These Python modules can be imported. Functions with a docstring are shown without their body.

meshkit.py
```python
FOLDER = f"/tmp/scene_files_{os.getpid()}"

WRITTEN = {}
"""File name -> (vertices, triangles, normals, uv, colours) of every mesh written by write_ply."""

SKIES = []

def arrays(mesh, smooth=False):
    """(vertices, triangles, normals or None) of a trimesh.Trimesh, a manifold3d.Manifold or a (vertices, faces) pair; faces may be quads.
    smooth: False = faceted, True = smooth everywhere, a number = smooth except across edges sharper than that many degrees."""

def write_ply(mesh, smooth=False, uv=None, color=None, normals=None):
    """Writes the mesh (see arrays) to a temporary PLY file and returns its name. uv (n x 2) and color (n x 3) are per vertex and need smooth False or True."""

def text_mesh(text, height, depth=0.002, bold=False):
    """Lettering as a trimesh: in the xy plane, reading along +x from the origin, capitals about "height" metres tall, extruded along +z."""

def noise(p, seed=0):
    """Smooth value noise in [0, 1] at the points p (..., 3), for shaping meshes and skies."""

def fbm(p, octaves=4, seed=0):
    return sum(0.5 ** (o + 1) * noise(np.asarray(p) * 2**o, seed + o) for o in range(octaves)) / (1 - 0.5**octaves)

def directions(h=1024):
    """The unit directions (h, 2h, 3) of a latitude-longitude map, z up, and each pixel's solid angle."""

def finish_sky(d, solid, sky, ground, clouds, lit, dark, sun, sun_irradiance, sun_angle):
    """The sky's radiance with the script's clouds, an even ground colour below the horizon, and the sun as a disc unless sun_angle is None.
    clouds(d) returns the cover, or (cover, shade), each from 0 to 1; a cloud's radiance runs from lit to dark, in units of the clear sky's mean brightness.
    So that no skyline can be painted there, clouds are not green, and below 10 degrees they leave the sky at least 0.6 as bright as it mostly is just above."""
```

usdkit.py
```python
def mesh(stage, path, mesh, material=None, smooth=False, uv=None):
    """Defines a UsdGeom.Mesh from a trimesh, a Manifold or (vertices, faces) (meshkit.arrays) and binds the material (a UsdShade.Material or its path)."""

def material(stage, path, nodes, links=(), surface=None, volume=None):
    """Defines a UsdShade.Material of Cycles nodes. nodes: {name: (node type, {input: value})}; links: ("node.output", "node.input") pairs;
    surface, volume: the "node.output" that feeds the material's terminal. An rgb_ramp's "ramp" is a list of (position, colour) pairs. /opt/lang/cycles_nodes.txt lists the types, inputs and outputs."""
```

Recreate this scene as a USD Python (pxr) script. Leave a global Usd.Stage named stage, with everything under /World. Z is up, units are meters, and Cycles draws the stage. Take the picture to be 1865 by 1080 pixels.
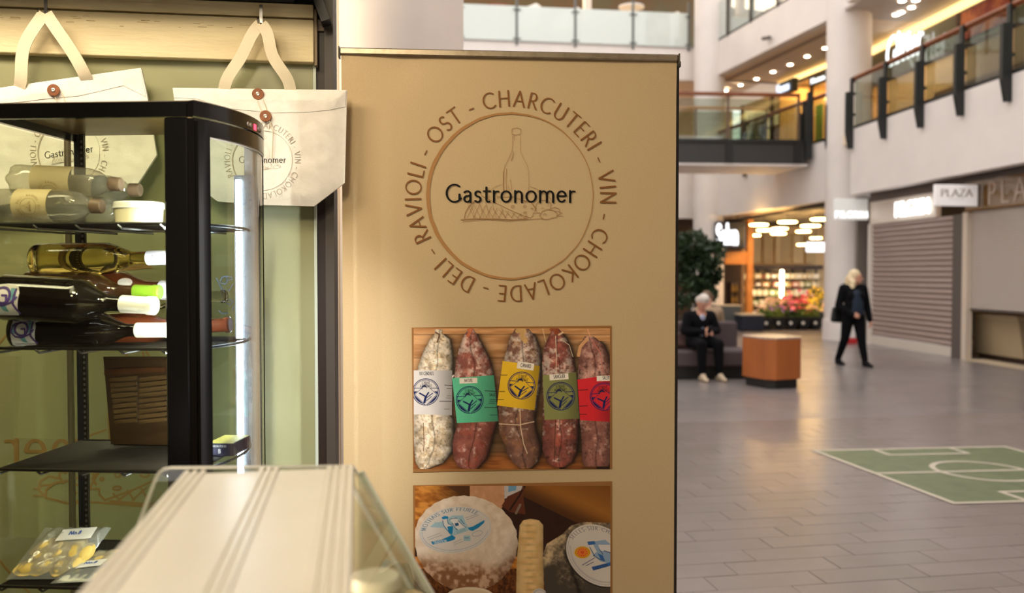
import math, random
import numpy as np, trimesh, shapely
import manifold3d as m3
from shapely.geometry import Polygon, MultiPoint, LineString, Point, box as sbox
from shapely.ops import unary_union
from shapely import affinity
import usdkit, meshkit
from pxr import Usd, UsdGeom, UsdLux, UsdShade, Gf, Sdf, Vt

stage = Usd.Stage.CreateInMemory()
UsdGeom.SetStageUpAxis(stage, UsdGeom.Tokens.z)
UsdGeom.SetStageMetersPerUnit(stage, 1.0)
UsdGeom.Xform.Define(stage, '/World')
rng = np.random.default_rng(7); random.seed(7)

# ------------------------------------------------------------------ camera
FPX = 1600.0; CAMZ = 1.63
YAW = math.atan(136 / FPX); PITCH = math.atan(44 / FPX)
cam = UsdGeom.Camera.Define(stage, '/World/camera')
cam.AddTranslateOp().Set(Gf.Vec3d(0, 0, CAMZ))
cam.AddRotateZOp().Set(-math.degrees(YAW))
cam.AddRotateXOp().Set(90 - math.degrees(PITCH))
cam.CreateHorizontalApertureAttr(36.0); cam.CreateVerticalApertureAttr(36.0 * 1080 / 1865)
cam.CreateFocalLengthAttr(36.0 * FPX / 1865)
cam.CreateFStopAttr(2.9); cam.CreateFocusDistanceAttr(2.2)
cam.CreateClippingRangeAttr(Gf.Vec2f(0.05, 200))
cam.CreateExposureAttr(0.2)

# ------------------------------------------------------------------ light
def lin(c):
    c = np.asarray(c, float) / 255.0
    return tuple(np.where(c <= 0.04045, c / 12.92, ((c + 0.055) / 1.055) ** 2.4))
dome = UsdLux.DomeLight.Define(stage, '/World/sky_light')
dome.CreateIntensityAttr(0.62); dome.CreateColorAttr(Gf.Vec3f(1.0, 0.955, 0.925))
def rect_light(name, loc, size, power, color, rot=(0, 0, 0)):
    l = UsdLux.RectLight.Define(stage, '/World/' + name)
    l.AddTranslateOp().Set(Gf.Vec3d(*loc)); l.AddRotateXYZOp().Set(Gf.Vec3f(*rot))
    l.CreateWidthAttr(size[0]); l.CreateHeightAttr(size[1]); l.CreateIntensityAttr(power); l.CreateColorAttr(Gf.Vec3f(*color))
    return l
def aimed_light(name, loc, d, size, power, color):
    """A rectangular lamp that shines along d; size[0] is its level side."""
    d = np.asarray(d, float); d = d / np.linalg.norm(d); x = np.cross(d, (0, 0, 1.0)); x /= np.linalg.norm(x); y = np.cross(-d, x)
    l = UsdLux.RectLight.Define(stage, '/World/' + name)
    l.AddTransformOp().Set(Gf.Matrix4d(*[float(v) for r in ([*x, 0], [*y, 0], [*(-d), 0], [*loc, 1]) for v in r]))
    l.CreateWidthAttr(size[0]); l.CreateHeightAttr(size[1]); l.CreateIntensityAttr(power); l.CreateColorAttr(Gf.Vec3f(*color))
# the deli's own spot lamps
aimed_light('deli_spot_banner', (-0.55, 0.3, 3.1), (0.45, 2.1, -1.5), (0.4, 0.3), 44, (1.0, 0.82, 0.56))
sl = UsdLux.SphereLight.Define(stage, '/World/deli_spot_low'); _p, _d = np.array([-0.15, 0.25, 2.9]), np.array([-0.40, 2.42, 1.20]); _d = (_d - _p) / np.linalg.norm(_d - _p); _x = np.cross(_d, (0, 0, 1.0)); _x /= np.linalg.norm(_x); _y = np.cross(-_d, _x)
sl.AddTransformOp().Set(Gf.Matrix4d(*[float(v) for r in ([*_x, 0], [*_y, 0], [*(-_d), 0], [*_p, 1]) for v in r]))
sl.CreateRadiusAttr(0.05); sl.CreateIntensityAttr(3500); sl.CreateColorAttr(Gf.Vec3f(1.0, 0.97, 0.92)); _s = UsdLux.ShapingAPI.Apply(sl.GetPrim()); _s.CreateShapingConeAngleAttr(11.0); _s.CreateShapingConeSoftnessAttr(1.0)
# lamps in the ceiling of the deli
rect_light('deli_lamp_wall', (-1.25, 1.5, 2.75), (0.9, 0.3), 19, (1.0, 0.85, 0.63), (38, 0, 0))
rect_light('deli_lamp_counter', (-0.9, 0.7, 3.1), (0.5, 1.2), 4.2, (1.0, 0.86, 0.68))
rect_light('deli_lamp_side', (-1.6, 4.0, 2.9), (0.8, 0.8), 12, (1.0, 0.83, 0.52), (0, -55, 0))
rect_light('deli_spot_fridge', (-0.75, -0.6, 2.9), (0.3, 0.3), 24, (1.0, 0.86, 0.64), (62, 0, 8))
# lit ceiling panels inside the shops of the upper galleries and the cafe (the hanging lamps and light strips are built with their shops)
rect_light('gallery_lamp_far', (12.3, 25.0, 7.7), (0.8, 6.0), 20, (1.0, 0.72, 0.40), (0, 0, 7.3))
rect_light('gallery_lamp_near', (12.7, 15.5, 7.7), (0.8, 9.0), 4, (1.0, 0.92, 0.86))
rect_light('cafe_lamp', (3.0, 32.0, 12.2), (8.0, 3.0), 6, (1.0, 0.82, 0.58))

# ------------------------------------------------------------------ camera rays (to read positions off the photograph, then stand things at their own distance)
FW = np.array([math.sin(YAW) * math.cos(PITCH), math.cos(YAW) * math.cos(PITCH), -math.sin(PITCH)])
RT = np.array([math.cos(YAW), -math.sin(YAW), 0.0]); UP = np.cross(RT, FW); EYE = np.array([0, 0, CAMZ])
def ray(px, py): return FW + RT * (px - 932.5) / FPX + UP * (540 - py) / FPX
def onP(px, py, p, n):
    d = ray(px, py); return EYE + d * (np.dot(np.asarray(p, float) - EYE, n) / np.dot(d, n))
def onX(px, py, x): d = ray(px, py); return EYE + d * (x / d[0])
def onY(px, py, y): d = ray(px, py); return EYE + d * (y / d[1])
def onZ(px, py, z): d = ray(px, py); return EYE + d * ((z - CAMZ) / d[2])
def atD(px, py, D): return EYE + ray(px, py) * D
def proj(p):
    v = np.asarray(p, float) - EYE; z = v @ FW
    return 932.5 + FPX * (v @ RT) / z, 540 - FPX * (v @ UP) / z

# ------------------------------------------------------------------ materials
LOOKS = {}
def mat(name, col, rough=0.5, metal=0.0, spec=0.5, col2=None, scale=8.0, bump=0.0, bscale=None, emit=None, estr=0.0, coat=0.0, sheen=0.0, stretch=None, detail=3.0, sub=0.0, ramp=(0.35, 0.65)):
    if name in LOOKS: return LOOKS[name]
    nodes = {'p': ('principled_bsdf', {'base_color': lin(col), 'roughness': rough, 'metallic': metal, 'specular_ior_level': spec, 'coat_weight': coat, 'sheen_weight': sheen})}
    links = []
    if emit is not None:
        nodes['p'][1]['emission_color'] = lin(emit); nodes['p'][1]['emission_strength'] = estr
    if col2 is not None or bump:
        nodes['t'] = ('texture_coordinate', {})
        nodes['m'] = ('mapping', {'scale': stretch or (1, 1, 1)})
        links += [('t.object', 'm.vector')]
    if col2 is not None:
        nodes['n'] = ('noise_texture', {'scale': scale, 'detail': detail, 'roughness': 0.6})
        nodes['r'] = ('rgb_ramp', {'ramp': [(ramp[0], lin(col)), (ramp[1], lin(col2))]})
        links += [('m.vector', 'n.vector'), ('n.fac', 'r.fac'), ('r.color', 'p.base_color')]
    if bump:
        nodes['bn'] = ('noise_texture', {'scale': bscale or scale * 4, 'detail': 4.0})
        nodes['b'] = ('bump', {'strength': bump, 'distance': 0.01})
        links += [('m.vector', 'bn.vector'), ('bn.fac', 'b.height'), ('b.normal', 'p.normal')]
    LOOKS[name] = usdkit.material(stage, '/World/Looks/' + name, nodes, links, surface='p.BSDF')
    return LOOKS[name]
def emit(name, col, s):
    if name not in LOOKS:
        LOOKS[name] = usdkit.material(stage, '/World/Looks/' + name, {'e': ('emission', {'color': lin(col), 'strength': s})}, [], surface='e.emission')
    return LOOKS[name]
def pane(name, tint=(255, 255, 255), base=0.04, rough=0.0, top=0.9, haze=None, hazef=0.0):
    """Thin window glass: clear straight on, mirror-like at a grazing angle."""
    if name in LOOKS: return LOOKS[name]
    nodes = {'l': ('layer_weight', {'blend': 0.5}), 'pw': ('math', {'math_type': 'power', 'value2': 4.0}), 'ma': ('math', {'math_type': 'multiply_add', 'value2': top - base, 'value3': base}),
             't': ('transparent_bsdf', {'color': lin(tint)}), 'g': ('glossy_bsdf', {'color': (1, 1, 1), 'roughness': rough}), 'x': ('mix_closure', {})}
    links = [('l.facing', 'pw.value1'), ('pw.value', 'ma.value1'), ('ma.value', 'x.fac'), ('g.BSDF', 'x.closure2')]
    if haze is not None:
        nodes['d'] = ('diffuse_bsdf', {'color': lin(haze)}); nodes['h'] = ('mix_closure', {'fac': hazef})
        links += [('t.BSDF', 'h.closure1'), ('d.BSDF', 'h.closure2'), ('h.closure', 'x.closure1')]
    else:
        links += [('t.BSDF', 'x.closure1')]
    LOOKS[name] = usdkit.material(stage, '/World/Looks/' + name, nodes, links, surface='x.closure')
    return LOOKS[name]
def glass(name, col, rough=0.02, ior=1.45):
    if name not in LOOKS:
        LOOKS[name] = usdkit.material(stage, '/World/Looks/' + name, {'p': ('principled_bsdf', {'base_color': lin(col), 'roughness': rough, 'ior': ior, 'transmission_weight': 1.0})}, [], surface='p.BSDF')
    return LOOKS[name]

# ------------------------------------------------------------------ naming and placing
USED = {}
def numbered(path):
    k = USED.get(path, 0); USED[path] = k + 1
    return path if k == 0 else f'{path}_{k:03d}'
def tag(prim, label=None, cat=None, group=None, kind=None):
    for k, v in (('label', label), ('category', cat), ('group', group), ('kind', kind)):
        if v: prim.SetCustomDataByKey(k, v)
    return prim
class T:
    """A thing: an Xform at its base; parts are given in world coordinates unless local=True."""
    def __init__(s, name, label, cat, loc=(0, 0, 0), rz=0.0, group=None, kind=None):
        s.name = name; s.path = numbered('/World/' + name); x = UsdGeom.Xform.Define(stage, s.path); s.x = x
        x.AddTranslateOp().Set(Gf.Vec3d(*map(float, loc))); x.AddRotateZOp().Set(math.degrees(rz))
        s.prim = x.GetPrim(); tag(s.prim, label, cat, group, kind)
        s.loc = np.asarray(loc, float); c, n = math.cos(rz), math.sin(rz); s.R = np.array([[c, -n, 0], [n, c, 0], [0, 0, 1.0]])
    def add(s, name, mesh, m, parent=None, smooth=False, local=False, label=None, kind=None):
        v, f = vf(mesh)
        if not local: v = (v - s.loc) @ s.R
        path = numbered((parent or s.path) + '/' + name)
        p = usdkit.mesh(stage, path, trimesh.Trimesh(v, f, process=False), m, smooth=smooth)
        tag(p.GetPrim(), label, None, None, kind); return path
    def w(s, p): return s.loc + s.R @ np.asarray(p, float)
def dup(t, loc, rz=0.0, label=None, group=None):
    was = t.prim.GetCustomData()
    r = T(t.name, label or was['label'], was['category'], loc, rz, group or was.get('group'))
    r.prim.GetReferences().AddInternalReference(t.prim.GetPath()); r.prim.SetInstanceable(True)
    return r
def vf(mesh):
    if hasattr(mesh, 'to_mesh'):
        q = mesh.to_mesh(); return np.asarray(q.vert_properties[:, :3], float), np.asarray(q.tri_verts)
    if isinstance(mesh, tuple):
        v, f = np.asarray(mesh[0], float), np.asarray(mesh[1], int)
        if f.shape[1] == 4: f = np.vstack([f[:, [0, 1, 2]], f[:, [0, 2, 3]]])
        return v, f
    return np.asarray(mesh.vertices, float), np.asarray(mesh.faces)
def single(name, mesh, m, label, cat, smooth=False, group=None, kind=None):
    path = numbered('/World/' + name)
    p = usdkit.mesh(stage, path, trimesh.Trimesh(*vf(mesh), process=False), m, smooth=smooth)
    tag(p.GetPrim(), label, cat, group, kind); return path
def struct(name, mesh, m, label=None, smooth=False): return single(name, mesh, m, label, None, smooth=smooth, kind='structure')

# ------------------------------------------------------------------ shapes
def cat(*ms):
    ms = [x for m in ms for x in (m if isinstance(m, (list, tuple)) and not (isinstance(m, tuple) and len(m) == 2 and isinstance(m[0], np.ndarray)) else [m])]
    vs, fs, o = [], [], 0
    for m in ms:
        v, f = vf(m); vs.append(v); fs.append(f + o); o += len(v)
    return trimesh.Trimesh(np.vstack(vs), np.vstack(fs), process=False)
def obox(o, u, v, w, a, b, c, bev=0.0):
    """A box from a[0]..a[1] along u, b along v, c along w (unit vectors), from the point o; bev chamfers its edges."""
    o, u, v, w = (np.asarray(x, float) for x in (o, u, v, w)); pts = []
    if bev <= 0: pts = [(x, y, z) for x in a for y in b for z in c]
    else:
        for x in (0, 1):
            for y in (0, 1):
                for z in (0, 1):
                    s = [(1, -1)[x] * bev, (1, -1)[y] * bev, (1, -1)[z] * bev]; q = [a[x], b[y], c[z]]
                    for k in range(3):
                        pts.append(tuple(q[i] + (0 if i == k else s[i]) for i in range(3)))
    h = trimesh.convex.convex_hull(np.asarray(pts, float))
    return trimesh.Trimesh(o + h.vertices @ np.array([u, v, w]), h.faces if np.dot(np.cross(u, v), w) > 0 else h.faces[:, ::-1], process=False)
EX, EY, EZ = np.eye(3)
def bx(x0, x1, y0, y1, z0, z1, bev=0.0): return obox((0, 0, 0), EX, EY, EZ, sorted((x0, x1)), sorted((y0, y1)), sorted((z0, z1)), bev)
def frame_of(d):
    d = np.asarray(d, float); d = d / np.linalg.norm(d); a = np.cross(d, EZ if abs(d[2]) < 0.9 else EX); a /= np.linalg.norm(a)
    return d, a, np.cross(d, a)
def tube(pts, r, n=8, closed=False):
    p = np.asarray(pts, float); k = len(p); t = np.gradient(p, axis=0) if not closed else np.roll(p, -1, 0) - np.roll(p, 1, 0)
    t /= np.linalg.norm(t, axis=1, keepdims=True) + 1e-12
    a = np.cross(t[0], EZ if abs(t[0][2]) < 0.9 else EX); a /= np.linalg.norm(a); A = []
    for i in range(k):
        a = a - t[i] * (a @ t[i]); a /= np.linalg.norm(a); A.append(a)
    A = np.array(A); B = np.cross(t, A); an = np.arange(n) * 2 * np.pi / n; r = np.broadcast_to(r, (k,))
    v = (p[:, None] + r[:, None, None] * (np.cos(an)[None, :, None] * A[:, None] + np.sin(an)[None, :, None] * B[:, None])).reshape(-1, 3)
    f = []
    for i in range(k if closed else k - 1):
        for j in range(n):
            q, s = i * n, ((i + 1) % k) * n; f.append((q + j, q + (j + 1) % n, s + (j + 1) % n, s + j))
    F = [x for a4 in f for x in ((a4[0], a4[1], a4[2]), (a4[0], a4[2], a4[3]))]
    if not closed:
        v = np.vstack([v, p[:1], p[-1:]]); c0, c1 = k * n, k * n + 1
        F += [(c0, (j + 1) % n, j) for j in range(n)] + [(c1, (k - 1) * n + j, (k - 1) * n + (j + 1) % n) for j in range(n)]
    return trimesh.Trimesh(v, np.array(F), process=False)
def cyl(p0, p1, r, n=20): return tube([p0, p1], r, n)
def lathe(p0, d, prof, n=28, lobes=None):
    """prof: (t, r) along the axis d from p0. lobes(t): size of a five-lobed bulge."""
    d, a, b = frame_of(d); an = np.arange(n) * 2 * np.pi / n; rows = []
    for t, r in prof:
        rr = r * (1 + (lobes(t) * np.cos(5 * an) if lobes else 0 * an))
        rows.append(np.asarray(p0) + d * t + rr[:, None] * (np.cos(an)[:, None] * a + np.sin(an)[:, None] * b))
    v = np.vstack(rows); k = len(prof); F = []
    for i in range(k - 1):
        for j in range(n):
            q, s, j2 = i * n, (i + 1) * n, (j + 1) % n; F += [(q + j, q + j2, s + j2), (q + j, s + j2, s + j)]
    v = np.vstack([v, [np.asarray(p0) + d * prof[0][0]], [np.asarray(p0) + d * prof[-1][0]]]); c0, c1 = k * n, k * n + 1
    F += [(c0, (j + 1) % n, j) for j in range(n)] + [(c1, (k - 1) * n + j, (k - 1) * n + (j + 1) % n) for j in range(n)]
    m = trimesh.Trimesh(v, np.array(F), process=False)
    if m.volume < 0: m.invert()
    return m
def prism(poly, o, u, v, w, depth):
    """A shapely polygon in the plane (u, v) at o, thickened by depth along w."""
    out = []
    for g in getattr(poly, 'geoms', [poly]):
        if g.is_empty or g.area < 1e-12 or g.geom_type != 'Polygon': continue
        try: out.append(trimesh.creation.extrude_polygon(g, depth, engine='earcut'))
        except Exception: pass
    m = cat(*out); V = m.vertices
    P = np.asarray(o, float) + V[:, :1] * np.asarray(u, float) + V[:, 1:2] * np.asarray(v, float) + V[:, 2:3] * np.asarray(w, float)
    f = m.faces if np.dot(np.cross(u, v), w) > 0 else m.faces[:, ::-1]
    return trimesh.Trimesh(P, f, process=False)
def sheet(P, thick, nrm):
    """A thick sheet from a grid P (a, b, 3): front P, back P - thick * nrm, closed round its rim."""
    a, b = P.shape[:2]; n = a * b; v = np.vstack([P.reshape(-1, 3), (P - thick * np.asarray(nrm)).reshape(-1, 3)]); F = []
    idx = np.arange(n).reshape(a, b)
    q = np.stack([idx[:-1, :-1], idx[1:, :-1], idx[1:, 1:], idx[:-1, 1:]], -1).reshape(-1, 4); F += [q, q[:, ::-1] + n]
    rim = np.concatenate([idx[0, :], idx[1:, -1], idx[-1, -2::-1], idx[-2:0:-1, 0]]); r2 = np.roll(rim, -1)
    F.append(np.stack([rim, r2, r2 + n, rim + n], -1))
    m = trimesh.Trimesh(*vf((v, np.vstack(F))), process=False)
    if m.volume < 0: m.invert()
    return m
def strap(pts, nrm, width, thick):
    """A flat band along pts, its broad side towards nrm."""
    p = np.asarray(pts, float); t = np.gradient(p, axis=0); t /= np.linalg.norm(t, axis=1, keepdims=True)
    s = np.cross(t, nrm); s /= np.linalg.norm(s, axis=1, keepdims=True); P = np.stack([p - s * width / 2, p + s * width / 2], 1)
    return sheet(P, thick, nrm)
def curve(pts, n=24):
    from scipy.interpolate import CubicSpline
    p = np.asarray(pts, float); t = np.concatenate([[0], np.cumsum(np.linalg.norm(np.diff(p, axis=0), axis=1))])
    return CubicSpline(t, p)(np.linspace(0, t[-1], n))

# ------------------------------------------------------------------ lettering drawn with a broad pen
def ln(*c): return [tuple(c[i:i + 2]) for i in range(0, len(c), 2)]
def el(cx, cy, rx, ry, a0, a1, n=16): return [(cx + rx * math.cos(math.radians(a)), cy + ry * math.sin(math.radians(a))) for a in np.linspace(a0, a1, n)]
GL = {
 'A': (.74, [ln(.05, .02, .37, .97), ln(.37, .97, .69, .02), ln(.17, .35, .57, .35)]),
 'B': (.60, [ln(.1, .03, .1, .97), ln(.1, .97, .26, .97) + el(.26, .75, .2, .22, 90, -90) + ln(.1, .53), ln(.26, .53) + el(.27, .28, .24, .25, 90, -90) + ln(.1, .03)]),
 'C': (.76, [el(.46, .5, .41, .47, 50, 310, 24)]),
 'D': (.78, [ln(.1, .03, .1, .97), ln(.1, .97, .3, .97) + el(.3, .5, .4, .47, 90, -90, 20) + ln(.1, .03)]),
 'E': (.54, [ln(.1, .03, .1, .97), ln(.1, .97, .47, .97), ln(.1, .52, .43, .52), ln(.1, .03, .49, .03)]),
 'F': (.50, [ln(.1, .02, .1, .97), ln(.1, .97, .46, .97), ln(.1, .52, .42, .52)]),
 'G': (.84, [el(.47, .5, .42, .47, 52, 325, 24) + ln(.74, .13, .74, .44)]),
 'H': (.76, [ln(.1, .02, .1, .98), ln(.66, .02, .66, .98), ln(.1, .52, .66, .52)]),
 'I': (.20, [ln(.1, .02, .1, .98)]), 'J': (.3, [ln(.15, .98, .15, .1, .03, -.1)]),
 'K': (.64, [ln(.1, .02, .1, .98), ln(.55, .98, .13, .5), ln(.2, .57, .6, .02)]),
 'L': (.50, [ln(.1, .98, .1, .03), ln(.1, .03, .47, .03)]),
 'M': (.90, [ln(.08, .02, .16, .98), ln(.16, .98, .45, .1), ln(.45, .1, .74, .98), ln(.74, .98, .82, .02)]),
 'N': (.78, [ln(.1, .02, .1, .98), ln(.1, .98, .67, .03), ln(.67, .03, .67, .98)]),
 'O': (.92, [el(.46, .5, .41, .47, 0, 360, 32)]),
 'P': (.56, [ln(.1, .02, .1, .97), ln(.1, .97, .26, .97) + el(.26, .73, .22, .24, 90, -90) + ln(.1, .49)]),
 'Q': (.92, [el(.46, .5, .41, .47, 0, 360, 32), ln(.5, .2, .86, -.1)]),
 'R': (.62, [ln(.1, .02, .1, .97), ln(.1, .97, .26, .97) + el(.26, .73, .21, .24, 90, -90) + ln(.1, .49), ln(.27, .49, .58, .02)]),
 'S': (.52, [el(.28, .74, .19, .23, 35, 260, 14) + el(.26, .27, .2, .24, 80, -145, 14)]),
 'T': (.62, [ln(.31, .02, .31, .97), ln(.02, .97, .6, .97)]),
 'U': (.76, [ln(.1, .98, .1, .33) + el(.38, .33, .28, .3, 180, 360, 14) + ln(.66, .98)]),
 'V': (.72, [ln(.04, .98, .36, .03), ln(.36, .03, .68, .98)]),
 'X': (.64, [ln(.06, .98, .58, .02), ln(.58, .98, .06, .02)]),
 'Z': (.62, [ln(.08, .97, .55, .97), ln(.55, .97, .06, .03), ln(.06, .03, .57, .03)]),
 'a': (.52, [el(.24, .46, .17, .16, 150, 0, 12) + ln(.41, .02), ln(.41, .37, .3, .36) + el(.24, .19, .16, .16, 80, 330, 16) + ln(.41, .16)]),
 'e': (.56, [ln(.07, .34, .48, .34) + el(.28, .32, .22, .29, 5, 318, 22)]),
 'i': (.2, [ln(.1, .02, .1, .62), ln(.1, .84, .1, .86)]), 'l': (.2, [ln(.1, .02, .1, 1.0)]),
 'm': (.9, [ln(.1, .0, .1, .63), el(.28, .38, .18, .23, 180, 0, 12) + ln(.46, .0), el(.63, .38, .17, .23, 180, 0, 12) + ln(.8, .0)]),
 'n': (.57, [ln(.1, .0, .1, .63), el(.28, .38, .18, .23, 180, 0, 12) + ln(.46, .0)]),
 'o': (.62, [el(.31, .32, .25, .29, 0, 360, 26)]),
 'r': (.37, [ln(.1, .0, .1, .63), el(.28, .4, .18, .2, 180, 70, 8)]),
 's': (.43, [el(.22, .47, .14, .14, 40, 255, 10) + el(.21, .17, .15, .15, 75, -145, 10)]),
 't': (.4, [ln(.17, .82, .17, .15) + el(.28, .14, .11, .11, 180, 300, 8), ln(.03, .61, .37, .61)]),
 '-': (.36, [ln(.06, .36, .30, .36)]), ' ': (.3, []), '.': (.2, [ln(.1, .04, .1, .05)]), '1': (.4, [ln(.08, .8, .2, .97, .2, .02)]), '2': (.5, [el(.23, .74, .17, .22, 160, -30, 12) + ln(.06, .03, .45, .03)]), '/': (.4, [ln(.02, -.05, .36, 1.0)]), '8': (.5, [el(.24, .73, .16, .23, 0, 360), el(.24, .26, .2, .24, 0, 360)]),
}
PEN = {}
def pen(path, a, b):
    e = np.array([(a * math.cos(t), b * math.sin(t)) for t in np.arange(12) * math.pi / 6]); out = []
    for p, q in zip(path[:-1], path[1:]): out.append(MultiPoint(np.vstack([e + p, e + q])).convex_hull)
    return unary_union(out)
def glyph(ch, a=.056, b=.036):
    k = (ch, a, b)
    if k not in PEN:
        PEN[k] = unary_union([pen(p, a, b) for p in GL[ch][1]]) if GL[ch][1] else Polygon()
    return PEN[k]
def text(s, h, track=.09, a=.056, b=.036, squeeze=1.0):
    """Lettering as one shapely shape, base line on y = 0, capitals h tall, centred on x = 0."""
    x, out = 0.0, []
    for ch in s:
        out.append(affinity.translate(glyph(ch, a, b), x)); x += GL[ch][0] + track
    g = affinity.translate(unary_union(out), -(x - track) / 2)
    return affinity.scale(g, h * squeeze, h, origin=(0, 0))
def ring_text(s, r, h, start, sweep=360.0, a=.056, b=.036):
    adv = [GL[c][0] for c in s]; tr = (math.radians(sweep) * r / h - sum(adv)) / len(s); x, out = 0.0, []
    for c, w in zip(s, adv):
        th = math.radians(start) + (x + w / 2 + tr / 2) * h / r
        g = affinity.scale(affinity.translate(glyph(c, a, b), -w / 2), h, h, origin=(0, 0))
        out.append(affinity.translate(affinity.rotate(g, -math.degrees(th), origin=(0, 0)), r * math.sin(th), r * math.cos(th))); x += w + tr
    return unary_union(out)

# the emblem of the deli, in units of its ring's radius, y up: ring lettering, brush ring, pen sketch, word
RING = 'CHARCUTERI - VIN - CHOKOLADE - DELI - RAVIOLI - OST - '
LOGO_TEXT = ring_text(RING, 163 / 150, 29.5 / 150, -17.5)
_th = np.linspace(0, 2 * np.pi, 240); _w = []
for t in _th:          # thick on the left, thin on the right, fading out at lower right
    left = 0.5 - 0.5 * math.sin(t); w = 1.2 + 5.6 * left ** 1.2
    _w.append(w + 1.4 * (meshkit.noise(np.array([[t * 14, 3.1, 0.5]]))[0] - .5) * (0.4 + left))
_w = np.array(_w); _ro = (150 + _w * .5 + 1.2 * meshkit.noise(np.stack([_th * 9, _th * 0 + 7, _th * 0], 1))) / 150; _ri = _ro - np.maximum(_w, .7) / 150
_po = np.stack([_ro * np.sin(_th), _ro * np.cos(_th)], 1); _pi = np.stack([_ri * np.sin(_th), _ri * np.cos(_th)], 1)
LOGO_RING = Polygon(_po[:-1], [_pi[:-1]]).buffer(0)
def zc(*c): return [((830 + c[i] * .1852 - 930) / 150, (357 - (220 + c[i + 1] * .1852)) / 150) for i in range(0, len(c), 2)]
SK = [(2.6, zc(552, 82, 552, 130, 575, 137, 610, 135, 640, 128, 640, 82, 600, 68, 560, 76, 552, 90)), (2.2, zc(560, 135, 560, 240, 552, 300, 530, 350, 485, 440, 466, 510, 464, 600, 468, 690)), (4.5, zc(470, 500, 468, 600, 470, 690)),
      (2, zc(575, 137, 578, 190)), (3.5, zc(568, 305, 560, 350, 545, 392)), (1.6, zc(632, 140, 634, 300, 660, 360, 700, 430, 716, 500, 720, 600, 714, 690)), (3, zc(500, 470, 494, 560, 500, 690)), (2, zc(535, 575, 545, 640, 545, 690)), (2, zc(515, 640, 525, 690)),
      (1.6, zc(452, 625, 400, 640, 360, 665, 342, 700)), (1.8, zc(730, 645, 790, 665, 830, 690)), (2.4, zc(800, 690, 880, 720, 930, 760, 945, 800)),
      (5, zc(190, 780, 130, 840, 95, 900, 85, 955)), (5.5, zc(50, 972, 200, 962, 400, 965, 560, 972, 710, 960)), (3, zc(70, 990, 300, 968, 520, 985, 700, 972, 860, 958)),
      (2.6, zc(260, 740, 340, 780, 480, 850, 600, 905, 735, 955)), (2, zc(230, 700, 260, 740)), (2.6, zc(735, 955, 760, 930, 760, 905, 830, 905)), (2.6, zc(420, 750, 560, 745, 660, 780, 740, 800, 780, 860, 800, 900)),
      (4, zc(740, 800, 790, 860, 775, 885)), (3, zc(780, 870, 790, 820, 830, 780, 890, 780, 935, 810, 935, 850, 920, 880)), (3.4, zc(825, 930, 850, 890, 900, 870, 960, 880, 995, 910, 995, 945, 950, 955, 900, 970, 850, 965, 825, 930)), (3, zc(930, 860, 980, 850, 1020, 870, 1028, 910, 1000, 935)), (2.2, zc(970, 885, 1010, 890, 1025, 900)), (2.4, zc(790, 905, 830, 905)), (2.2, zc(1000, 935, 1050, 935)), (2.2, zc(1020, 905, 1048, 905)),
      (2.2, zc(860, 925, 875, 910, 890, 920, 880, 930)), (2, zc(840, 865, 850, 852, 866, 862)), (2, zc(905, 835, 925, 830)), (2, zc(820, 815, 835, 810))]
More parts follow.
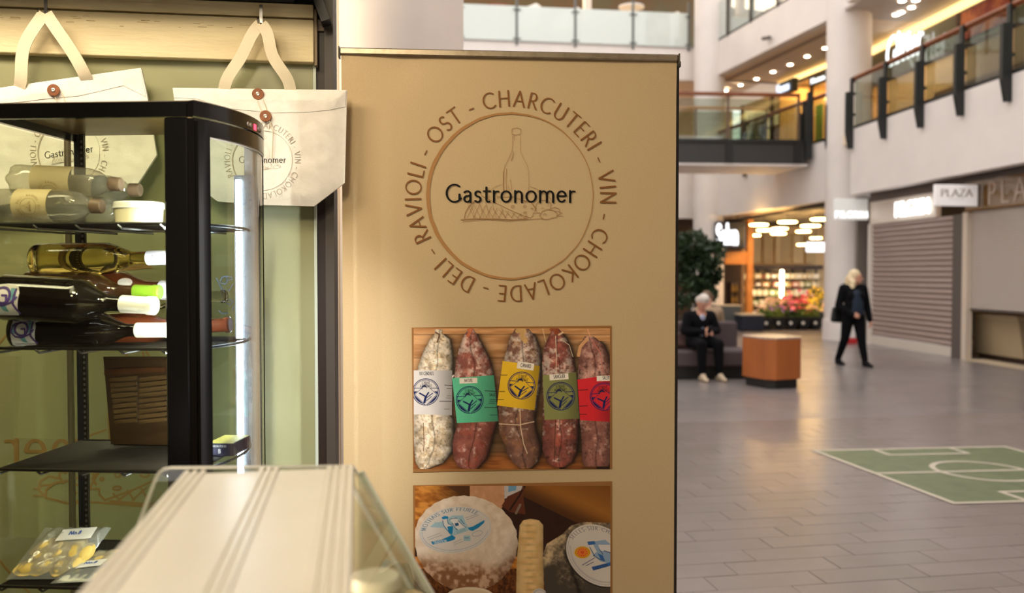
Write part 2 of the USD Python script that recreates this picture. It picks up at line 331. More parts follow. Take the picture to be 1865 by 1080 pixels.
for (cx_, cy_, rx_, ry_) in ((560, 843, 18, 11), (678, 842, 13, 12), (682, 902, 18, 9), (748, 862, 8, 7), (320, 745, 12, 9), (685, 795, 12, 8), (415, 750, 10, 12)):
    SK.append((2.2, zc(*[q for t in np.linspace(0, 5.6, 14) for q in (cx_ + rx_ * math.cos(t), cy_ + ry_ * math.sin(t))])))
for i in range(10):
    x = 110 + i * 62; SK.append((2.2, zc(x, 955, x + 30 + max(0, 40 - i * 5), max(800 + i * 14, 955 - 150))));
    if i < 9: SK.append((2.2, zc(x + 70, 955, x + 8, min(955, max(815 + i * 12, 955 - 165)))))
for x, y0 in ((230, 800), (290, 790), (355, 800), (440, 840), (150, 830)): SK.append((2, zc(x, y0, x + 45, 955)))
LOGO_SKETCH = unary_union([LineString(p).buffer(w * .1852 * .62 / 150, 3) for w, p in SK])
LOGO_WORD = affinity.translate(affinity.scale(text('Gastronomer', 33.5 / 150, track=.075, a=.058, b=.04), 1, 1, origin=(0, 0)), 0, -11.5 / 150)
_b = LOGO_WORD.bounds; LOGO_WORD = affinity.scale(LOGO_WORD, (237 / 150) / (_b[2] - _b[0]), 1, origin=(0, 0))
LOGO_WORD = affinity.translate(LOGO_WORD, -(LOGO_WORD.bounds[0] + LOGO_WORD.bounds[2]) / 2)
# ================================================================== THE NEAR SIDE: ceiling, deli wall, column
white_wall = mat('white_plaster', (222, 214, 209), rough=0.6, col2=(228, 220, 214), scale=1.2)
black = mat('black_lacquer', (9, 8, 7), rough=0.16, spec=0.5)
black_matte = mat('black_painted_steel', (22, 21, 20), rough=0.45)
steel = mat('brushed_steel', (170, 165, 158), rough=0.32, metal=1.0)
dark_ceiling = mat('dark_ceiling_paint', (60, 55, 50), rough=0.8)

# deli wall: a line turned 2.9 degrees from the mall's cross axis
WD = np.array([math.sin(math.radians(87.1)), math.cos(math.radians(87.1)), 0]); WN = np.array([WD[1], -WD[0], 0])
W0 = onY(576, 500, 2.42)
def wp(px, py, off=0.0):
    """(along, z) of a pixel on the deli wall's face moved off metres towards the room."""
    p = onP(px, py, W0 + WN * off, WN); return (p - W0) @ WD, p[2]
def wbox(a0, a1, z0, z1, o0, o1, bev=0.0): return obox((W0[0], W0[1], 0), WD, WN, EZ, sorted((a0, a1)), sorted((o0, o1)), sorted((z0, z1)), bev)
def wpt(a, z, off): return np.array([W0[0], W0[1], 0]) + WD * a + WN * off + EZ * z
green_glass = mat('green_back_painted_glass', (146, 145, 107), rough=0.3, spec=0.3, col2=(152, 151, 114), scale=0.8)
aR = wp(572, 500, 0.0)[0]; zB = wp(300, 105, 0.03)[1]
wall = T('wall_left', 'olive green glass panel wall under cream boards behind the fridge', None, (W0[0], W0[1], 0), kind='structure')
wall.add('glass_panel', wbox(-3.2, aR, 0.0, zB + 0.05, -0.012, 0.0), green_glass)
wall.add('glass_edge', wbox(aR + .0005, aR + .009, 0.0, zB + 0.02, -0.012, 0.004, .001), mat('bevelled_glass_edge', (196, 205, 190), rough=0.15))
wall.add('back_panel', wbox(-3.2, aR + .02, 0.0, 3.0, -0.08, -0.014), dark_ceiling)
board = mat('cream_painted_board', (222, 205, 160), rough=0.55, col2=(212, 194, 150), scale=3.0, stretch=(1, 1, 6), bump=0.15, bscale=20)
aE = wp(571, 60, 0.03)[0]; zG = wp(300, 24, 0.03)[1]; zT = wp(571, 8, 0.03)[1]
trim = T('trim_1', 'cream painted boards with hooks above the green glass', None, (W0[0], W0[1], 0), kind='structure')
trim.add('board', wbox(-3.2, aE, zB, zG - .0025, 0.0, 0.03, .002), board)
trim.add('board', wbox(-3.2, aE, zG + .0025, zT, 0.0, 0.03, .002), board)
trim.add('board', wbox(-3.2, aE - .05, zT + .004, zT + .1, 0.0, 0.022, .002), dark_ceiling)
trim.add('return_board', wbox(aE + .0005, aE + .008, zB - .006, zT - .01, -0.012, 0.022, .001), mat('grey_board_edge', (150, 132, 104), rough=0.7))
wear = mat('worn_paint', (166, 142, 98), rough=0.7); rw = np.random.default_rng(3)
ws = []
for i in range(36):      # small scratches in the paint of the lower board
    a = rw.uniform(-1.25, aE - .1); z = zG - rw.uniform(.014, .034) - (.006 if a > -.5 else 0); ws.append(wbox(a, a + rw.uniform(.005, .03), z, z + rw.uniform(.0008, .002), 0.0301, 0.0304))
trim.add('paint_scratches', cat(*ws), wear, kind='stuff')
# dark end of the deli: posts and the canopy over it
pa = lambda p: wp(p, 500, 0)[0]
struct('trim_2', wbox(pa(578.5), pa(593), 0, 2.6, -.06, -.005), mat('dark_brown_panel', (34, 18, 8), rough=0.5), 'dark brown recess between the green glass and the grey post')
struct('trim_3', wbox(pa(593.2), pa(609), 0, 3.2, -.16, .0), mat('grey_brown_post', (66, 58, 50), rough=0.5), 'grey brown post at the end of the deli wall')
struct('trim_4', wbox(pa(578), pa(593), wp(585, 57)[1], wp(585, 36)[1], -.004, .004, .001), mat('grey_bracket', (120, 105, 88), rough=0.6), 'small grey block above the dark recess')
struct('trim_5', cat(obox(wpt(pa(570), wp(570, -30)[1], .1), WD * .35 - EZ * .94, WN, np.cross(WD * .35 - EZ * .94, WN), (0, .12), (-.1, -.04), (-.012, .012)), wbox(-1.2, pa(572), zT + .012, zT + .25, .023, .20)), mat('black_canopy', (26, 22, 18), rough=0.5), 'black canopy edge above the cream boards')
struct('ceiling', bx(-5, 1.3, -6, 2.9, 3.3, 3.4), mat('shop_ceiling', (178, 168, 150), rough=0.8), 'ceiling over the deli')
struct('wall_behind', cat(bx(-5, 18, -6.1, -6.0, 0, 8.0), bx(-5.1, -5, -6, 3.4, 0, 3.3)), mat('shop_back_wall', (104, 88, 70), rough=0.7), 'shop fronts and deli wall behind the viewer')

# big round column behind the banner
YC = 4.6; cL, cR = onY(597, 100, YC), onY(846, 100, YC); rC = (cR[0] - cL[0]) / 2 * .985; cC = (cL + cR) / 2
col0 = T('column', 'thick round plaster column right behind the beige banner', 'column', (cC[0], YC, 0), kind='structure')
cream_plaster = mat('column_plaster', (214, 200, 190), rough=0.5, col2=(220, 206, 196), scale=2.0)
col0.add('shaft', cyl((cC[0], YC, 0), (cC[0], YC, 7.7), rC, 64), cream_plaster, smooth=40)
sp = onY(621, 100, YC - rC * .58); d0 = np.array([sp[0] - cC[0], sp[1] - YC]); d0 = d0 / np.linalg.norm(d0) * rC
col0.add('joint_strip', cyl((cC[0] + d0[0], YC + d0[1], 0), (cC[0] + d0[0], YC + d0[1], 7.6), .004, 8), mat('joint_strip', (196, 160, 120), rough=0.6))

# ================================================================== BANNER
YB = 2.42
def bp(px, py, off=0.0): p = onY(px, py, YB - off); return p
def on_banner(poly_px, off, m, name, t, depth=.0004, parent=None, kind=None, label=None):
    """A shape drawn in the photograph's pixels (y down), laid on the banner's plane."""
    def f(x, y):
        x = np.asarray(x, float); y = np.asarray(y, float); d = FW[None] + RT[None] * ((x - 932.5) / FPX)[:, None] + UP[None] * ((540 - y) / FPX)[:, None]
        k = (YB - off) / d[:, 1]; return d[:, 0] * k, CAMZ + d[:, 2] * k
    g = shapely.transform(poly_px, lambda a: np.stack(f(a[:, 0], a[:, 1]), 1))
    return t.add(name, prism(g, (0, YB - off, 0), EX, EZ, -EY, depth), m, kind=kind, label=label, parent=parent)
xl, xr = bp(624.5, 600)[0], bp(1229.5, 600)[0]; zt = bp(930, 103)[2]; xm = (xl + xr) / 2
ban = T('roll_up_banner', 'beige roll-up banner with a round emblem and two food photographs', 'banner', (xm, YB, 0))
fabric = mat('beige_banner_print', (206, 181, 139), rough=0.55, spec=0.3, col2=(202, 176, 134), scale=260.0, detail=1.0, bump=0.06, bscale=900)
gx, gz = np.meshgrid(np.linspace(xl, xr, 60), np.linspace(.1, zt, 110), indexing='ij')
ripple = .006 * np.exp(-((gx - xl) / .11) ** 2 - ((gz - zt + .02) / .07) ** 2) + .0035 * np.exp(-((gx - xr) / .1) ** 2 - ((gz - zt + .02) / .06) ** 2) - .004 * np.exp(-((gx - xl - .16) / .05) ** 2 - ((gz - zt + .04) / .04) ** 2)
P = np.stack([gx, YB + .0 * gx - ripple, gz], -1)
ban.add('sheet', sheet(P, .0015, (0, -1, 0)), fabric, smooth=40)
alu = mat('satin_aluminium', (176, 162, 140), rough=0.38, metal=0.9, col2=(150, 136, 114), scale=30, ramp=(.45, .8))
zr = bp(930, 98)[2]
ban.add('top_rail', bx(xl - .004, xr + .002, YB - .014, YB + .012, zt - .006, zt + .0125, .003), alu)
for x in (xl - .0075, xr + .0025): ban.add('rail_end_cap', bx(x, x + .004, YB - .016, YB + .014, zt - .014, zt + .015, .001), mat('grey_plastic_cap', (92, 86, 76), rough=0.4))
ban.add('base_cassette', bx(xl - .02, xr + .02, YB - .06, YB + .05, 0.0, .1, .01), alu)
ban.add('support_pole', cyl((xm, YB + .03, .1), (xm, YB + .02, zt - .01), .009, 12), steel)
brown_ink = mat('brown_print_ink', (134, 88, 46), rough=0.55, spec=0.2); tan_ink = mat('tan_print_ink', (176, 130, 80), rough=0.55, spec=0.2); line_ink = mat('line_print_ink', (164, 122, 78), rough=0.55, spec=0.2); black_ink = mat('black_print_ink', (12, 11, 11), rough=0.5, spec=0.2)
def lpx(g, cx, cy, r, rot=0.0, mirror=False):
    g = affinity.scale(g, -r if mirror else r, -r, origin=(0, 0)); g = affinity.rotate(g, rot, origin=(0, 0)); return affinity.translate(g, cx, cy)
on_banner(lpx(LOGO_TEXT, 930, 357, 150), .0022, brown_ink, 'ring_lettering', ban)
on_banner(lpx(LOGO_RING, 930, 357, 150), .0022, tan_ink, 'brush_ring', ban)
on_banner(lpx(LOGO_SKETCH, 930, 357, 150), .0022, line_ink, 'bottle_and_cheese_drawing', ban)
on_banner(lpx(LOGO_WORD, 930, 357, 150), .0030, black_ink, 'name_lettering', ban)
frame_ink = mat('brown_frame_ink', (158, 110, 62), rough=0.55, spec=0.2)
# --- the printed photographs: flat prints, their colours worked out point by point
def vcol(name, rough=0.5):
    if name not in LOOKS:
        LOOKS[name] = usdkit.material(stage, '/World/Looks/' + name, {'a': ('attribute', {'attribute': 'col'}), 'p': ('principled_bsdf', {'roughness': rough, 'specular_ior_level': 0.3})}, [('a.color', 'p.base_color')], surface='p.BSDF')
    return LOOKS[name]
def lin_arr(c):
    c = np.clip(c, 0, 255) / 255.0; return np.where(c <= 0.04045, c / 12.92, ((c + 0.055) / 1.055) ** 2.4)
def print_grid(t, name, x0, x1, y0, y1, nx, ny, fn, off):
    px, py = np.meshgrid(np.linspace(x0, x1, nx), np.linspace(y0, y1, ny), indexing='ij')
    d = FW + RT * ((px - 932.5) / FPX)[..., None] + UP * ((540 - py) / FPX)[..., None]; k = (YB - off) / d[..., 1:2]
    P = EYE + d * k; v = P.reshape(-1, 3) - t.loc; idx = np.arange(nx * ny).reshape(nx, ny)
    q = np.stack([idx[:-1, :-1], idx[:-1, 1:], idx[1:, 1:], idx[1:, :-1]], -1).reshape(-1, 4)
    path = numbered(t.path + '/' + name); f = np.vstack([q[:, [0, 1, 2]], q[:, [0, 2, 3]]])
    m = usdkit.mesh(stage, path, trimesh.Trimesh(v, f, process=False), vcol('photo_print'), smooth=False)
    ex, ey = (x1 - x0) / nx * .25, (y1 - y0) / ny * .25
    c = sum(lin_arr(fn(px.ravel() + a * ex, py.ravel() + b * ey)) for a, b in ((-1, -1), (1, -1), (-1, 1), (1, 1))) / 4
    UsdGeom.PrimvarsAPI(m).CreatePrimvar('col', Sdf.ValueTypeNames.Color3fArray, 'vertex').Set(Vt.Vec3fArray.FromNumpy(c.astype(np.float32)))
    return path
def nz(u, v, s, seed=0, o=4): return meshkit.fbm(np.stack([u * s, v * s, np.full_like(u, seed * 3.7)], -1), o, seed)
def mix(a, b, t): return np.asarray(a, float) * (1 - t[:, None]) + np.asarray(b, float) * t[:, None]
def ss(x, a, b): t = np.clip((x - a) / (b - a), 0, 1); return t * t * (3 - 2 * t)
def paint(C, U, V, g, col, alpha=1.0, soft=None):
    if g.is_empty: return
    a0, b0, a1, b1 = g.bounds; m = (U >= a0) & (U <= a1) & (V >= b0) & (V <= b1); i = np.nonzero(m)[0]
    m = i[shapely.contains_xy(g, U[i], V[i])]; C[m] = C[m] * (1 - alpha) + np.asarray(col, float) * alpha
def tx(s, x, y, h, rot=0, sq=.62, a=.09, b=.08, track=.1):     # lettering in the print's own coordinates, y down
    return affinity.translate(affinity.rotate(affinity.scale(text(s, h, track=track, a=a, b=b, squeeze=sq), 1, -1, origin=(0, 0)), rot, origin=(0, 0)), x, y)
def sausages(px, py):
    U = (px - 720) * 3.724; V = (py - 580) * 3.724
    g = nz(U * .25, V * 2.2, .02, 1); C = mix((214, 168, 120), (176, 126, 80), ss(g, .3, .7))
    for yb in (110, 268, 905): C *= (1 - .25 * np.exp(-((V - yb) / 4) ** 2))[:, None]
    C *= (1 - .38 * ss(V, 250, 900) * ss(nz(U, V, .004, 2), .1, .6))[:, None]
    low = ss(V, 880, 960); C = C * (1 - low[:, None]) + mix((176, 112, 58), (140, 82, 38), ss(nz(U * .3, V * 3, .03, 4), .3, .7)) * low[:, None]
    S = [([(75, 268, 322), (100, 270, 318), (140, 238, 372), (220, 192, 388), (300, 165, 394), (350, 150, 392), (500, 120, 385), (650, 122, 384), (700, 124, 394), (800, 122, 400), (900, 130, 388), (980, 138, 325), (1022, 165, 215)], (232, 222, 204), (196, 180, 152), (120, 96, 70)),
         ([(72, 492, 530), (120, 462, 560), (200, 432, 604), (300, 411, 650), (390, 402, 668), (550, 400, 690), (700, 428, 694), (800, 396, 662), (850, 387, 652), (950, 395, 622), (1005, 425, 570), (1027, 482, 545)], (222, 196, 188), (150, 92, 82), (104, 46, 36)),
         ([(70, 812, 905), (130, 778, 955), (200, 758, 982), (290, 735, 992), (450, 720, 985), (600, 700, 960), (700, 700, 946), (780, 705, 962), (860, 742, 990), (920, 758, 985), (980, 800, 962), (1018, 850, 920)], (214, 200, 190), (132, 96, 84), (72, 44, 34)),
         ([(72, 1062, 1110), (130, 1038, 1160), (200, 1008, 1196), (300, 994, 1216), (390, 1000, 1226), (680, 1000, 1246), (800, 998, 1242), (900, 1000, 1236), (980, 1030, 1200), (1008, 1080, 1150)], (206, 186, 178), (140, 84, 76), (70, 40, 34)),
         ([(122, 1285, 1345), (180, 1250, 1420), (250, 1243, 1450), (380, 1240, 1470), (700, 1250, 1475), (800, 1262, 1470), (960, 1268, 1465), (1004, 1278, 1450)], (196, 156, 146), (142, 96, 88), (62, 40, 34))]
    for i, (kn, ca, cb, cd) in enumerate(S):
        kn = np.array(kn, float); l = np.interp(V, kn[:, 0], kn[:, 1]); r = np.interp(V, kn[:, 0], kn[:, 2]); wob = 6 * (nz(U, V, .05, i) - .5)
        sh = np.exp(-np.maximum(0, np.maximum(l - 0 - U, U - r)) / 26.0) * ((V > kn[0, 0] + 30) & (V < kn[-1, 0] + 30)) * np.where(U > (l + r) / 2, .75, .35); C *= (1 - sh)[:, None]
        m = (U > l + wob) & (U < r + wob) & (V > kn[0, 0]) & (V < kn[-1, 0]); t = np.clip((U - (l + r) / 2) / ((r - l) / 2 + 1e-6), -1, 1)
        mot = nz(U, V, .028, 10 + i); mot2 = nz(U + 500, V, .08, 20 + i); c = mix(ca, cb, ss(mot + .35 * (mot2 - .5) + .22 * ss(V, 500, 800) * (i > 0), .34, .66)); c = c * (1 - ss(mot2, .58, .8) * .55)[:, None] + np.asarray(cd, float) * (ss(mot2, .58, .8) * .55)[:, None]
        if i in (1, 3): c = mix(c, (178, 84, 66), .45 * ss(nz(U, V, .02, 31 + i), .5, .7))
        if i == 2: c = mix(c, (190, 132, 70), .5 * ss(nz(U, V, .018, 41), .5, .75))
        c = c * (.72 + .56 * nz(U, V * .8, .034, 50 + i, 3))[:, None]
        c = c * (.36 + .66 * np.sqrt(np.clip(1 - (t * .95 + .10) ** 2, 0, 1)))[:, None] * (1 - .3 * np.exp(-((U - (l + r) / 2 - 8 * np.sin(V / 40)) / 5) ** 2))[:, None]
        C[m] = c[m]
    for p, w, col in (([(275, 95), (300, 110), (285, 160)], 10, (90, 60, 40)), ([(495, 80), (520, 70), (490, 120)], 18, (196, 112, 76)), ([(830, 85), (870, 80), (860, 120), (880, 150)], 34, (206, 170, 110)), ([(1060, 75), (1095, 70), (1090, 100)], 26, (140, 70, 40)), ([(1065, 115), (1130, 112)], 6, (100, 90, 70)), ([(1135, 95), (1110, 110)], 12, (232, 206, 170)), ([(1087, 120), (1092, 250), (1090, 380)], 5, (226, 214, 196)), ([(1120, 140), (1180, 180), (1205, 260)], 5, (210, 196, 170)), ([(1303, 70), (1318, 110), (1320, 130)], 6, (230, 170, 140)), ([(1320, 130), (1390, 230), (1408, 370)], 8, (190, 120, 110)), ([(1300, 140), (1255, 190), (1242, 250)], 22, (222, 170, 120)), ([(1000, 70), (1020, 160)], 4, (220, 200, 170)), ([(705, 715), (840, 722), (940, 700)], 7, (226, 206, 180)), ([(845, 620), (850, 740), (870, 850), (895, 915)], 7, (226, 206, 180)), ([(300, 430), (350, 430), (395, 388)], 12, (238, 234, 226)), ([(190, 710), (195, 860), (190, 900)], 6, (120, 88, 54)), ([(1085, 690), (1080, 960)], 5, (70, 50, 40))):
        paint(C, U, V, LineString(p).buffer(w / 2), col, .85)
    bands = [([(110, 352), (385, 352), (384, 656), (110, 650)], (206, 206, 208)), ([(385, 405), (668, 385), (698, 697), (418, 710)], (92, 190, 152)), ([(728, 288), (980, 322), (944, 622), (690, 590)], (226, 188, 44)), ([(1000, 386), (1226, 364), (1248, 680), (1012, 688)], (132, 138, 84)), ([(1235, 415), (1470, 380), (1470, 702), (1254, 690)], (206, 42, 52))]
    emb = [(207, 498, 92, 0), (504, 552, 94, -3), (856, 455, 94, 6), (1122, 527, 97, -3), (1415, 530, 95, -6)]
    lab = [('UX CENDRES', 212, 384, 22, 0, None), ('NATURE', 496, 430, 20, -2, (435, 404, 556, 440)), ('CANARD', 884, 332, 24, 8, (826, 298, 940, 346)), ('SANGLIER', 1113, 405, 24, -4, (1046, 376, 1174, 416)), ('SALERS', 1432, 413, 22, -2, (1366, 388, 1470, 424))]
    navy = (20, 34, 92); ink = (24, 24, 30)
    for (pg, col), (ex, ey, er, rot), (s, lx, ly, lh, lr, bxs) in zip(bands, emb, lab):
        pg = Polygon(pg); m = shapely.contains_xy(pg, U, V); x0, _, x1, _ = pg.bounds; t = (U - x0) / (x1 - x0); C[m] = (np.asarray(col, float) * (1.06 - .42 * np.clip(t - .45, 0, 1) ** 1.2 * 1.6 - .05 * nz(U, V, .02, 3))[:, None])[m]
        def E(g): return affinity.translate(affinity.rotate(g, rot, origin=(0, 0)), ex, ey)
        disc = Point(0, 0).buffer(er); low = disc.intersection(sbox(-er, -er * .18, er, er)); dia = Polygon([(0, -er * .55), (er * .78, er * .2), (0, er * .98), (-er * .78, er * .2)])
        for g, cc in ((disc, navy), (Point(0, 0).buffer(er * .94), col), (Point(0, 0).buffer(er * .90), navy), (Point(0, 0).buffer(er * .86), col), (low.buffer(-er * .14).difference(dia.buffer(5)), navy), (sbox(-er * .9, -er * .3, er * .9, -er * .25), navy), (dia.buffer(3), navy), (dia, col)): paint(C, U, V, E(g).intersection(pg), cc)
        for g in (LineString([(-er * .45, er * .1), (0, er * .35), (er * .2, er * .05)]).buffer(5), LineString([(0, er * .35), (-er * .1, er * .75)]).buffer(8), LineString([(er * .1, er * .4), (er * .5, er * .1)]).buffer(3), Point(-er * .12, -er * .3).buffer(er * .2).difference(Point(-er * .1, -er * .2).buffer(er * .17)), LineString([(er * .05, er * .65), (er * .4, er * .35)]).buffer(2.5)): paint(C, U, V, E(g).intersection(pg), navy)
        paint(C, U, V, E(unary_union([tx('LE BRAVE', 0, -er * .575, er * .20, 0, .58, .085, .075), tx('AUVERGNAT', 0, -er * .335, er * .20, 0, .60, .085, .075)])).intersection(pg), ink)
        if bxs: paint(C, U, V, affinity.rotate(sbox(*bxs), lr).intersection(sbox(0, 0, 1456, 2000)), (236, 232, 224))
        paint(C, U, V, tx(s, lx, ly, lh, lr, .6), ink)
    for x0, y0, x1, y1 in ((300, 562, 380, 562), (335, 452, 384, 456), (608, 490, 690, 495), (606, 603, 690, 602), (716, 384, 758, 384), (706, 495, 742, 496), (1240, 488, 1305, 482), (1250, 595, 1305, 592)): paint(C, U, V, LineString([(x0, y0), (x1, y1)]).buffer(2.2), ink)
    paint(C, U, V, tx('SAUC', 660, 528, 20, 0, .7), ink, .9)
    for x, y, w in ((660, 550, 40), (660, 562, 50), (655, 575, 44), (668, 655, 50), (365, 475, 36), (365, 525, 30), (362, 540, 40), (350, 615, 40), (1275, 650, 50), (716, 550, 40)): paint(C, U, V, sbox(x - w / 2, y - 2, x + w / 2, y + 2), ink, .6)
    return C * np.array([1.08, 1.05, 1.02])
def cheeses(px, py):
    U = (px - 720) * 4.549; V = (py - 860) * 4.549
    C = mix((206, 140, 62), (150, 88, 30), ss(nz(U * .5 + V * .4, V * 1.4 - U * .4, .022, 1), .35, .65)); C *= (1 - .5 * ss(U, 250, 620) * (V < 260))[:, None]
    dark = ((U > 880) | (V > 560)) & ~((V > 700) & (U < 1010)); dk = mix((62, 34, 18), (40, 22, 14), nz(U, V, .02, 2)); C[dark] = dk[dark]
    wood = (V > 800) & (U < 1240) ; C[wood] = (mix((120, 70, 30), (70, 38, 16), ss(nz(U * 1.2 - V, V * .6 + U, .03, 5), .35, .65)))[wood]
    paint(C, U, V, Polygon([(420, 110), (620, 110), (620, 200), (540, 190)]), (84, 52, 26)); pk = mix((218, 168, 130), (190, 138, 102), nz(U, V, .03, 6)); m = shapely.contains_xy(Polygon([(618, 108), (900, 108), (905, 240), (880, 300), (618, 250)]), U, V); C[m] = pk[m]
    paint(C, U, V, Polygon([(900, 108), (1055, 108), (1040, 170), (905, 220)]), (196, 192, 196)); paint(C, U, V, Polygon([(938, 108), (1005, 108), (1000, 150), (935, 165)]), (110, 160, 200)); paint(C, U, V, Polygon([(1060, 108), (1040, 150), (930, 200), (880, 280), (950, 330), (1080, 350), (1060, 200), (1075, 150)]), (96, 50, 30)); paint(C, U, V, LineString([(950, 310), (1030, 190), (1050, 150)]).buffer(7), (38, 22, 14)); paint(C, U, V, LineString([(1000, 340), (1035, 270)]).buffer(10), (130, 112, 100))
    wh = shapely.contains_xy(Polygon([(1080, 108), (1800, 108), (1800, 450), (1500, 418), (1060, 200)]), U, V); cw = mix((178, 118, 46), (120, 74, 26), ss(U * .35 - V * .9, 100, 620)); cw = mix(cw, (84, 50, 18), ss(V * 1.0 - U * .46, -480, -290)); C[wh] = cw[wh]
    # log
    lg = Polygon([(1030, 440), (1060, 398), (1120, 386), (1190, 398), (1226, 440), (1226, 700), (1236, 1300), (996, 1300), (1005, 760)]); m = shapely.contains_xy(lg, U, V); t = (U - 1115) / 118
    cl = mix((238, 206, 150), (222, 184, 122), ss(nz(U, V, .02, 8), .3, .7)) * (.55 + .45 * np.sqrt(np.clip(1 - (t * .9 + .05) ** 2, 0, 1)))[:, None] * (1 - .13 * (np.exp(-((U - 1110 - 4 * np.sin(V / 9)) / 50) ** 2) * (.5 + .5 * np.sin(V / 8.5)) ** 3))[:, None]; C[m] = cl[m]
    paint(C, U, V, Point(1195, 1030).buffer(66), (206, 204, 204)); paint(C, U, V, Point(1195, 1030).buffer(58).difference(Point(1195, 1030).buffer(54)), (120, 124, 140))
    # grey goat's cheese on the right
    gy = Polygon([(1230, 690), (1260, 600), (1390, 520), (1460, 450), (1560, 420), (1800, 430), (1800, 1300), (1300, 1300), (1240, 900)]).buffer(8); m = shapely.contains_xy(gy, U, V); nn = nz(U, V, .011, 9, 5); n2 = nz(U, V, .045, 12); cg = mix((206, 184, 148), (74, 66, 58), ss(nn * .75 + n2 * .3 + .14 * ss(V, 650, 950) - .1 * (1 - ss(V, 700, 820)) * (1 - ss(U, 1380, 1460)), .36, .66)); cg *= (1 - .5 * np.exp(-((U - 1430 - (V - 720) * .35) / 20) ** 2) * ss(V, 600, 700))[:, None]; C[m] = cg[m]
    lb = affinity.rotate(affinity.scale(Point(0, 0).buffer(1, 48), 300, 230), 38); lb = affinity.translate(lb, 1690, 690); paint(C, U, V, affinity.translate(lb, -8, 10), (50, 44, 40)); m = shapely.contains_xy(lb, U, V); C[m] = mix((222, 218, 214), (196, 192, 190), nz(U, V, .004, 3))[m]
    lt = affinity.translate(affinity.rotate(affinity.scale(ring_text('SELLES-SUR-CHER', 262, 38, -88, 96, .06, .04), 1, -.78, origin=(0, 0)), 30, origin=(0, 0)), 1690, 700); paint(C, U, V, lt, (70, 76, 92))
    paint(C, U, V, affinity.scale(Point(1550, 664).buffer(68), 1, .74), (236, 180, 40)); paint(C, U, V, affinity.scale(Point(1550, 664).buffer(45), 1, .8), (218, 92, 44)); paint(C, U, V, affinity.scale(Point(1550, 664).buffer(58).difference(Point(1550, 664).buffer(53)), 1, .76), (150, 90, 30))
    for k in range(12): paint(C, U, V, LineString([(1550 + 20 * math.cos(k * .52), 664 + 16 * math.sin(k * .52)), (1550 + 40 * math.cos(k * .52), 664 + 30 * math.sin(k * .52))]).buffer(3), (240, 150, 60))
    lblue, blue = (142, 170, 204), (56, 104, 176)
    for g, c in ((Polygon([(1590, 580), (1740, 560), (1785, 600), (1785, 760), (1700, 740), (1640, 690)]), lblue), (Polygon([(1625, 785), (1785, 745), (1785, 775), (1640, 815)]), blue), (Polygon([(1590, 575), (1650, 570), (1660, 595), (1600, 605)]), blue), (Polygon([(1675, 670), (1720, 690), (1740, 740), (1700, 720)]), blue), (Polygon([(1600, 605), (1640, 600), (1670, 660), (1640, 680)]), (214, 214, 216)), (Polygon([(1680, 600), (1785, 600), (1785, 660), (1700, 650)]), (218, 218, 220))): paint(C, U, V, g.intersection(lb), c)
    for p in ([(1640, 690), (1690, 720), (1730, 735)], [(1690, 640), (1720, 680)], [(1730, 650), (1785, 670)], [(1610, 620), (1650, 690)], [(1550, 770), (1650, 710)], [(1580, 775), (1640, 745)]): paint(C, U, V, LineString(p).buffer(3), (60, 80, 120))
    paint(C, U, V, tx('TRADITION', 1700, 798, 26, -15, .8), (40, 60, 110)); paint(C, U, V, lb.buffer(-14).difference(lb.buffer(-17)), (150, 150, 156)); bt = affinity.translate(affinity.rotate(affinity.scale(lb.buffer(-34).boundary.buffer(7), 1, 1), 0), 0, 0); paint(C, U, V, bt.intersection(Polygon([(1440, 600), (1500, 900), (1785, 920), (1785, 820), (1600, 760)])), (150, 150, 158), .45 )
    # big white cheese
    an = np.linspace(0, 2 * np.pi, 90); ed = np.array([(585 + 428 * math.cos(a) * (1 + .012 * math.sin(23 * a)) + 20 * math.sin(a), 560 + (365 if math.sin(a) < 0 else 430) * math.sin(a) * (1 + .01 * math.sin(31 * a))) for a in an]); wc = Polygon(ed)
    m = shapely.contains_xy(wc, U, V); d = np.sqrt(((U - 520) / 470) ** 2 + ((V - 500) / 330) ** 2); nn = nz(U, V, .014, 15, 5); cw = mix((234, 222, 208), (216, 198, 178), ss(nn, .3, .7)); low = ss(V - .10 * (U - 165) - 70 * (nn - .5), 640 - 0 * U, 800) ; low = np.maximum(low, ss(d, 1.0, 1.25)); cw = cw * (1 - low[:, None]) + mix((206, 172, 148), (140, 98, 68), ss(nz(U, V, .03, 17, 5) + .2 * ss(V, 780, 980) * (U < 700), .34, .7)) * low[:, None]; cw *= (1 - .35 * ss(U + .5 * V, 1150, 1480))[:, None]; C[m] = cw[m]
    lb = affinity.translate(affinity.rotate(affinity.scale(Point(0, 0).buffer(1, 48), 302, 192), -8), 497, 478); m = shapely.contains_xy(lb, U, V); C[m] = mix((220, 218, 216), (206, 204, 204), nz(U, V, .01, 4))[m]
    B, LB, DB = (26, 132, 190), (160, 196, 214), (40, 92, 140)
    paint(C, U, V, lb.buffer(-9).difference(lb.buffer(-12)), (176, 184, 196)); paint(C, U, V, lb.buffer(-24).difference(lb.buffer(-28)).intersection(sbox(0, 480, 2000, 700)), (140, 156, 186), .8)
    lt = affinity.translate(affinity.rotate(affinity.scale(ring_text('MOTHAIS SUR FEUILLE', 248, 42, -78, 128, .07, .035), 1, -.64, origin=(0, 0)), -9, origin=(0, 0)), 497, 482); paint(C, U, V, lt, (46, 110, 150))
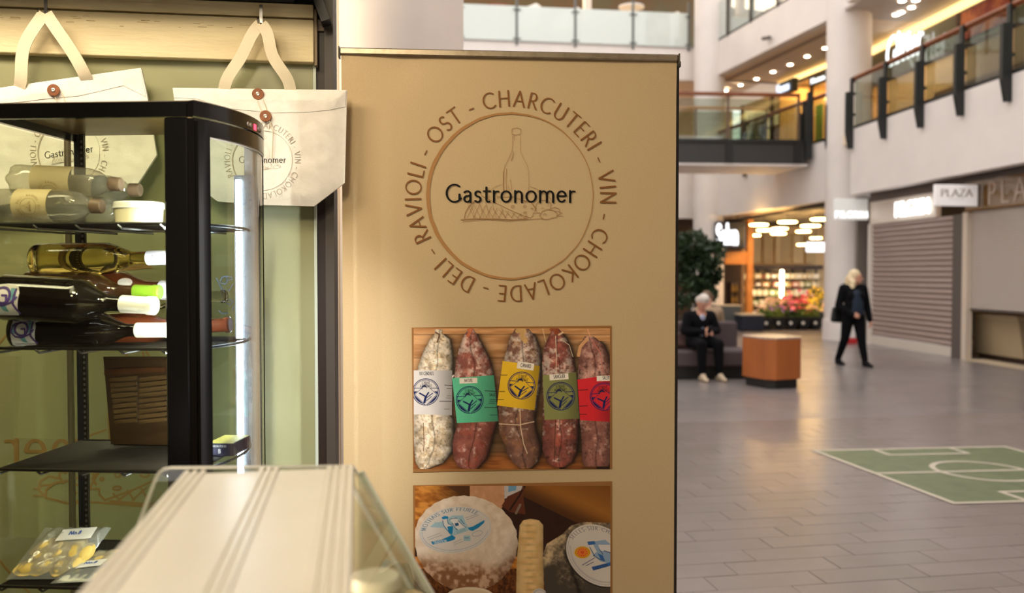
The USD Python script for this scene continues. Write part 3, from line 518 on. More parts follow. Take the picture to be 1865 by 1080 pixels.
    for g, c in ((Polygon([(285, 455), (330, 415), (390, 410), (470, 360), (560, 358), (580, 410), (600, 450), (640, 470), (560, 500), (470, 530), (400, 460)]), LB), (Polygon([(295, 575), (380, 560), (470, 520), (500, 540), (490, 560), (440, 575), (310, 600)]), B), (Polygon([(600, 460), (640, 450), (740, 395), (735, 420), (690, 460), (640, 488), (615, 480)]), B), (Polygon([(383, 375), (405, 362), (437, 366), (440, 384), (392, 392)]), B), (Polygon([(392, 392), (432, 386), (436, 420), (480, 445), (470, 520), (430, 480), (395, 425)]), (216, 218, 222)), (Polygon([(430, 450), (478, 445), (478, 470), (470, 520), (440, 490)]), B), (Polygon([(450, 390), (480, 375), (520, 390), (540, 420), (590, 450), (520, 475), (490, 450), (470, 420)]), (222, 224, 228)), (Polygon([(490, 425), (520, 418), (528, 440), (500, 448)]), DB), (sbox(565, 525, 622, 570), LB)): paint(C, U, V, g, c)
    for p in ([(392, 400), (400, 440), (440, 490), (460, 520)], [(470, 420), (500, 465), (515, 480)], [(520, 400), (560, 440), (585, 455)], [(540, 390), (570, 430)], [(430, 390), (438, 425), (470, 440)], [(450, 395), (465, 385), (510, 380)], [(575, 545), (610, 545)]): paint(C, U, V, LineString(p).buffer(2.6), DB)
    for x0, y0, x1, y1 in ((265, 545, 370, 505), (275, 560, 385, 520), (580, 380, 680, 345), (590, 395, 690, 355), (478, 585, 550, 555), (486, 600, 562, 572)): paint(C, U, V, LineString([(x0, y0), (x1, y1)]).buffer(1.8), (110, 120, 136), .7)
    paint(C, U, V, tx('TRADITION', 372, 588, 22, -8, .8), (210, 226, 236)); paint(C, U, V, tx('QUALITE', 545, 497, 20, -20, .8), (130, 160, 180), .8); paint(C, U, V, affinity.rotate(affinity.scale(Point(680, 508).buffer(44), 1, .45), -18).boundary.buffer(1.6), (120, 130, 150), .7)
    paint(C, U, V, affinity.scale(Point(620, 1020).buffer(190), 1, .36), (228, 212, 188)); paint(C, U, V, affinity.scale(Point(620, 1034).buffer(180), 1, .34), (216, 196, 166))
    return C * np.array([1.02, .99, .95])
def print_frame(nm, a, m_, lab):
    (x0, y0), (x1, y1), (x2, y2), (x3, y3) = a
    on_banner(Polygon(a), .0018, m_, nm, ban, label=lab)
print_frame('print_frame', [(749.8, 596.6), (1114, 593.2), (1114.8, 853.2), (752.2, 860.3)], frame_ink, 'thin brown frame printed round the sausage photograph')
print_grid(ban, 'photo_print', 753.5, 1110.8, 598, 854, 620, 446, sausages, .0025)
print_frame('print_frame', [(752, 884), (1114.8, 876.6), (1115.5, 1142), (755, 1150)], frame_ink, 'thin brown frame printed round the cheese photograph')
print_grid(ban, 'photo_print', 756, 1111.6, 884.8, 1142, 500, 362, cheeses, .0025)
# a second roll-up stands back to back with it
x2 = onY(1234.5, 600, YB + .07)[0]
b2 = T('roll_up_banner', 'dark back of a second roll-up banner just behind the beige one', 'banner', (xm + .02, YB + .07, 0))
z2 = onY(1234, 116, YB + .07)[2]
b2.add('sheet', bx(x2 - .86, x2, YB + .069, YB + .071, .1, z2), mat('dark_banner_back', (58, 48, 38), rough=0.6))
b2.add('top_rail', bx(x2 - .865, x2 + .003, YB + .06, YB + .085, z2 - .012, z2 + .006, .002), mat('dark_grey_rail', (80, 76, 70), rough=0.35, metal=.6))
b2.add('base_cassette', bx(x2 - .87, x2 + .01, YB + .055, YB + .14, 0, .09, .008), alu)
# ================================================================== DISPLAY FRIDGE
FD = ray(1049, 496); FD[2] = 0; FD /= np.linalg.norm(FD); FR = np.array([FD[1], -FD[0], 0])     # away, and to the right (towards the door)
F0 = atD(345, 496, 1.65); F0[2] = 0; FRZ = math.atan2(FR[1], FR[0]); FW_, FDP, BUL = .420, .345, .042
def fw3(x, y, z): return F0 + FR * x + FD * y + EZ * z
def fpx(px, py, y): p = onP(px, py, F0 + FD * y, FD); return (p - F0) @ FR, p[2]
FZT = fpx(345, 182, 0)[1]; FZB = FZT - 1.24
fr = T('display_fridge', 'black framed glass display fridge with curved door holding wine bottles', 'fridge', F0 + EZ * FZB, FRZ)
def fbox(x0, x1, y0, y1, z0, z1, bev=0.0): return obox(F0, FR, FD, EZ, sorted((x0, x1)), sorted((y0, y1)), sorted((z0, z1)), bev)
def arc(y0, y1, off, n=24):
    R = (FDP ** 2 / 4 + BUL ** 2) / (2 * BUL); y = np.linspace(y0, y1, n); c = BUL - R
    th = np.arcsin(np.clip((y - FDP / 2) / R, -1, 1)); return np.stack([c + (R + off) * np.cos(th), FDP / 2 + (R + off) * np.sin(th)], 1)
def cplate(y0, y1, z0, z1, o0, o1, n=24):
    g = Polygon(np.vstack([arc(y0, y1, o1, n), arc(y0, y1, o0, n)[::-1]])); return prism(g, F0 + EZ * z0, FR, FD, EZ, z1 - z0)
plan = Polygon(np.vstack([[(-FW_, 0), (0, 0)], arc(0, FDP, .016), [(-FW_, FDP)]])).buffer(0)
zc0 = fpx(320, 212, 0)[1]
fr.add('top_canopy', cat(prism(plan, F0 + EZ * (FZT - .006), FR, FD, EZ, .0038), fbox(-FW_, -.003, 0, .012, zc0, FZT - .0061), fbox(-FW_, -FW_ + .012, .0121, FDP - .001, zc0 + .004, FZT - .0061), cplate(.0, FDP, zc0, FZT - .0061, -.004, .016)), black, smooth=20)
fr.add('ceiling_panel', fbox(-FW_ + .0125, -.006, .0125, FDP - .004, FZT - .0095, FZT - .0065), mat('brown_lamp_housing', (104, 80, 46), rough=.35, col2=(84, 60, 30), scale=9))
fr.add('canopy_lid', prism(plan.buffer(-.003), F0 + EZ * (FZT - .002), FR, FD, EZ, .002), mat('canopy_bright_edge', (150, 138, 116), rough=0.25, metal=.6))
fr.add('base_box', prism(plan, F0 + EZ * FZB, FR, FD, EZ, .14), black, smooth=20)
zi0, zi1 = FZB + .14, FZT - .0066

fr.add('post', fbox(-.0475, -.002, 0.0, .03, zi0, zc0 - .001, .003), black, label='wide glossy black corner post beside the door')
fr.add('post', fbox(-FW_, -FW_ + .014, .0, .0119, zi0, zc0 - .001, .002), black_matte)
fr.add('post', fbox(-FW_ + .004, -FW_ + .022, FDP - .02, FDP, zi0, zi1, .002), black_matte)
fr.add('post', fbox(-.022, .0, FDP - .012, FDP, zi0, zi1, .002), mat('pale_grey_post', (176, 172, 170), rough=.4))
strip = mat('shelf_standard_metal', (150, 132, 108), rough=.35, metal=.7)
fr.add('shelf_standard', fbox(-FW_ + .024, -FW_ + .034, FDP - .03, FDP - .022, zi0, zi1), mat('dark_shelf_standard', (46, 40, 34), rough=.35, metal=.5))
fr.add('shelf_standard', fbox(-FW_ - .018, -FW_ - .006, FDP - .02, FDP - .012, zi0, zi1), strip)
slots = [fbox(-FW_ + .0265, -FW_ + .0315, FDP - .0305, FDP - .0298, z, z + .006) for z in np.arange(zi0 + .02, zi1 - .02, .0125)]
fr.add('standard_slots', cat(*slots), mat('slot_steel', (190, 186, 180), rough=.25, metal=1.0), kind='stuff')
side_glass = pane('fridge_side_glass', (246, 248, 240), base=.025, top=.75)
fr.add('side_pane', fbox(-FW_ + .014, -.0475, .003, .007, zi0, zc0), side_glass)
fr.add('side_pane', fbox(-FW_ + .002, -FW_ + .006, .0125, FDP - .02, zi0, zc0), side_glass)
fr.add('side_pane', fbox(-FW_ + .022, -.022, FDP - .008, FDP - .004, zi0, zi1), side_glass)
# door
zd1 = FZT - .034; zd0 = FZB + .12
zg1 = fpx(388, 252, .05)[1]; sy = .034
door = fr.add('door', cat(cplate(.001, sy, zd0, zd1, -.006, .016), cplate(sy, FDP, zg1 + .0, zd1, -.002, .016), cplate(sy, FDP, zd0, zd0 + .05, -.002, .016), cplate(FDP - .004, FDP + .001, zd0 + .05, zg1, -.002, .017)), black, smooth=25)
fr.add('door_glass', cplate(sy, FDP - .004, zd0 + .05, zg1, .008, .012, 40), pane('door_glass', (238, 244, 244), base=.05, top=.9), parent=door, smooth=25)
fr.add('gasket', cplate(FDP - .034, FDP - .008, zd0 + .05, zg1 - .004, -.004, .004), mat('grey_magnet_gasket', (168, 166, 164), rough=.5), parent=door, smooth=25)
fr.add('gasket', cplate(FDP - .075, FDP - .05, zd0 + .05, zg1 - .004, -.003, .003), mat('blue_grey_gasket', (84, 98, 118), rough=.3, col2=(120, 124, 130), scale=14, stretch=(1, 1, .15)), parent=door, smooth=25)
fr.add('door_handle_edge', cplate(.003, .012, zd0, zd1 - .006, .0165, .024), black, parent=door, smooth=25)
fr.add('glass_rim', cplate(sy, FDP - .004, zg1 - .004, zg1, .0125, .0145, 30), mat('bright_rim', (190, 188, 180), rough=.3), parent=door, smooth=25)
# control panel
for y, c in ((.152, 'b'), (.165, 'b'), (.188, 'd'), (.212, 'b'), (.226, 'b')):
    zz = FZT - .0205
    if c == 'd': fr.add('red_display', cplate(y - .006, y + .007, zz - .006, zz + .006, .0162, .0172, 4), emit('red_display', (255, 70, 90), 3.0), label='small lit red temperature display')
    else:
        pc = arc(y, y + .001, .016, 2)[0]; fr.add('button', lathe(fw3(pc[0], pc[1], zz), FR, [(0, .0052), (.0015, .005), (.0022, .003)], 14), mat('grey_button', (120, 106, 90), rough=.4))
# lit strip inside, by the door
def flx(px, y): return fpx(px, 600, y)[0]
led = mat('led_strip', (255, 255, 255), emit=(232, 244, 255), estr=13.0)
zl1 = fpx(436, 326, .29)[1]
fr.add('light_strip', fbox(flx(431, .30), flx(441, .30), .298, .306, zi0 + .02, zl1, .001), led, label='bright vertical light strip beside the door')
fr.add('light_strip', fbox(-.046, -.040, .032, .035, zi0 + .02, zc0 - .03, .001), mat('led_strip_inner', (255, 255, 255), emit=(240, 246, 246), estr=290.0))
fr.add('light_strip_hood', fbox(-.039, -.0365, .0305, .052, zi0 + .02, zc0 - .02), black_matte)
fr.add('light_strip_backing', fbox(flx(429, .308), flx(466, .308), .3065, .3095, zi0 + .01, zl1 + .01), mat('grey_backing', (92, 94, 98), rough=.5))
# shelves
wire = mat('black_coated_wire', (24, 20, 17), rough=.3); SH = [fpx(150, y, .022)[1] for y in (408, 635, 857, 1071)]
def shelf(z, dark=False):
    r0 = [fw3(-FW_ + .016, .02, z), fw3(-.016, .02, z)]; yb = FDP - .03
    s = fr.add('shelf', tube([r0[0], r0[1]], .0033, 8), wire)
    fr.add('rear_rod', tube([fw3(-FW_ + .02, yb, z), fw3(-.02, yb, z)], .003, 8), wire, parent=s)
    fr.add('front_rod', tube([fw3(x, y, z) for x, y in arc(.03, yb, -.018, 16)], .003, 8), wire, parent=s)
    for k in range(5):
        x = -FW_ + .026 + k * .084; fr.add('cross_rod', tube([fw3(x - .006, .018, z - .002), fw3(x, .019, z - .007), fw3(x, .022, z - .0085), fw3(x, yb, z - .006)], .0024, 8), mat('shiny_black_wire', (40, 36, 34), rough=.15, spec=.8), parent=s)
    fr.add('wires', cat(*[tube([fw3(-FW_ + .018, y, z - .001), fw3(-.008, y, z - .001)], .0013 if not dark else .0019, 5) for y in np.arange(.028, yb, .0085 if not dark else .0062)]), wire, parent=s, kind='stuff')
for i, z in enumerate(SH): shelf(z, i >= 2)

# ------------------------------------------------------------------ bottles
def wrap(poly, p0, d, R, lift, thick=.0003, up=None):
    """A flat print (x along the bottle, y round it) bent onto the bottle of radius R; y = 0 faces the room."""
    d, _, _ = frame_of(d); c = -FD - d * (-FD @ d); c /= np.linalg.norm(c); s = np.cross(d, c); s = s if s[2] > 0 else -s
    m = prism(poly, (0, 0, 0), EX, EY, EZ, thick); v, f = trimesh.remesh.subdivide_to_size(m.vertices, m.faces, .008)[:2]
    a = v[:, 1] / R; rr = R + lift + v[:, 2]
    P = np.asarray(p0) + d * v[:, :1] + rr[:, None] * (np.cos(a)[:, None] * c + np.sin(a)[:, None] * s)
    m = trimesh.Trimesh(P, f, process=False); return m if np.dot(np.cross(d, s), c) > 0 else trimesh.Trimesh(P, f[:, ::-1], process=False)
def axis(px0, py0, px1, py1, y):
    a, za = fpx(px0, py0, y); b, zb = fpx(px1, py1, y); p, q = fw3(a, y, za), fw3(b, y, zb); return p, q, (q - p) / np.linalg.norm(q - p), np.linalg.norm(q - p)
def rpx(r, y): return r / FPX * ((F0 + FD * y) @ FW - 0 + .0)
def wine(label, px, y, rp, gm, cap=None, cap_len=.18, group=None, neck=.33, caplab=None, punt=True, sh=(.50, .72)):
    p, q, d, L = axis(*px, y); R = rp / FPX * ((p - EYE) @ FW)
    t = T('wine_bottle', label, 'wine bottle', p, 0, group); n = R * neck
    prof = [(.0, R * .72), (.004, R * .9), (.012, R), (L * .30, R), (L * sh[0], R * .985)]
    for k in np.linspace(0, 1, 9)[1:]: prof.append((L * (sh[0] + (sh[1] - sh[0]) * k), R * .985 + (n - R * .985) * (k * k * (3 - 2 * k))))
    prof += [(L * .965, n * .96), (L * .968, n * 1.12), (L * .992, n * 1.12), (L, n * .95)]
    t.add('glass_body', lathe(p, d, prof, 36), gm, smooth=35)
    if cap: t.add('capsule', lathe(p, d, [(L * (1 - cap_len), n * 1.10), (L * (1 - cap_len) + .001, n * 1.14), (L * .95, n * 1.10), (L * .951, n * 1.2), (L * .995, n * 1.2), (L * 1.003, n * 1.05), (L * 1.004, n * .6)], 28), cap, smooth=35, label=caplab)
    return t, p, d, L, R
dark_g = mat('dark_bottle_glass', (16, 11, 7), rough=.06, spec=.7, coat=.6); amber_g = mat('brown_bottle_glass', (52, 30, 14), rough=.06, spec=.7, coat=.6)
yellow_g = glass('pale_yellow_wine', (238, 214, 128)); rose_g = glass('rose_wine', (214, 120, 80)); clear_g = glass('clear_wine_glass', (226, 222, 212)); redbrown_g = mat('red_brown_glass', (96, 46, 26), rough=.07, spec=.7, coat=.5)
cap_white = mat('white_capsule', (238, 232, 214), rough=.35); cap_green = mat('green_capsule', (112, 146, 36), rough=.3); cap_lav = mat('lavender_capsule', (208, 204, 218), rough=.4)
paper = mat('white_label_paper', (232, 228, 222), rough=.6); purple = mat('purple_label_ink', (86, 66, 128), rough=.6); teal = mat('teal_label_ink', (112, 168, 172), rough=.6)
def g_label(t, p, d, R, x0):
    k = 1.05 * R / .045
    card = Polygon([(0, -.030), (.006, -.034), (.052, -.031), (.057, .012), (.052, .024), (.032, .029), (.004, .024)]); X = lambda g: affinity.translate(affinity.scale(g, k, k, origin=(0, 0)), x0, .0)
    lb = t.add('label', wrap(X(card), p, d, R, .0004), paper, smooth=40)
    ring = Point(.026, .006).buffer(.0165).difference(Point(.026, .006).buffer(.0115)); tail = LineString([(.026, .006), (.034, .006), (.034, -.006)]).buffer(.002)
    side = unary_union([Polygon([(.004, .016), (.012, .02), (.012, -.004), (.004, -.002)]), Polygon([(.04, .02), (.05, .02), (.052, -.002), (.04, -.002)]), Polygon([(.02, -.012), (.032, -.012), (.036, -.024), (.026, -.022)])]).difference(Point(.026, .006).buffer(.0165))
    t.add('label_mark', wrap(X(side), p, d, R, .0008), teal, parent=lb, smooth=40)
    sw = unary_union([LineString([(.003, .0), (.012, -.010), (.026, -.0125), (.042, -.006), (.053, .004)]).buffer(.0016), LineString([(.004, -.002), (.006, .012), (.014, .018)]).buffer(.0018), LineString([(.05, .018), (.046, -.008), (.056, -.026)]).buffer(.002)])
    t.add('label_mark', wrap(X(unary_union([ring, tail, sw])), p, d, R, .0011), purple, parent=lb, smooth=40)
t, p, d, L, R = wine('dark wine bottle with white capsule and a round purple G label, upper of two', (2, 541, 283, 557), .05, 42.5, dark_g, cap_white, .215); g_label(t, p, d, R, L * .018)
t, p, d, L, R = wine('dark wine bottle with a purple G label, lying lowest on the shelf', (28, 602, 318, 601), .104, 36, dark_g, cap_white, .235); g_label(t, p, d, R, L * .045)
wine('brown wine bottle with a bright green capsule', (46, 526, 292, 532), .135, 33, amber_g, cap_green, .19, caplab='bright green capsule')
t, p, d, L, R = wine('clear bottle of pale yellow wine lying on top of the pile', (62, 473, 322, 469), .165, 29.5, yellow_g, cap_lav, .2, neck=.40)
t.add('capsule_mark', wrap(affinity.translate(LineString([(-.004, -.004), (.004, -.004), (0, .006), (-.004, -.004)]).buffer(.0005), L * .855, 0), p, d, R * .40 * 1.15, .0004), mat('grey_ink', (120, 116, 120)), smooth=40)
t, p, d, L, R = wine('rose bottle with an oval white label behind the green capsule', (112, 519, 330, 530), .225, 31, redbrown_g, cap_lav, .17, neck=.5)
t.add('label', wrap(affinity.translate(affinity.scale(Point(0, 0).buffer(.016), 1, .62), L * .60, .014), p, d, R, .0006), paper, smooth=40)
wine('orange rose bottle low behind the dark bottles', (170, 604, 420, 591), .205, 31, redbrown_g, None, neck=.42, sh=(.36, .60))
wine('clear bottle lying at the back with its mouth by the door', (150, 541, 412, 540), .295, 25, clear_g, None, neck=.42)
# water bottles on the top shelf
water = pane('clear_water_bottle', (240, 238, 228), base=.05, top=.95, haze=(232, 226, 206), hazef=.14); plastic_cap = mat('taupe_plastic_cap', (122, 100, 78), rough=.4); cream_label = mat('cream_label_paper', (226, 208, 160), rough=.6); tan_label_ink = mat('tan_label_ink', (186, 158, 108), rough=.6)
def water_bottle(label, px, y, rp, cap=None, lab=None, twist=0.0):
    p, q, d, L = axis(*px, y); R = rp / FPX * ((p - EYE) @ FW)
    t = T('water_bottle', label, 'water bottle', p, 0)
    lob = lambda u: .16 * max(0, 1 - u / .035)
    prof = [(0, R * .55), (.004, R * .78), (.012, R * .92), (.024, R * .98), (.04, R), (L * .28, R), (L * .29, R * .97), (L * .58, R * .97), (L * .59, R)]
    for k in np.linspace(0, 1, 9)[1:]: prof.append((L * (.62 + .25 * k), R * math.sqrt(max(0, 1 - (k * .92) ** 2)) if k < .95 else R * .38))
    prof += [(L * .88, R * .36), (L * .89, R * .46), (L * .9, R * .36)]
    t.add('bottle_body', lathe(p, d, prof, 40, lob), water, smooth=40)
    t.add('cap', lathe(p, d, [(L * .895, R * .42), (L * .90, R * .46), (L * .985, R * .44), (L * .998, R * .40), (L, R * .3)], 30), plastic_cap, smooth=30)
    if lab:
        a, b = lab[0] * L, lab[1] * L; h = R * 2.6
        lb = t.add('label', wrap(sbox(a, -h / 2, b, h / 2), p, d, R, .0003), cream_label, smooth=40)
        r = .0165; g = unary_union([ring_text('DELI - RAVIOLI - OST - CHARCUTERI - ', r * 1.2, .0048, -80, 360, .075, .05), Point(0, 0).buffer(r).difference(Point(0, 0).buffer(r * .955)), affinity.scale(affinity.rotate(LOGO_SKETCH, 90, origin=(0, 0)), r, r, origin=(0, 0))])
        t.add('label_mark', wrap(affinity.translate(g, (a + b) / 2, twist), p, d, R, .0007), tan_label_ink, parent=lb, smooth=40)
    return t
LB1 = ((38 + 4) / 191, (101 + 4) / 191, 0)
water_bottle('front clear water bottle with cream label lying low on the top shelf', (-4, 373, 187, 376), .054, 29.5, lab=LB1, twist=-.004)
water_bottle('clear water bottle with cream label lying on top of the others', (22, 327, 222, 336), .100, 28, lab=((70 - 22) / 200, (140 - 22) / 200, 0), twist=-.026)
water_bottle('water bottle at the back showing mostly its brown cap', (76, 346, 256, 346), .175, 27, lab=(.25, .58, 0))
water_bottle('clear water bottle hidden low behind the front one', (84, 382, 236, 384), .148, 26)
x, z = fpx(253.5, 400, .075); zt_ = SH[0] + .0035; rt_ = 43 / FPX * 1.73
tub = T('tub', 'round white plastic tub with lid beside the water bottles', 'tub', fw3(x, .075, zt_))
tub.add('tub_body', lathe(fw3(x, .075, zt_), EZ, [(0, rt_ * .88), (.001, rt_ * .93), (.028, rt_ * .97)], 40), mat('cream_plastic_tub', (240, 226, 186), rough=.4, sub=.2), smooth=35)
tub.add('lid', lathe(fw3(x, .075, zt_ + .0282), EZ, [(0, rt_ * 1.0), (.0005, rt_ * 1.02), (.011, rt_ * 1.01), (.013, rt_ * .97), (.0132, rt_ * .5)], 40), mat('white_plastic_lid', (244, 240, 226), rough=.35), smooth=35)
# slatted dark board on the third shelf
yb_ = .262; A = lambda px, py, y=yb_: np.array(fpx(px, py, y))
bd = T('slatted_board', 'dark brown slatted wooden board standing on the third shelf', 'board', fw3(*[A(250, 815)[0], yb_, SH[2]]))
dkw = mat('dark_walnut', (40, 27, 14), rough=.3, spec=.6, col2=(50, 34, 18), scale=8, stretch=(1, 1, 6)); dkw2 = mat('dark_walnut_slat', (78, 58, 32), rough=.3, spec=.5, col2=(62, 44, 23), scale=14, stretch=(1, 1, 8)); warm_w = mat('walnut_red_brown', (70, 38, 15), rough=.35, col2=(46, 24, 10), scale=12)
bz = SH[2] + .003; c = [A(188, 650), A(316, 650), A(316, 800), A(202, 800)]; c[2][1] = bz; c[3][1] = bz
bd.add('panel', prism(Polygon([tuple(q) for q in c]), F0 + FD * (yb_ + .012), FR, EZ, -FD, .012), dkw)
for k in range(9):
    for (xa, xb) in ((201, 250), (255, 305)):
        ya, yb2 = 684 + k * 9.6 + 1.2, 684 + (k + 1) * 9.6 - 1.2; sl = -4 if xa < 240 else -6; o = k * 1.1 * (xa < 240)
        g = Polygon([tuple(A(xa + o, ya + 3)), tuple(A(xb, ya + sl + 3)), tuple(A(xb, yb2 + sl + 3)), tuple(A(xa + o, yb2 + 3))]); bd.add('slat', prism(g, F0 + FD * yb_, FR, EZ, -FD, .004), dkw2)
bd.add('rail', prism(Polygon([tuple(A(192, 672)), tuple(A(314, 668)), tuple(A(314, 676)), tuple(A(192, 683))]), F0 + FD * yb_, FR, EZ, -FD, .005), warm_w)
# small carton by the door
x0, z0 = fpx(388, 826, .16); x1, _ = fpx(427, 826, .16); zs = SH[2] + .0035
ct = T('carton', 'small dark blue carton with a yellow top on the third shelf', 'carton', fw3((x0 + x1) / 2, .2, zs))
ct.add('box', fbox(x0 - .012, x1, .155, .25, zs, zs + .026, .001), mat('dark_blue_card', (36, 34, 70), rough=.5))
ct.add('top_print', fbox(x0 - .010, x1 - .002, .157, .248, zs + .0261, zs + .0266), mat('yellow_card', (214, 200, 96), rough=.5))
ct.add('lettering', prism(unary_union([affinity.translate(text('PREMIUM FOOD', .0042, a=.08, b=.07), x0 + .012, zs + .0185), affinity.translate(text('B', .0085, a=.11, b=.09), x0 + .016, zs + .006)]), F0 + FD * .1548, FR, EZ, -FD, .0004), paper)
# sealed ravioli packs on the bottom shelf
film = pane('clear_film', (238, 238, 236), base=.05, rough=.05, top=.6, haze=(236, 236, 232), hazef=.14); pasta = mat('egg_pasta', (222, 186, 92), rough=.5, col2=(232, 202, 122), scale=30, bump=.2, bscale=60); blue_ink = mat('blue_stamp_ink', (40, 84, 170), rough=.6)
def pack(label, o, u, v, wdt, hgt, seed, lab_at, rav):
    """o: lower left corner; u across; v up the leaning pack (all fridge local)."""
    r = np.random.default_rng(seed); u = np.asarray(u, float); v = np.asarray(v, float); u /= np.linalg.norm(u); v /= np.linalg.norm(v); n = np.cross(u, v)
    W3 = lambda a, b, c: fw3(*(np.asarray(o) + u * a + v * b + n * c))
    t = T('ravioli_pack', label, 'food pack', W3(wdt / 2, 0, 0))
    a, b = np.meshgrid(np.linspace(0, wdt, 26), np.linspace(0, hgt, 26), indexing='ij')
    env = np.clip(np.minimum(np.minimum(a, wdt - a), np.minimum(b, hgt - b)) / .02, 0, 1); h = .010 * env + .006 * env * (meshkit.fbm(np.stack([a * 60, b * 60, a * 0 + seed], -1), 3) - .5) + .002 * np.sin(a * 260 + seed) * (b > hgt * .72)
    P = np.stack([[W3(a[i, j], b[i, j], h[i, j] + .001) for j in range(26)] for i in range(26)]); nn = FR * n[0] + FD * n[1] + EZ * n[2]
    t.add('film', sheet(P, .0008, nn), film, smooth=60)
    a0, b0, a1, b1 = lab_at; cr = np.array([W3(a0, b0, .0145), W3(a1, b0 + .006, .0145), W3(a1 - .004, b1 + .006, .012), W3(a0 - .002, b1, .012)])
    lb = t.add('label', sheet(cr[[0, 3, 1, 2]].reshape(2, 2, 3), .0004, nn), paper)
    uu, vv = cr[1] - cr[0], cr[3] - cr[0]; uu /= np.linalg.norm(uu); vv = vv / np.linalg.norm(vv)
    t.add('stamp', prism(affinity.translate(text('No.8', .009, a=.1, b=.08, squeeze=1.1), (a1 - a0) * .45, (b1 - b0) * .45), cr[0] + nn * .0006, uu, vv, nn, .0004), blue_ink, parent=lb)
    for (ra, rb) in rav:
        an = r.uniform(0, 6.28); s = r.uniform(.9, 1.1) * .026
        ca, sa = math.cos(an), math.sin(an); q = lambda x, y, z: W3(ra + (x * ca - y * sa), rb + (x * sa + y * ca), z)
        rows = []
        for k, (rad, z) in enumerate(((1.0, .003), (.98, .0045), (.72, .005), (.6, .0085), (.3, .0105))):
            rows.append([q(s * rad * math.cos(w) * (1 + .04 * math.sin(5 * w)), s * .72 * rad * math.sin(w), z) for w in np.linspace(0, 2 * np.pi, 20, endpoint=False)])
        vv_ = np.array(rows).reshape(-1, 3); F = []
        for i in range(4):
            for j in range(20): A_, B_ = i * 20, (i + 1) * 20; F += [(A_ + j, A_ + (j + 1) % 20, B_ + (j + 1) % 20), (A_ + j, B_ + (j + 1) % 20, B_ + j)]
        vv_ = np.vstack([vv_, [q(0, 0, .0108)], [q(0, 0, .003)]]); F += [(80 + j, 80 + (j + 1) % 20, 100) for j in range(20)] + [((j + 1) % 20, j, 101) for j in range(20)]
        t.add('ravioli', trimesh.Trimesh(vv_, np.array(F), process=False), pasta, smooth=40)
z4 = SH[3] + .004
xa = fpx(14, 1060, .05)[0]
pack('sealed pack of yellow ravioli leaning up with a blue stamped label', (xa, .045, z4), (1, .1, 0), (.18, .8, .62), .135, .125, 1, (.05, .082, .118, .112), [(.03, .025), (.06, .03), (.09, .028), (.115, .035), (.04, .05), (.07, .055), (.10, .055), (.12, .06), (.03, .075), (.062, .08), (.095, .075)])
xa = fpx(92, 1062, .03)[0]
pack('sealed pack of ravioli lying flat beside the leaning one', (xa, .03, z4), (1, .12, .04), (.1, 1, .22), .14, .12, 5, (.03, .03, .075, .06), [(.09, .025), (.118, .035), (.115, .065), (.085, .07), (.05, .075), (.03, .09), (.065, .095), (.11, .095)])
# handwriting on the rear pane
hw = unary_union([LineString(a).buffer(1.1) for a in ([(394, 507), (404, 527), (408, 528)], [(401, 513), (404, 505), (410, 503), (415, 510), (411, 517), (403, 516)], [(412, 503), (422, 505)], [(413, 511), (424, 508)], [(416, 530), (424, 518)], [(399, 566), (404, 571), (414, 570)], [(413, 548), (419, 545), (424, 550), (419, 556), (413, 552)], [(423, 565), (426, 557)])])
hp = shapely.transform(hw, lambda a: np.array([fpx(x, y, FDP - .009) for x, y in a]))
fr.add('handwriting', prism(hp, F0 + FD * (FDP - .0082), FR, EZ, -FD, .0004), mat('dark_blue_marker', (66, 78, 92), rough=.6))
bk = unary_union([LineString(a).buffer(.9) for a in ([(247, 440), (258, 446), (266, 458)], [(280, 447), (286, 456)], [(300, 443), (297, 455)])])
# counter below the fridge
single('fridge_counter', fbox(-.9, .12, -.06, FDP + .0, 0.0, FZB - .0005, .004), mat('dark_counter', (70, 60, 50), rough=.5), 'dark counter that carries the display fridge', 'counter')

# big mirrored emblem on the green glass wall
def wxy(g, off): return shapely.transform(g, lambda a: np.array([wp(x, y, off) for x, y in a]))
vinyl = mat('brown_vinyl', (150, 118, 66), rough=.5)
lg = lambda g: wxy(lpx(g, 272, 822, 335, 0, True), .0005)
keep = sbox(-1.9, 0, aR - .42, 3)
for nm, g in (('vinyl_ring', LOGO_RING), ('vinyl_drawing', LOGO_SKETCH.simplify(.002).buffer(.004)), ('vinyl_lettering', LOGO_WORD)):
    wall.add(nm, prism(lg(g).intersection(keep), W0 * np.array([1, 1, 0]) + WN * .0006, WD, EZ, WN, .0005), vinyl)

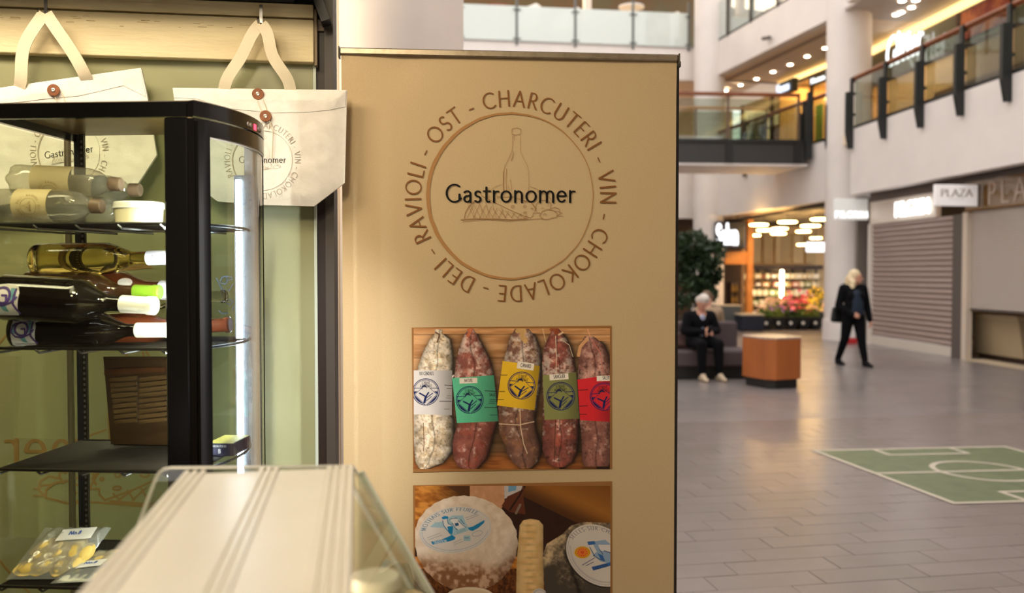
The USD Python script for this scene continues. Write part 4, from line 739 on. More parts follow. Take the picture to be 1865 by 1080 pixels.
# ------------------------------------------------------------------ cotton bags on the wall
canvas = mat('white_canvas', (242, 237, 228), rough=.75, col2=(236, 230, 220), scale=40, bump=.12, bscale=300); strap_m = mat('cotton_webbing', (228, 214, 184), rough=.8, bump=.2, bscale=500)
leather = mat('brown_leather', (146, 84, 36), rough=.55, col2=(124, 66, 26), scale=60); eyelet = mat('eyelet_metal', (214, 206, 186), rough=.3, metal=.8); grey_ink2 = mat('grey_brown_ink', (178, 164, 146), rough=.7); dark_ink = mat('soft_black_ink', (44, 40, 38), rough=.7)
def tote(label, outline, flap, lines, buttons, handle, hook, off, logo, seed):
    O = W0 * np.array([1, 1, 0])
    g = wxy(Polygon(outline), off).buffer(.004).buffer(-.002); cx = g.centroid
    t = T('tote_bag', label, 'tote bag', O + WD * cx.x + WN * off + EZ * g.bounds[1])
    def disp(a, z): 
        d_ = np.array([min(.03, g.exterior.distance(Point(p))) for p in zip(a, z)]) / .03
        w = .010 * (meshkit.fbm(np.stack([a * 7, z * 9, a * 0 + seed], -1), 4) - .5) * 2 + .004 * (meshkit.noise(np.stack([a * 26 + z * 18, z * 34 - a * 14, a * 0 + seed], -1)) - .5)
        return d_ * (.006 + w)
    def soft(poly, o0, th, push=True, size=.016):
        m = prism(poly, (0, 0, 0), EX, EY, EZ, th); v, f = trimesh.remesh.subdivide_to_size(m.vertices, m.faces, size)[:2]
        h = v[:, 2] * 1.0
        if push: h = h + disp(v[:, 0], v[:, 1]) * (v[:, 2] > th * .4)
        P = O + WD * v[:, :1] + EZ * v[:, 1:2] + WN * (o0 + h)[:, None]; m2 = trimesh.Trimesh(P, f, process=False); return m2 if m2.volume > 0 else trimesh.Trimesh(P, f[:, ::-1], process=False)
    t.add('body', soft(g, off, .012), canvas, smooth=50)
    fl = t.add('flap', soft(wxy(Polygon(flap), off), off + .0122, .0014, True), canvas, smooth=50)
    if logo:
        for nm, gg, m_ in (('ring_lettering', LOGO_TEXT, grey_ink2), ('brush_ring', LOGO_RING, grey_ink2), ('bottle_and_cheese_drawing', LOGO_SKETCH, grey_ink2), ('name_lettering', LOGO_WORD, dark_ink)):
            q = wxy(lpx(gg, *logo), off).intersection(g.buffer(-.004)).simplify(.0002)
            m = prism(q, (0, 0, 0), EX, EY, EZ, .0006); v, f = m.vertices, m.faces
            P = O + WD * v[:, :1] + EZ * v[:, 1:2] + WN * (off + .0128 + disp(v[:, 0], v[:, 1]) + v[:, 2])[:, None]; m2 = trimesh.Trimesh(P, f, process=False)
            t.add(nm, m2, m_)
    for (bx_, by_) in buttons:
        a, z = wp(bx_, by_, off + .02); dd = .0155 + float(disp(np.array([a]), np.array([z]))[0]); bt = t.add('button', lathe(wpt(a, z, off + dd), WN, [(0, .0148), (.003, .0150), (.004, .014), (.0042, .006)], 26), leather, smooth=35)
        t.add('eyelet', lathe(wpt(a, z, off + dd + .0043), WN, [(0, .0048), (.0012, .0048), (.0016, .0034), (.001, .0018)], 18), eyelet, parent=bt, smooth=35)
    if lines:
        t.add('string', cat(*[tube([wpt(*wp(x, y, off + .022), off + .022) for x, y in l], .0011, 6) for l in lines]), strap_m)
    for l in handle:
        P = [wpt(*wp(x, y, off + o), off + o) for x, y, o in l]; t.add('handle', strap(curve(P, 26), WN, .030, .0022), strap_m, smooth=50)
    hk = T('wall_hook', hook[1], 'hook', wpt(*wp(*hook[0][-1], .04), .0)); pts = hook[0]; a = [wp(x, y, .034) for x, y in pts]
    hk.add('hook_strip', obox(O, WD, WN, EZ, (a[0][0] - .004, a[0][0] + .004), (.0302, .0325), (a[-1][1], a[0][1])), steel)
    hk.add('hook_arm', tube([wpt(a[-1][0], a[-1][1] + .004, .033), wpt(a[-1][0], a[-1][1] - .006, .045), wpt(a[-1][0], a[-1][1] - .008, .07), wpt(a[-1][0], a[-1][1] + .004, .082)], .0035, 8), steel)
    return t
tote('white canvas tote bag hanging level with two brown leather buttons', [(318, 163), (631, 167), (627, 333), (572, 375), (470, 372), (398, 366), (340, 320)], [(318, 163), (631, 167), (629, 196), (600, 203), (560, 207), (500, 208), (420, 200), (360, 182), (319, 180)],
     [[(467, 178), (478, 208)], [(477, 176), (488, 206)], [(490, 216), (497, 240), (495, 290)]], [(470, 171.5), (484, 212)],
     [[(474, 44, .03), (455, 70, .03), (438, 105, .028), (420, 132, .026), (408, 168, .009)], [(476, 44, .034), (487, 62, .036), (496, 100, .034), (516, 132, .028), (528, 171, .009)]], ([(475, 8), (475, 46)], 'steel hook strip holding the level tote bag'), .045, (480, 294, 54), 3)
tote('white canvas tote bag hanging tilted behind the fridge top', [(-60, 172), (258, 127), (268, 172), (286, 283), (250, 338), (150, 352), (-50, 380)], [(-60, 172), (258, 127), (268, 178), (228, 158), (150, 176), (60, 186), (-60, 200)],
     [[(97, 170), (104, 185)], [(112, 168), (118, 185)]], [(99, 165)],
     [[(80, 24, .03), (62, 50, .03), (42, 90, .028), (38, 140, .026), (32, 166, .009)], [(84, 24, .034), (102, 52, .036), (132, 96, .034), (150, 128, .028), (160, 150, .009)]], ([(82, -30), (82, 30)], 'steel hook strip holding the tilted tote bag'), .05, (130, 280, 56, -8), 8)

# ================================================================== COUNTER IN FRONT
CZT = CAMZ - .25; CU = ray(652, 496); CU[2] = 0; CU /= np.linalg.norm(CU); CV = np.array([CU[1], -CU[0], 0])
cf = onZ(645, 851, CZT); cl = onZ(338, 856, CZT); cw = (cl - cf) @ CV
def cbox(l0, l1, u0, u1, z0, z1, bev=0.0): return obox((cf[0], cf[1], 0), CV, CU, EZ, sorted((l0, l1)), sorted((u0, u1)), sorted((z0, z1)), bev)
ctr = T('display_counter', 'glass display counter with a ridged cream top in the foreground', 'display counter', (cf[0], cf[1], 0), math.atan2(CV[1], CV[0]))
cream_top = mat('cream_enamel_top', (229, 225, 216), rough=.30, spec=.5, col2=(223, 218, 206), scale=3)
ctr.add('top_plate', cbox(cw, 0, -1.9, 0, CZT - .016, CZT, .003), cream_top)
for px in (347, 361, 375, 478, 491, 504, 600, 613, 626, 639):
    l = (onZ(px, 856, CZT) - cf) @ CV; ctr.add('ridge', prism(Polygon([(l - .0040, -.0015), (l - .0024, .0040), (l + .0024, .0040), (l + .0040, -.0015)]), (cf[0], cf[1], CZT), CV, EZ, -CU, 1.9), cream_top, smooth=30)
def cpx(px, py): p = onP(px, py, cf + CU * .006, CU); return ((p - cf) @ CV, p[2])
outl = [(200, 1120), (232, 1004), (254, 952), (284, 872), (290, 862), (299, 855), (312, 852.5), (640, 849.5), (646, 853), (652, 866), (776, 1080), (850, 1206)]
pg = Polygon([cpx(*q) for q in outl]); clear = pane('counter_glass', (240, 243, 238), base=.03, top=.30, haze=(220, 214, 200), hazef=.03)
ctr.add('end_pane', prism(pg, (cf[0], cf[1], 0) + CU * .009, CV, EZ, -CU, .006), clear)
edge_m = mat('polished_glass_edge', (206, 206, 196), rough=.2, spec=.6)
ctr.add('end_pane_edge', tube([np.array([cf[0], cf[1], 0]) + CV * a + EZ * z + CU * .006 for a, z in [cpx(*q) for q in outl[:10]]], .0022, 6), edge_m, smooth=60)
a0, a1 = np.array(cpx(652, 864)), np.array(cpx(850, 1206)); sd = (a1 - a0) / np.linalg.norm(a1 - a0); SD = CV * sd[0] + EZ * sd[1]; SN = np.cross(CU, SD); SN = SN if SN @ CV > 0 else -SN
ln_ = np.linalg.norm(a1 - a0); so = np.array([cf[0], cf[1], 0]) + CV * a0[0] + EZ * a0[1]
ctr.add('front_pane', obox(so, SD, CU, SN, (0, ln_), (-1.9, .010), (.001, .006)), clear)
ctr.add('front_pane_edge', obox(so, SD, CU, SN, (0, ln_), (.0101, .0145), (-.001, .008), .0008), edge_m)
ctr.add('front_pane_edge', obox(so, SD, CU, SN, (0, ln_), (.001, .006), (-.017, -.011), .0008), edge_m)
dz = 1.205
tl = np.array([cf[0], cf[1], CZT - .03]) + CV * (cw + .03) - CU * .55
ctr.add('lamp_tube', cyl(tl - CU * .45, tl + CU * .45, .007, 12), emit('counter_tube', (255, 236, 196), 3.0))
aimed_light('counter_tube_light', tuple(tl + CV * .012 - EZ * .004), CV * .9 - EZ * .42, (.9, .02), 30, (1.0, 0.90, 0.74))
ctr.add('deck', cbox(-.30, .13, -1.9, .0, dz - .03, dz, .003), mat('cream_deck', (220, 206, 176), rough=.4))
ctr.add('case', cbox(-.32, .16, -1.9, .0, 0.0, dz - .031, .004), mat('cream_counter_case', (212, 198, 170), rough=.5))
jp = onZ(684, 1046, dz + .080); jr = .0285
jar = T('jar', 'glass jar with a white screw lid inside the display counter', 'jar', (jp[0], jp[1], dz))
jar.add('jar_body', lathe((jp[0], jp[1], dz + .0005), EZ, [(0, jr * .8), (.003, jr * .95), (.05, jr * .95), (.060, jr * .84), (.064, jr * .84)], 36), mat('honey_jar', (206, 160, 72), rough=.1, coat=.6), smooth=40)
jar.add('jar_label', lathe((jp[0], jp[1], dz + .0005), EZ, [(.012, jr * .955), (.013, jr * .96), (.044, jr * .96), (.045, jr * .955)], 36), cream_label, smooth=40)
jar.add('lid', lathe((jp[0], jp[1], dz + .0646), EZ, [(0, jr * .98), (.001, jr), (.012, jr), (.0145, jr * .94), (.0148, jr * .80), (.0138, jr * .72), (.0138, jr * .3)], 40), mat('white_lid', (240, 230, 208), rough=.35), smooth=30)
jp2 = onZ(742, 1078, dz + .05)
ch = T('cheese', 'small pale round cheese beside the white lidded jar', 'cheese', (jp2[0], jp2[1], dz))
ch.add('rind', lathe((jp2[0], jp2[1], dz + .0005), EZ, [(0, .018), (.004, .023), (.03, .024), (.042, .022), (.048, .014)], 30), mat('cheese_rind', (226, 208, 170), rough=.7, col2=(206, 184, 140), scale=50, bump=.4), smooth=50)
# ================================================================== THE MALL
Z1B, Z1, Z2B, Z2 = 3.39, 4.88, 7.80, 8.95          # under-edge and floor of the first and the second gallery
XF, XW = 9.35, 9.82                                # gallery edge and shop fronts on the right
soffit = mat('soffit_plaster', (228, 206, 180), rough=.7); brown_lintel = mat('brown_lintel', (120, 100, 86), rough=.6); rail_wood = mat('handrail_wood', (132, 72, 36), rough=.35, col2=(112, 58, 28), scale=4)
post_m = mat('black_railing_steel', (26, 28, 28), rough=.45); rail_glass = pane('railing_glass', (226, 232, 226), base=.05, top=.8)
warm_strip = emit('warm_light_strip', (255, 210, 132), 2.4); lamp_w = emit('warm_lamp', (255, 226, 170), 9.0); lamp_shop = emit('shop_lamp', (255, 200, 120), 26.0); lamp_n = emit('downlight', (255, 232, 204), 22.0); sign_w = emit('white_sign_light', (255, 255, 255), 1.8)

# floor with tiles
FA = math.radians(5.0); FU = np.array([math.cos(FA), math.sin(FA), 0]); FV = np.array([-math.sin(FA), math.cos(FA), 0])
nodes = {'g': ('geometry', {}), 'm': ('mapping', {'rotation': (0, 0, -FA)}), 'b': ('brick_texture', {'offset': .333, 'offset_frequency': 2, 'scale': 1.0, 'brick_width': .6, 'row_height': .2, 'mortar_size': .004, 'color1': lin((128, 119, 116)), 'color2': lin((119, 112, 110)), 'mortar': lin((104, 97, 94))}),
         'n': ('noise_texture', {'scale': .35, 'detail': 4.0}), 'mr': ('map_range', {'from_min': .3, 'from_max': .7, 'to_min': .20, 'to_max': .32}), 'p': ('principled_bsdf', {'specular_ior_level': .8})}
floor_far = usdkit.material(stage, '/World/Looks/floor_tiles', nodes, [('g.position', 'm.vector'), ('m.vector', 'b.vector'), ('b.color', 'p.base_color'), ('g.position', 'n.vector'), ('n.fac', 'mr.value'), ('mr.result', 'p.roughness')], surface='p.BSDF')
fl = T('floor', 'grey brown tiled floor of the mall', None, (0, 0, 0), kind='structure')
fl.add('slab', bx(-12, 22, -5, 48, -.2, 0.0), floor_far)
tiles = [mat(f'floor_tile_{k}', c, rough=.24, spec=.7, col2=c2, scale=2.5) for k, (c, c2) in enumerate((((124, 113, 108), (117, 107, 102)), ((119, 108, 103), (125, 114, 110)), ((115, 105, 99), (121, 111, 106))))]
for j in range(18, 45):
    for i in range(-2, 16):
        u0 = i * .6 + (j * .2) % .6; p = FU * (u0 + .3) + FV * (j * .2 + .1); x, y = proj(p); xa, _ = proj(FU * (u0 + .6) + FV * (j * .2 + .1)); xb, _ = proj(FU * u0 + FV * (j * .2 + .1)); _, yb0 = proj(FU * (u0 + .3) + FV * (j * .2 + .2))
        if xa < 1222 or xb > 1880 or yb0 > 1088: continue
        fl.add('tile', obox((0, 0, 0), FU, FV, EZ, (u0 + .0022, u0 + .5978), (j * .2 + .0022, j * .2 + .1978), (0.0003, .004 + .0006 * ((i * 7 + j * 3) % 3)), .0008), tiles[(i * 5 + j * 3) % 3])
# green play court laid on the floor
c1, c2, c4 = onZ(1484, 821, .006), onZ(1738, 917, .006), onZ(1832, 814.5, .006)
ca = math.radians(4.5); CUx = np.array([math.cos(ca), math.sin(ca) * .2, 0]); CUx /= np.linalg.norm(CUx); CVy = c1 - c2; clen = np.linalg.norm(CVy); CVy = CVy / clen; cwid = np.linalg.norm(c4 - c1)
CVn = CVy - CUx * (CVy @ CUx); CVn /= np.linalg.norm(CVn)
crt = T('court_mat', 'green play court with white lines laid on the floor tiles', 'play mat', (c2[0], c2[1], .0046))
q2 = lambda a, b: (a * cwid, b * clen)
def cpoly(g): return shapely.transform(g, lambda a: np.stack([a[:, 0] * cwid, a[:, 1] * clen], 1))
o_ = np.array([c2[0], c2[1], .0052])
turf = mat('green_court_print', (84, 94, 64), rough=.4, col2=(100, 110, 76), scale=7, detail=5); lm = mat('court_white_line', (180, 170, 152), rough=.5)
crt.add('mat_sheet', prism(sbox(0, 0, cwid, clen), o_, CUx, CVy, EZ, .003), turf)
W_ = .045; lns = {'line': [LineString([(0, 0), (0, clen)]), LineString([(0, clen), (cwid, clen)]), LineString([(cwid, clen), (cwid, 0)]), LineString([(0, 0), (cwid, 0)]), LineString([(0, clen * .5), (cwid, clen * .5)]), Point(cwid * .5, clen * .5).buffer(.36).exterior, LineString([(cwid * .30, clen), (cwid * .30, clen * .86), (cwid * .70, clen * .86), (cwid * .70, clen)]), LineString([(cwid * .30, 0), (cwid * .30, clen * .14), (cwid * .70, clen * .14), (cwid * .70, 0)])]}
for k, l in enumerate(lns['line']): crt.add('line', prism(l.buffer(W_ / 2, cap_style=3), o_ + EZ * (.0032 + .0003 * k), CUx, CVy, EZ, .0006), lm)

# --- right side, ground floor
Yx = lambda px, X=XW: onX(px, 496, X)[1]
Zx = lambda px, py, X=XW: onX(px, py, X)[2]
y_end = Yx(1547, XF)
wr = T('wall_right', 'white gallery edge and shop fronts along the right side', None, (XF, 0, 0), kind='structure')
wr.add('gallery_edge', bx(XF, XF + .25, 4, y_end, Z1B, Z1 - .02), white_wall)
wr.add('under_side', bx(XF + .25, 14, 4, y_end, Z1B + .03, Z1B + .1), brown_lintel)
wr.add('lintel', bx(XW, XW + .15, 4, Yx(1583), 3.22, Z1B + .03), mat('dark_lintel', (104, 90, 80), rough=.6))
wr.add('gallery_floor', bx(XF + .25, 15, 4, 30, Z1 - .25, Z1 - .02), soffit)
wr.add('upper_edge', bx(XF, XF + .25, 4, y_end + .3, Z2B, Z2), white_wall)
wr.add('upper_soffit', bx(XF + .25, 15, 4, 21.5, Z2B + .003, Z2B + .08), mat('grey_soffit', (188, 178, 172), rough=.6))
wr.add('upper_soffit', bx(XF + .9, 16, 21.502, 27, Z2B + .004, Z2B + .05), mat('grey_soffit', (188, 178, 172), rough=.6))
wr.add('shop_wall', bx(XW + 3.0, XW + 3.2, 4, 21.5, 0, Z1B), mat('dark_shop_wall', (70, 56, 44), rough=.8))
wr.add('sign_panel', bx(XW, XW + .1, Yx(1703.5), Yx(1583), 2.72, 3.22), mat('cream_sign_panel', (226, 212, 196), rough=.5))
wr.add('side_panel', bx(onY(1557, 500, 20.0)[0], onY(1584, 500, 20.0)[0], 19.9, 20.0, 0, Z1B), mat('grey_side_panel', (132, 122, 114), rough=.5))
y1a, y1b = Yx(1738.5), Yx(1588)
sh = T('roller_shutter', 'closed grey roller shutter with broad slats under the lit sign', 'roller shutter', (XW, (y1a + y1b) / 2, 0))
slat_m = mat('grey_lilac_slat', (170, 150, 142), rough=.42, metal=.15); zs0, zs1 = .20, 2.72; n_ = 23; hs = (zs1 - zs0) / n_
for k in range(n_):
    z = zs0 + k * hs; g = Polygon([(0, z + .002), (-.014, z + .010), (-.034, z + hs * .45), (-.034, z + hs * .62), (-.010, z + hs - .012), (0, z + hs - .006)])
    sh.add('slat', prism(g, (XW + .04, y1a, 0), EX, EZ, EY, y1b - y1a), slat_m)
sh.add('backing', bx(XW + .041, XW + .05, y1a, y1b, .2, 2.72), mat('shutter_backing', (96, 84, 80), rough=.6))
sh.add('bottom_bar', bx(XW, XW + .05, y1a, y1b, .005, .195), mat('pale_bottom_bar', (206, 196, 184), rough=.5))
sh.add('guide_rail', bx(XW - .06, XW + .06, y1b + .003, y1b + .09, 0, 2.72), mat('white_guide', (222, 214, 204), rough=.5))
sh.add('guide_rail', bx(XW - .05, XW + .06, Yx(1757), y1a - .003, 0, 2.72), mat('grey_guide', (92, 84, 78), rough=.5))
y2b = Yx(1766); y2a = 10.5
pl = T('roller_shutter', 'half lowered roller shutter of fine slats beside the closed one', 'roller shutter', (XW, (y2a + y2b) / 2, 0))
fine = []; zq0, zq1 = .96, 2.76
for k in range(34):
    z = zq0 + k * (zq1 - zq0) / 34; fine.append(prism(Polygon([(0, z + .001), (-.012, z + .012), (-.012, z + .036), (0, z + .05)]), (XW + .04, y2a, 0), EX, EZ, EY, y2b - y2a))
pl.add('fine_slats', cat(*fine), mat('pale_grey_slat', (182, 170, 160), rough=.5), kind='stuff')
pl.add('backing', bx(XW + .041, XW + .05, y2a, y2b, .96, 2.76), mat('shutter_backing', (96, 84, 80), rough=.6))
pl.add('bottom_bar', bx(XW + .01, XW + .05, y2a, y2b, .93, .958), mat('grey_guide', (92, 84, 78), rough=.5))
pl.add('guide_rail', bx(XW - .06, XW + .06, y2b + .002, Yx(1757.5), 0, 2.74), mat('beige_guide', (206, 190, 172), rough=.5))
single('threshold', bx(XW - .05, XW + .3, y2a, y2b, .001, .02), mat('beige_threshold', (186, 168, 140), rough=.6), 'beige threshold strip under the half lowered shutter', 'threshold')
fy = Yx(1782, XW + .55)
bn_ = T('counter', 'tapered beige sales counter behind the half lowered shutter', 'counter', (XW + .8, fy - .6, 0))
bn_.add('body', prism(Polygon([(0, .10), (.62, .10), (.70, .78), (-.12, .78)]), (XW + .45, fy - 1.5, 0), EX, EZ, EY, 1.4), mat('beige_counter', (176, 156, 124), rough=.6))
bn_.add('rim', bx(XW + .30, XW + 1.18, fy - 1.52, fy - .08, .781, .86, .005), mat('beige_counter_rim', (190, 170, 136), rough=.6))
bn_.add('foot', bx(XW + .5, XW + 1.0, fy - 1.45, fy - .15, 0.001, .099), mat('dark_foot', (60, 40, 24), rough=.6))
gold = pane('bronze_glass', (150, 122, 84), base=.10, top=.8, haze=(150, 112, 62), hazef=.6)
ps = T('shop_sign', 'wide bronze glass fascia with tall PLAZA lettering', 'shop sign', (XW, 14, 2.78))
ps.add('glass_panel', bx(XW - .01, XW + .01, y2a, Yx(1757), 2.79, 3.30), gold)
ps.add('frame_edge', bx(XW - .03, XW + .03, y2a, Yx(1757), 2.765, 2.789), mat('bronze_edge', (150, 110, 60), rough=.4, metal=.5)); ps.add('frame_edge', bx(XW - .04, XW + .03, y2a, Yx(1757), 3.302, 3.40), mat('dark_bronze_edge', (92, 82, 76), rough=.5))
pt = text('PLAZA', .40, track=.26, a=.05, b=.035, squeeze=1.12); pb = pt.bounds
yP = Yx(1800); ps.add('lettering', prism(affinity.translate(pt, -pb[0]), (XW - .012, yP, 2.84), -EY, EZ, -EX, .012), mat('silver_letters', (196, 176, 160), rough=.4))
for dl, (px, py) in zip(('leftmost', 'second from the left', 'third from the left', 'rightmost'), ((1774, 328), (1788, 331), (1808, 332), (1828, 322))):
    p = onX(px, py, XW + .5); single('spot_lamp', lathe(p, (-.3, -.8, -.2), [(0, .02), (.02, .05), (.05, .06)], 14), emit('orange_spot', (255, 176, 90), 12.0), f'small warm spot lamp behind the bronze glass fascia, {dl}', 'lamp', group='spot lamps behind the bronze fascia')
yS = onX(1782, 355, 9.72)[1]; xa_, xb_ = onY(1704, 355, yS)[0], onY(1781, 355, yS)[0]; za, zb2 = onY(1743, 375, yS)[2], onY(1743, 336, yS)[2]
bs = T('blade_sign', 'white projecting sign with grey PLAZA lettering', 'sign', ((xa_ + xb_) / 2, yS, za))
bs.add('panel', bx(xa_, xb_, yS, yS + .08, za, zb2, .006), mat('white_sign_face', (236, 232, 230), rough=.5, emit=(240, 234, 232), estr=.22)); bs.add('edge', bx(xb_ + .001, xb_ + .05, yS + .01, yS + .07, za, zb2), mat('dark_sign_edge', (80, 66, 52), rough=.5))
sg = text('PLAZA', .135, track=.02, a=.08, b=.05); w_ = sg.bounds[2] - sg.bounds[0]; sg = affinity.scale(sg, (xb_ - xa_) * .76 / w_, 1, origin=(0, 0))
bs.add('lettering', prism(sg, ((xa_ + xb_) / 2, yS - .001, za + .165), EX, EZ, -EY, .004), mat('grey_letters', (168, 160, 150), rough=.5))
bs.add('small_lettering', prism(affinity.scale(text('PLAZA', .028, track=.3), 2.2, 1, origin=(0, 0)), ((xa_ + xb_) / 2, yS - .001, za + .105), EX, EZ, -EY, .003), mat('pale_grey_letters', (190, 184, 176), rough=.5))
yS = onX(1583, 380, 9.78)[1]; xa_, xb_ = onY(1521, 380, yS)[0], onY(1581, 380, yS)[0]; za, zb2 = onY(1550, 400.5, yS)[2], onY(1550, 361.5, yS)[2]
gs = T('blade_sign', 'white box sign with glowing PILGRIM lettering by the column', 'sign', ((xa_ + xb_) / 2, yS, za))
gs.add('panel', bx(xa_, xb_, yS, yS + .10, za, zb2, .006), mat('milky_sign_face', (226, 226, 222), rough=.4, emit=(240, 242, 238), estr=.18))
sg = text('PILGRIM', .135, track=.16, a=.10, b=.08); w_ = sg.bounds[2] - sg.bounds[0]; sg = affinity.scale(sg, (xb_ - xa_) / w_, 1, origin=(0, 0))
gs.add('lettering', prism(sg, ((xa_ + xb_) / 2, yS - .001, za + .055), EX, EZ, -EY, .006), sign_w, label='glowing white lettering')
ws_ = text('Pilgrim' if False else 'PILGRIM', .30, track=.10, a=.075, b=.06); w_ = ws_.bounds[2] - ws_.bounds[0]; ya_, yb_ = Yx(1693, XW - .03), Yx(1631, XW - .03); ws_ = affinity.scale(ws_, (yb_ - ya_) / w_, 1, origin=(0, 0))
single('shop_sign', prism(ws_, (XW - .04, (ya_ + yb_) / 2, 2.815), -EY, EZ, -EX, .03), emit('white_sign_bright', (255, 255, 255), 2.4), 'bright white letters lit on the cream panel over the broad slatted shutter', 'shop sign')
# red and white thing at the foot of the column
p = onY(1552, 627, 19.3); rs = T('floor_sign', 'small red and white sign on the floor at the column', 'sign', (p[0], p[1], 0)); rs.add('base', bx(p[0] - .12, p[0] + .12, p[1], p[1] + .12, .001, .12, .01), mat('red_plastic', (190, 40, 44), rough=.4)); rs.add('board', bx(p[0] - .1, p[0] + .1, p[1] + .04, p[1] + .08, .121, .42, .01), mat('white_plastic_board', (230, 226, 222), rough=.5))

struct('gallery_over_viewer', bx(3.2, 18, -6, 3.7, Z1B, Z1), soffit, 'gallery that crosses above the viewer, outside the picture')
# --- columns
def column(name, px, hw, Y, z1, label, base=True):
    x = onY(px, 496, Y)[0]; r = hw / FPX * (np.array([x, Y, CAMZ]) - EYE) @ FW
    t = T(name, label, 'column', (x, Y, 0), kind='structure'); t.add('shaft', cyl((x, Y, .0), (x, Y, z1), r, 56), white_wall, smooth=40)
    if base: t.add('base_ring', lathe((x, Y, 0.0), EZ, [(0, r + .04), (.46, r + .04), (.50, r + .02), (.502, r + .0005)], 56), white_wall, smooth=30)
    return x, r
cx1, cr1 = column('column', 1542, 38.5, 20.6, 15.0, 'tall white round column at the near corner of the flower shop')
cx2, cr2 = column('column', 1290, 27.5, 27.4, 15.0, 'tall white round column at the far end of the gallery', True)

# --- the wing beyond the first column, turned a few degrees
A2 = math.radians(7.3); D2 = np.array([-math.sin(A2), math.cos(A2), 0]); N2 = np.array([-math.cos(A2), -math.sin(A2), 0])
Q2 = onY(1502, 496, 20.95); Q2[2] = 0
def f2(px, py, off=0.0): p = onP(px, py, Q2 + N2 * off, N2); return (p - Q2) @ D2, p[2]
def f2box(s0, s1, z0, z1, o0, o1, bev=0.0): return obox(Q2, D2, N2, EZ, sorted((s0, s1)), sorted((o0, o1)), sorted((z0, z1)), bev)
def f2pt(s, z, off): return Q2 + D2 * s + N2 * off + EZ * z
SE = f2(1292, 400)[0] + .1
wg = T('wall_far_right', 'white gallery edges of the wing beyond the column', None, Q2, kind='structure')
wg.add('gallery_edge', f2box(-.3, SE, Z1B, Z1 - .02, -.25, 0), white_wall)
wg.add('upper_edge', f2box(-.3, SE, Z2B, Z2 - .1, -.25, 0), white_wall)
wg.add('gallery_floor', f2box(-.3, SE, Z1 - .25, Z1 - .02, -7, -.25), soffit)
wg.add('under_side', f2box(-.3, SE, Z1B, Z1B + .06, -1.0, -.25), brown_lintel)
wg.add('upper_soffit', f2box(-.3, SE + .2, Z2B, Z2B + .08, -2.55, -.251), soffit)
wg.add('soffit_edge', f2box(-.3, SE, Z2B - .05, Z2B, -.62, -.52), mat('soffit_groove', (150, 128, 108), rough=.7))
wg.add('upper_wall', f2box(-.3, SE + 2, Z2, 15, -3.3, -3.1), white_wall)
wg.add('upper_deck', f2box(-.3, SE, Z2 - .3, Z2 - .1, -7, -.25), soffit)
wg.add('edge_return', f2box(SE, SE + .2, Z1B, Z1 - .02, -3, 0), white_wall); wg.add('edge_return', f2box(SE, SE + .2, Z2B, Z2 - .1, -3, 0), white_wall)
# small camera on the gallery edge
p = f2(1396, 69, .12); sc = T('security_camera', 'small dark security camera on the upper white gallery edge', 'camera', f2pt(p[0], p[1], .0)); sc.add('bracket', f2box(p[0] - .02, p[0] + .02, p[1], p[1] + .05, .001, .10), black_matte); sc.add('camera_body', cyl(f2pt(p[0] - .16, p[1] - .03, .11), f2pt(p[0] + .16, p[1] + .02, .15), .05, 14), mat('grey_camera', (96, 90, 86), rough=.5))

# shop fronts of both galleries, upper floor
shop_warm = mat('warm_shop_wall', (214, 176, 124), rough=.7, col2=(226, 188, 136), scale=1.2); mull = mat('brown_mullion', (84, 58, 36), rough=.4); shop_glass = pane('shop_window_glass', (236, 226, 204), base=.05, top=.7)
olive_glass = pane('olive_transom', (150, 144, 110), base=.10, top=.7, haze=(150, 146, 116), hazef=.55)
fs = T('storefront', 'warm lit glazed shop front of the far upper gallery', 'shop front', f2pt(3, Z1, -2.45))
SV = f2(1522, 180, -2.45)[0]
fs.add('strip_light', f2box(SV, SE, Z2B - .16, Z2B - .02, -2.44, -2.40), warm_strip)
fs.add('top_rail', f2box(SV, SE, Z2B - .26, Z2B - .165, -2.5, -2.42), mull)
for k, px in enumerate((1478, 1406, 1352)):
    s = f2(px, 180, -2.45)[0]; fs.add('mullion', f2box(s - .05, s + .05, Z1, Z2B - .27, -2.5, -2.4), mull)
ss_ = [SV] + [f2(px, 180, -2.45)[0] for px in (1478, 1406, 1352)] + [SE]
for a, b in zip(ss_[:-1], ss_[1:]): fs.add('pane', f2box(a + .06, b - .06, Z1, Z2B - .28, -2.46, -2.45), shop_glass)
wg.add('shop_back_wall', f2box(SV, SE + .1, Z1, Z2B, -5.2, -5.05), shop_warm); wg.add('shop_ceiling', f2box(SV, SE, Z2B, Z2B + .06, -5.2, -2.56), mat('warm_ceiling', (196, 170, 130), rough=.7))
wg.add('shop_end_wall', f2box(SE + .02, SE + .1, Z1, Z2B, -5.2, -2.5), shop_warm)
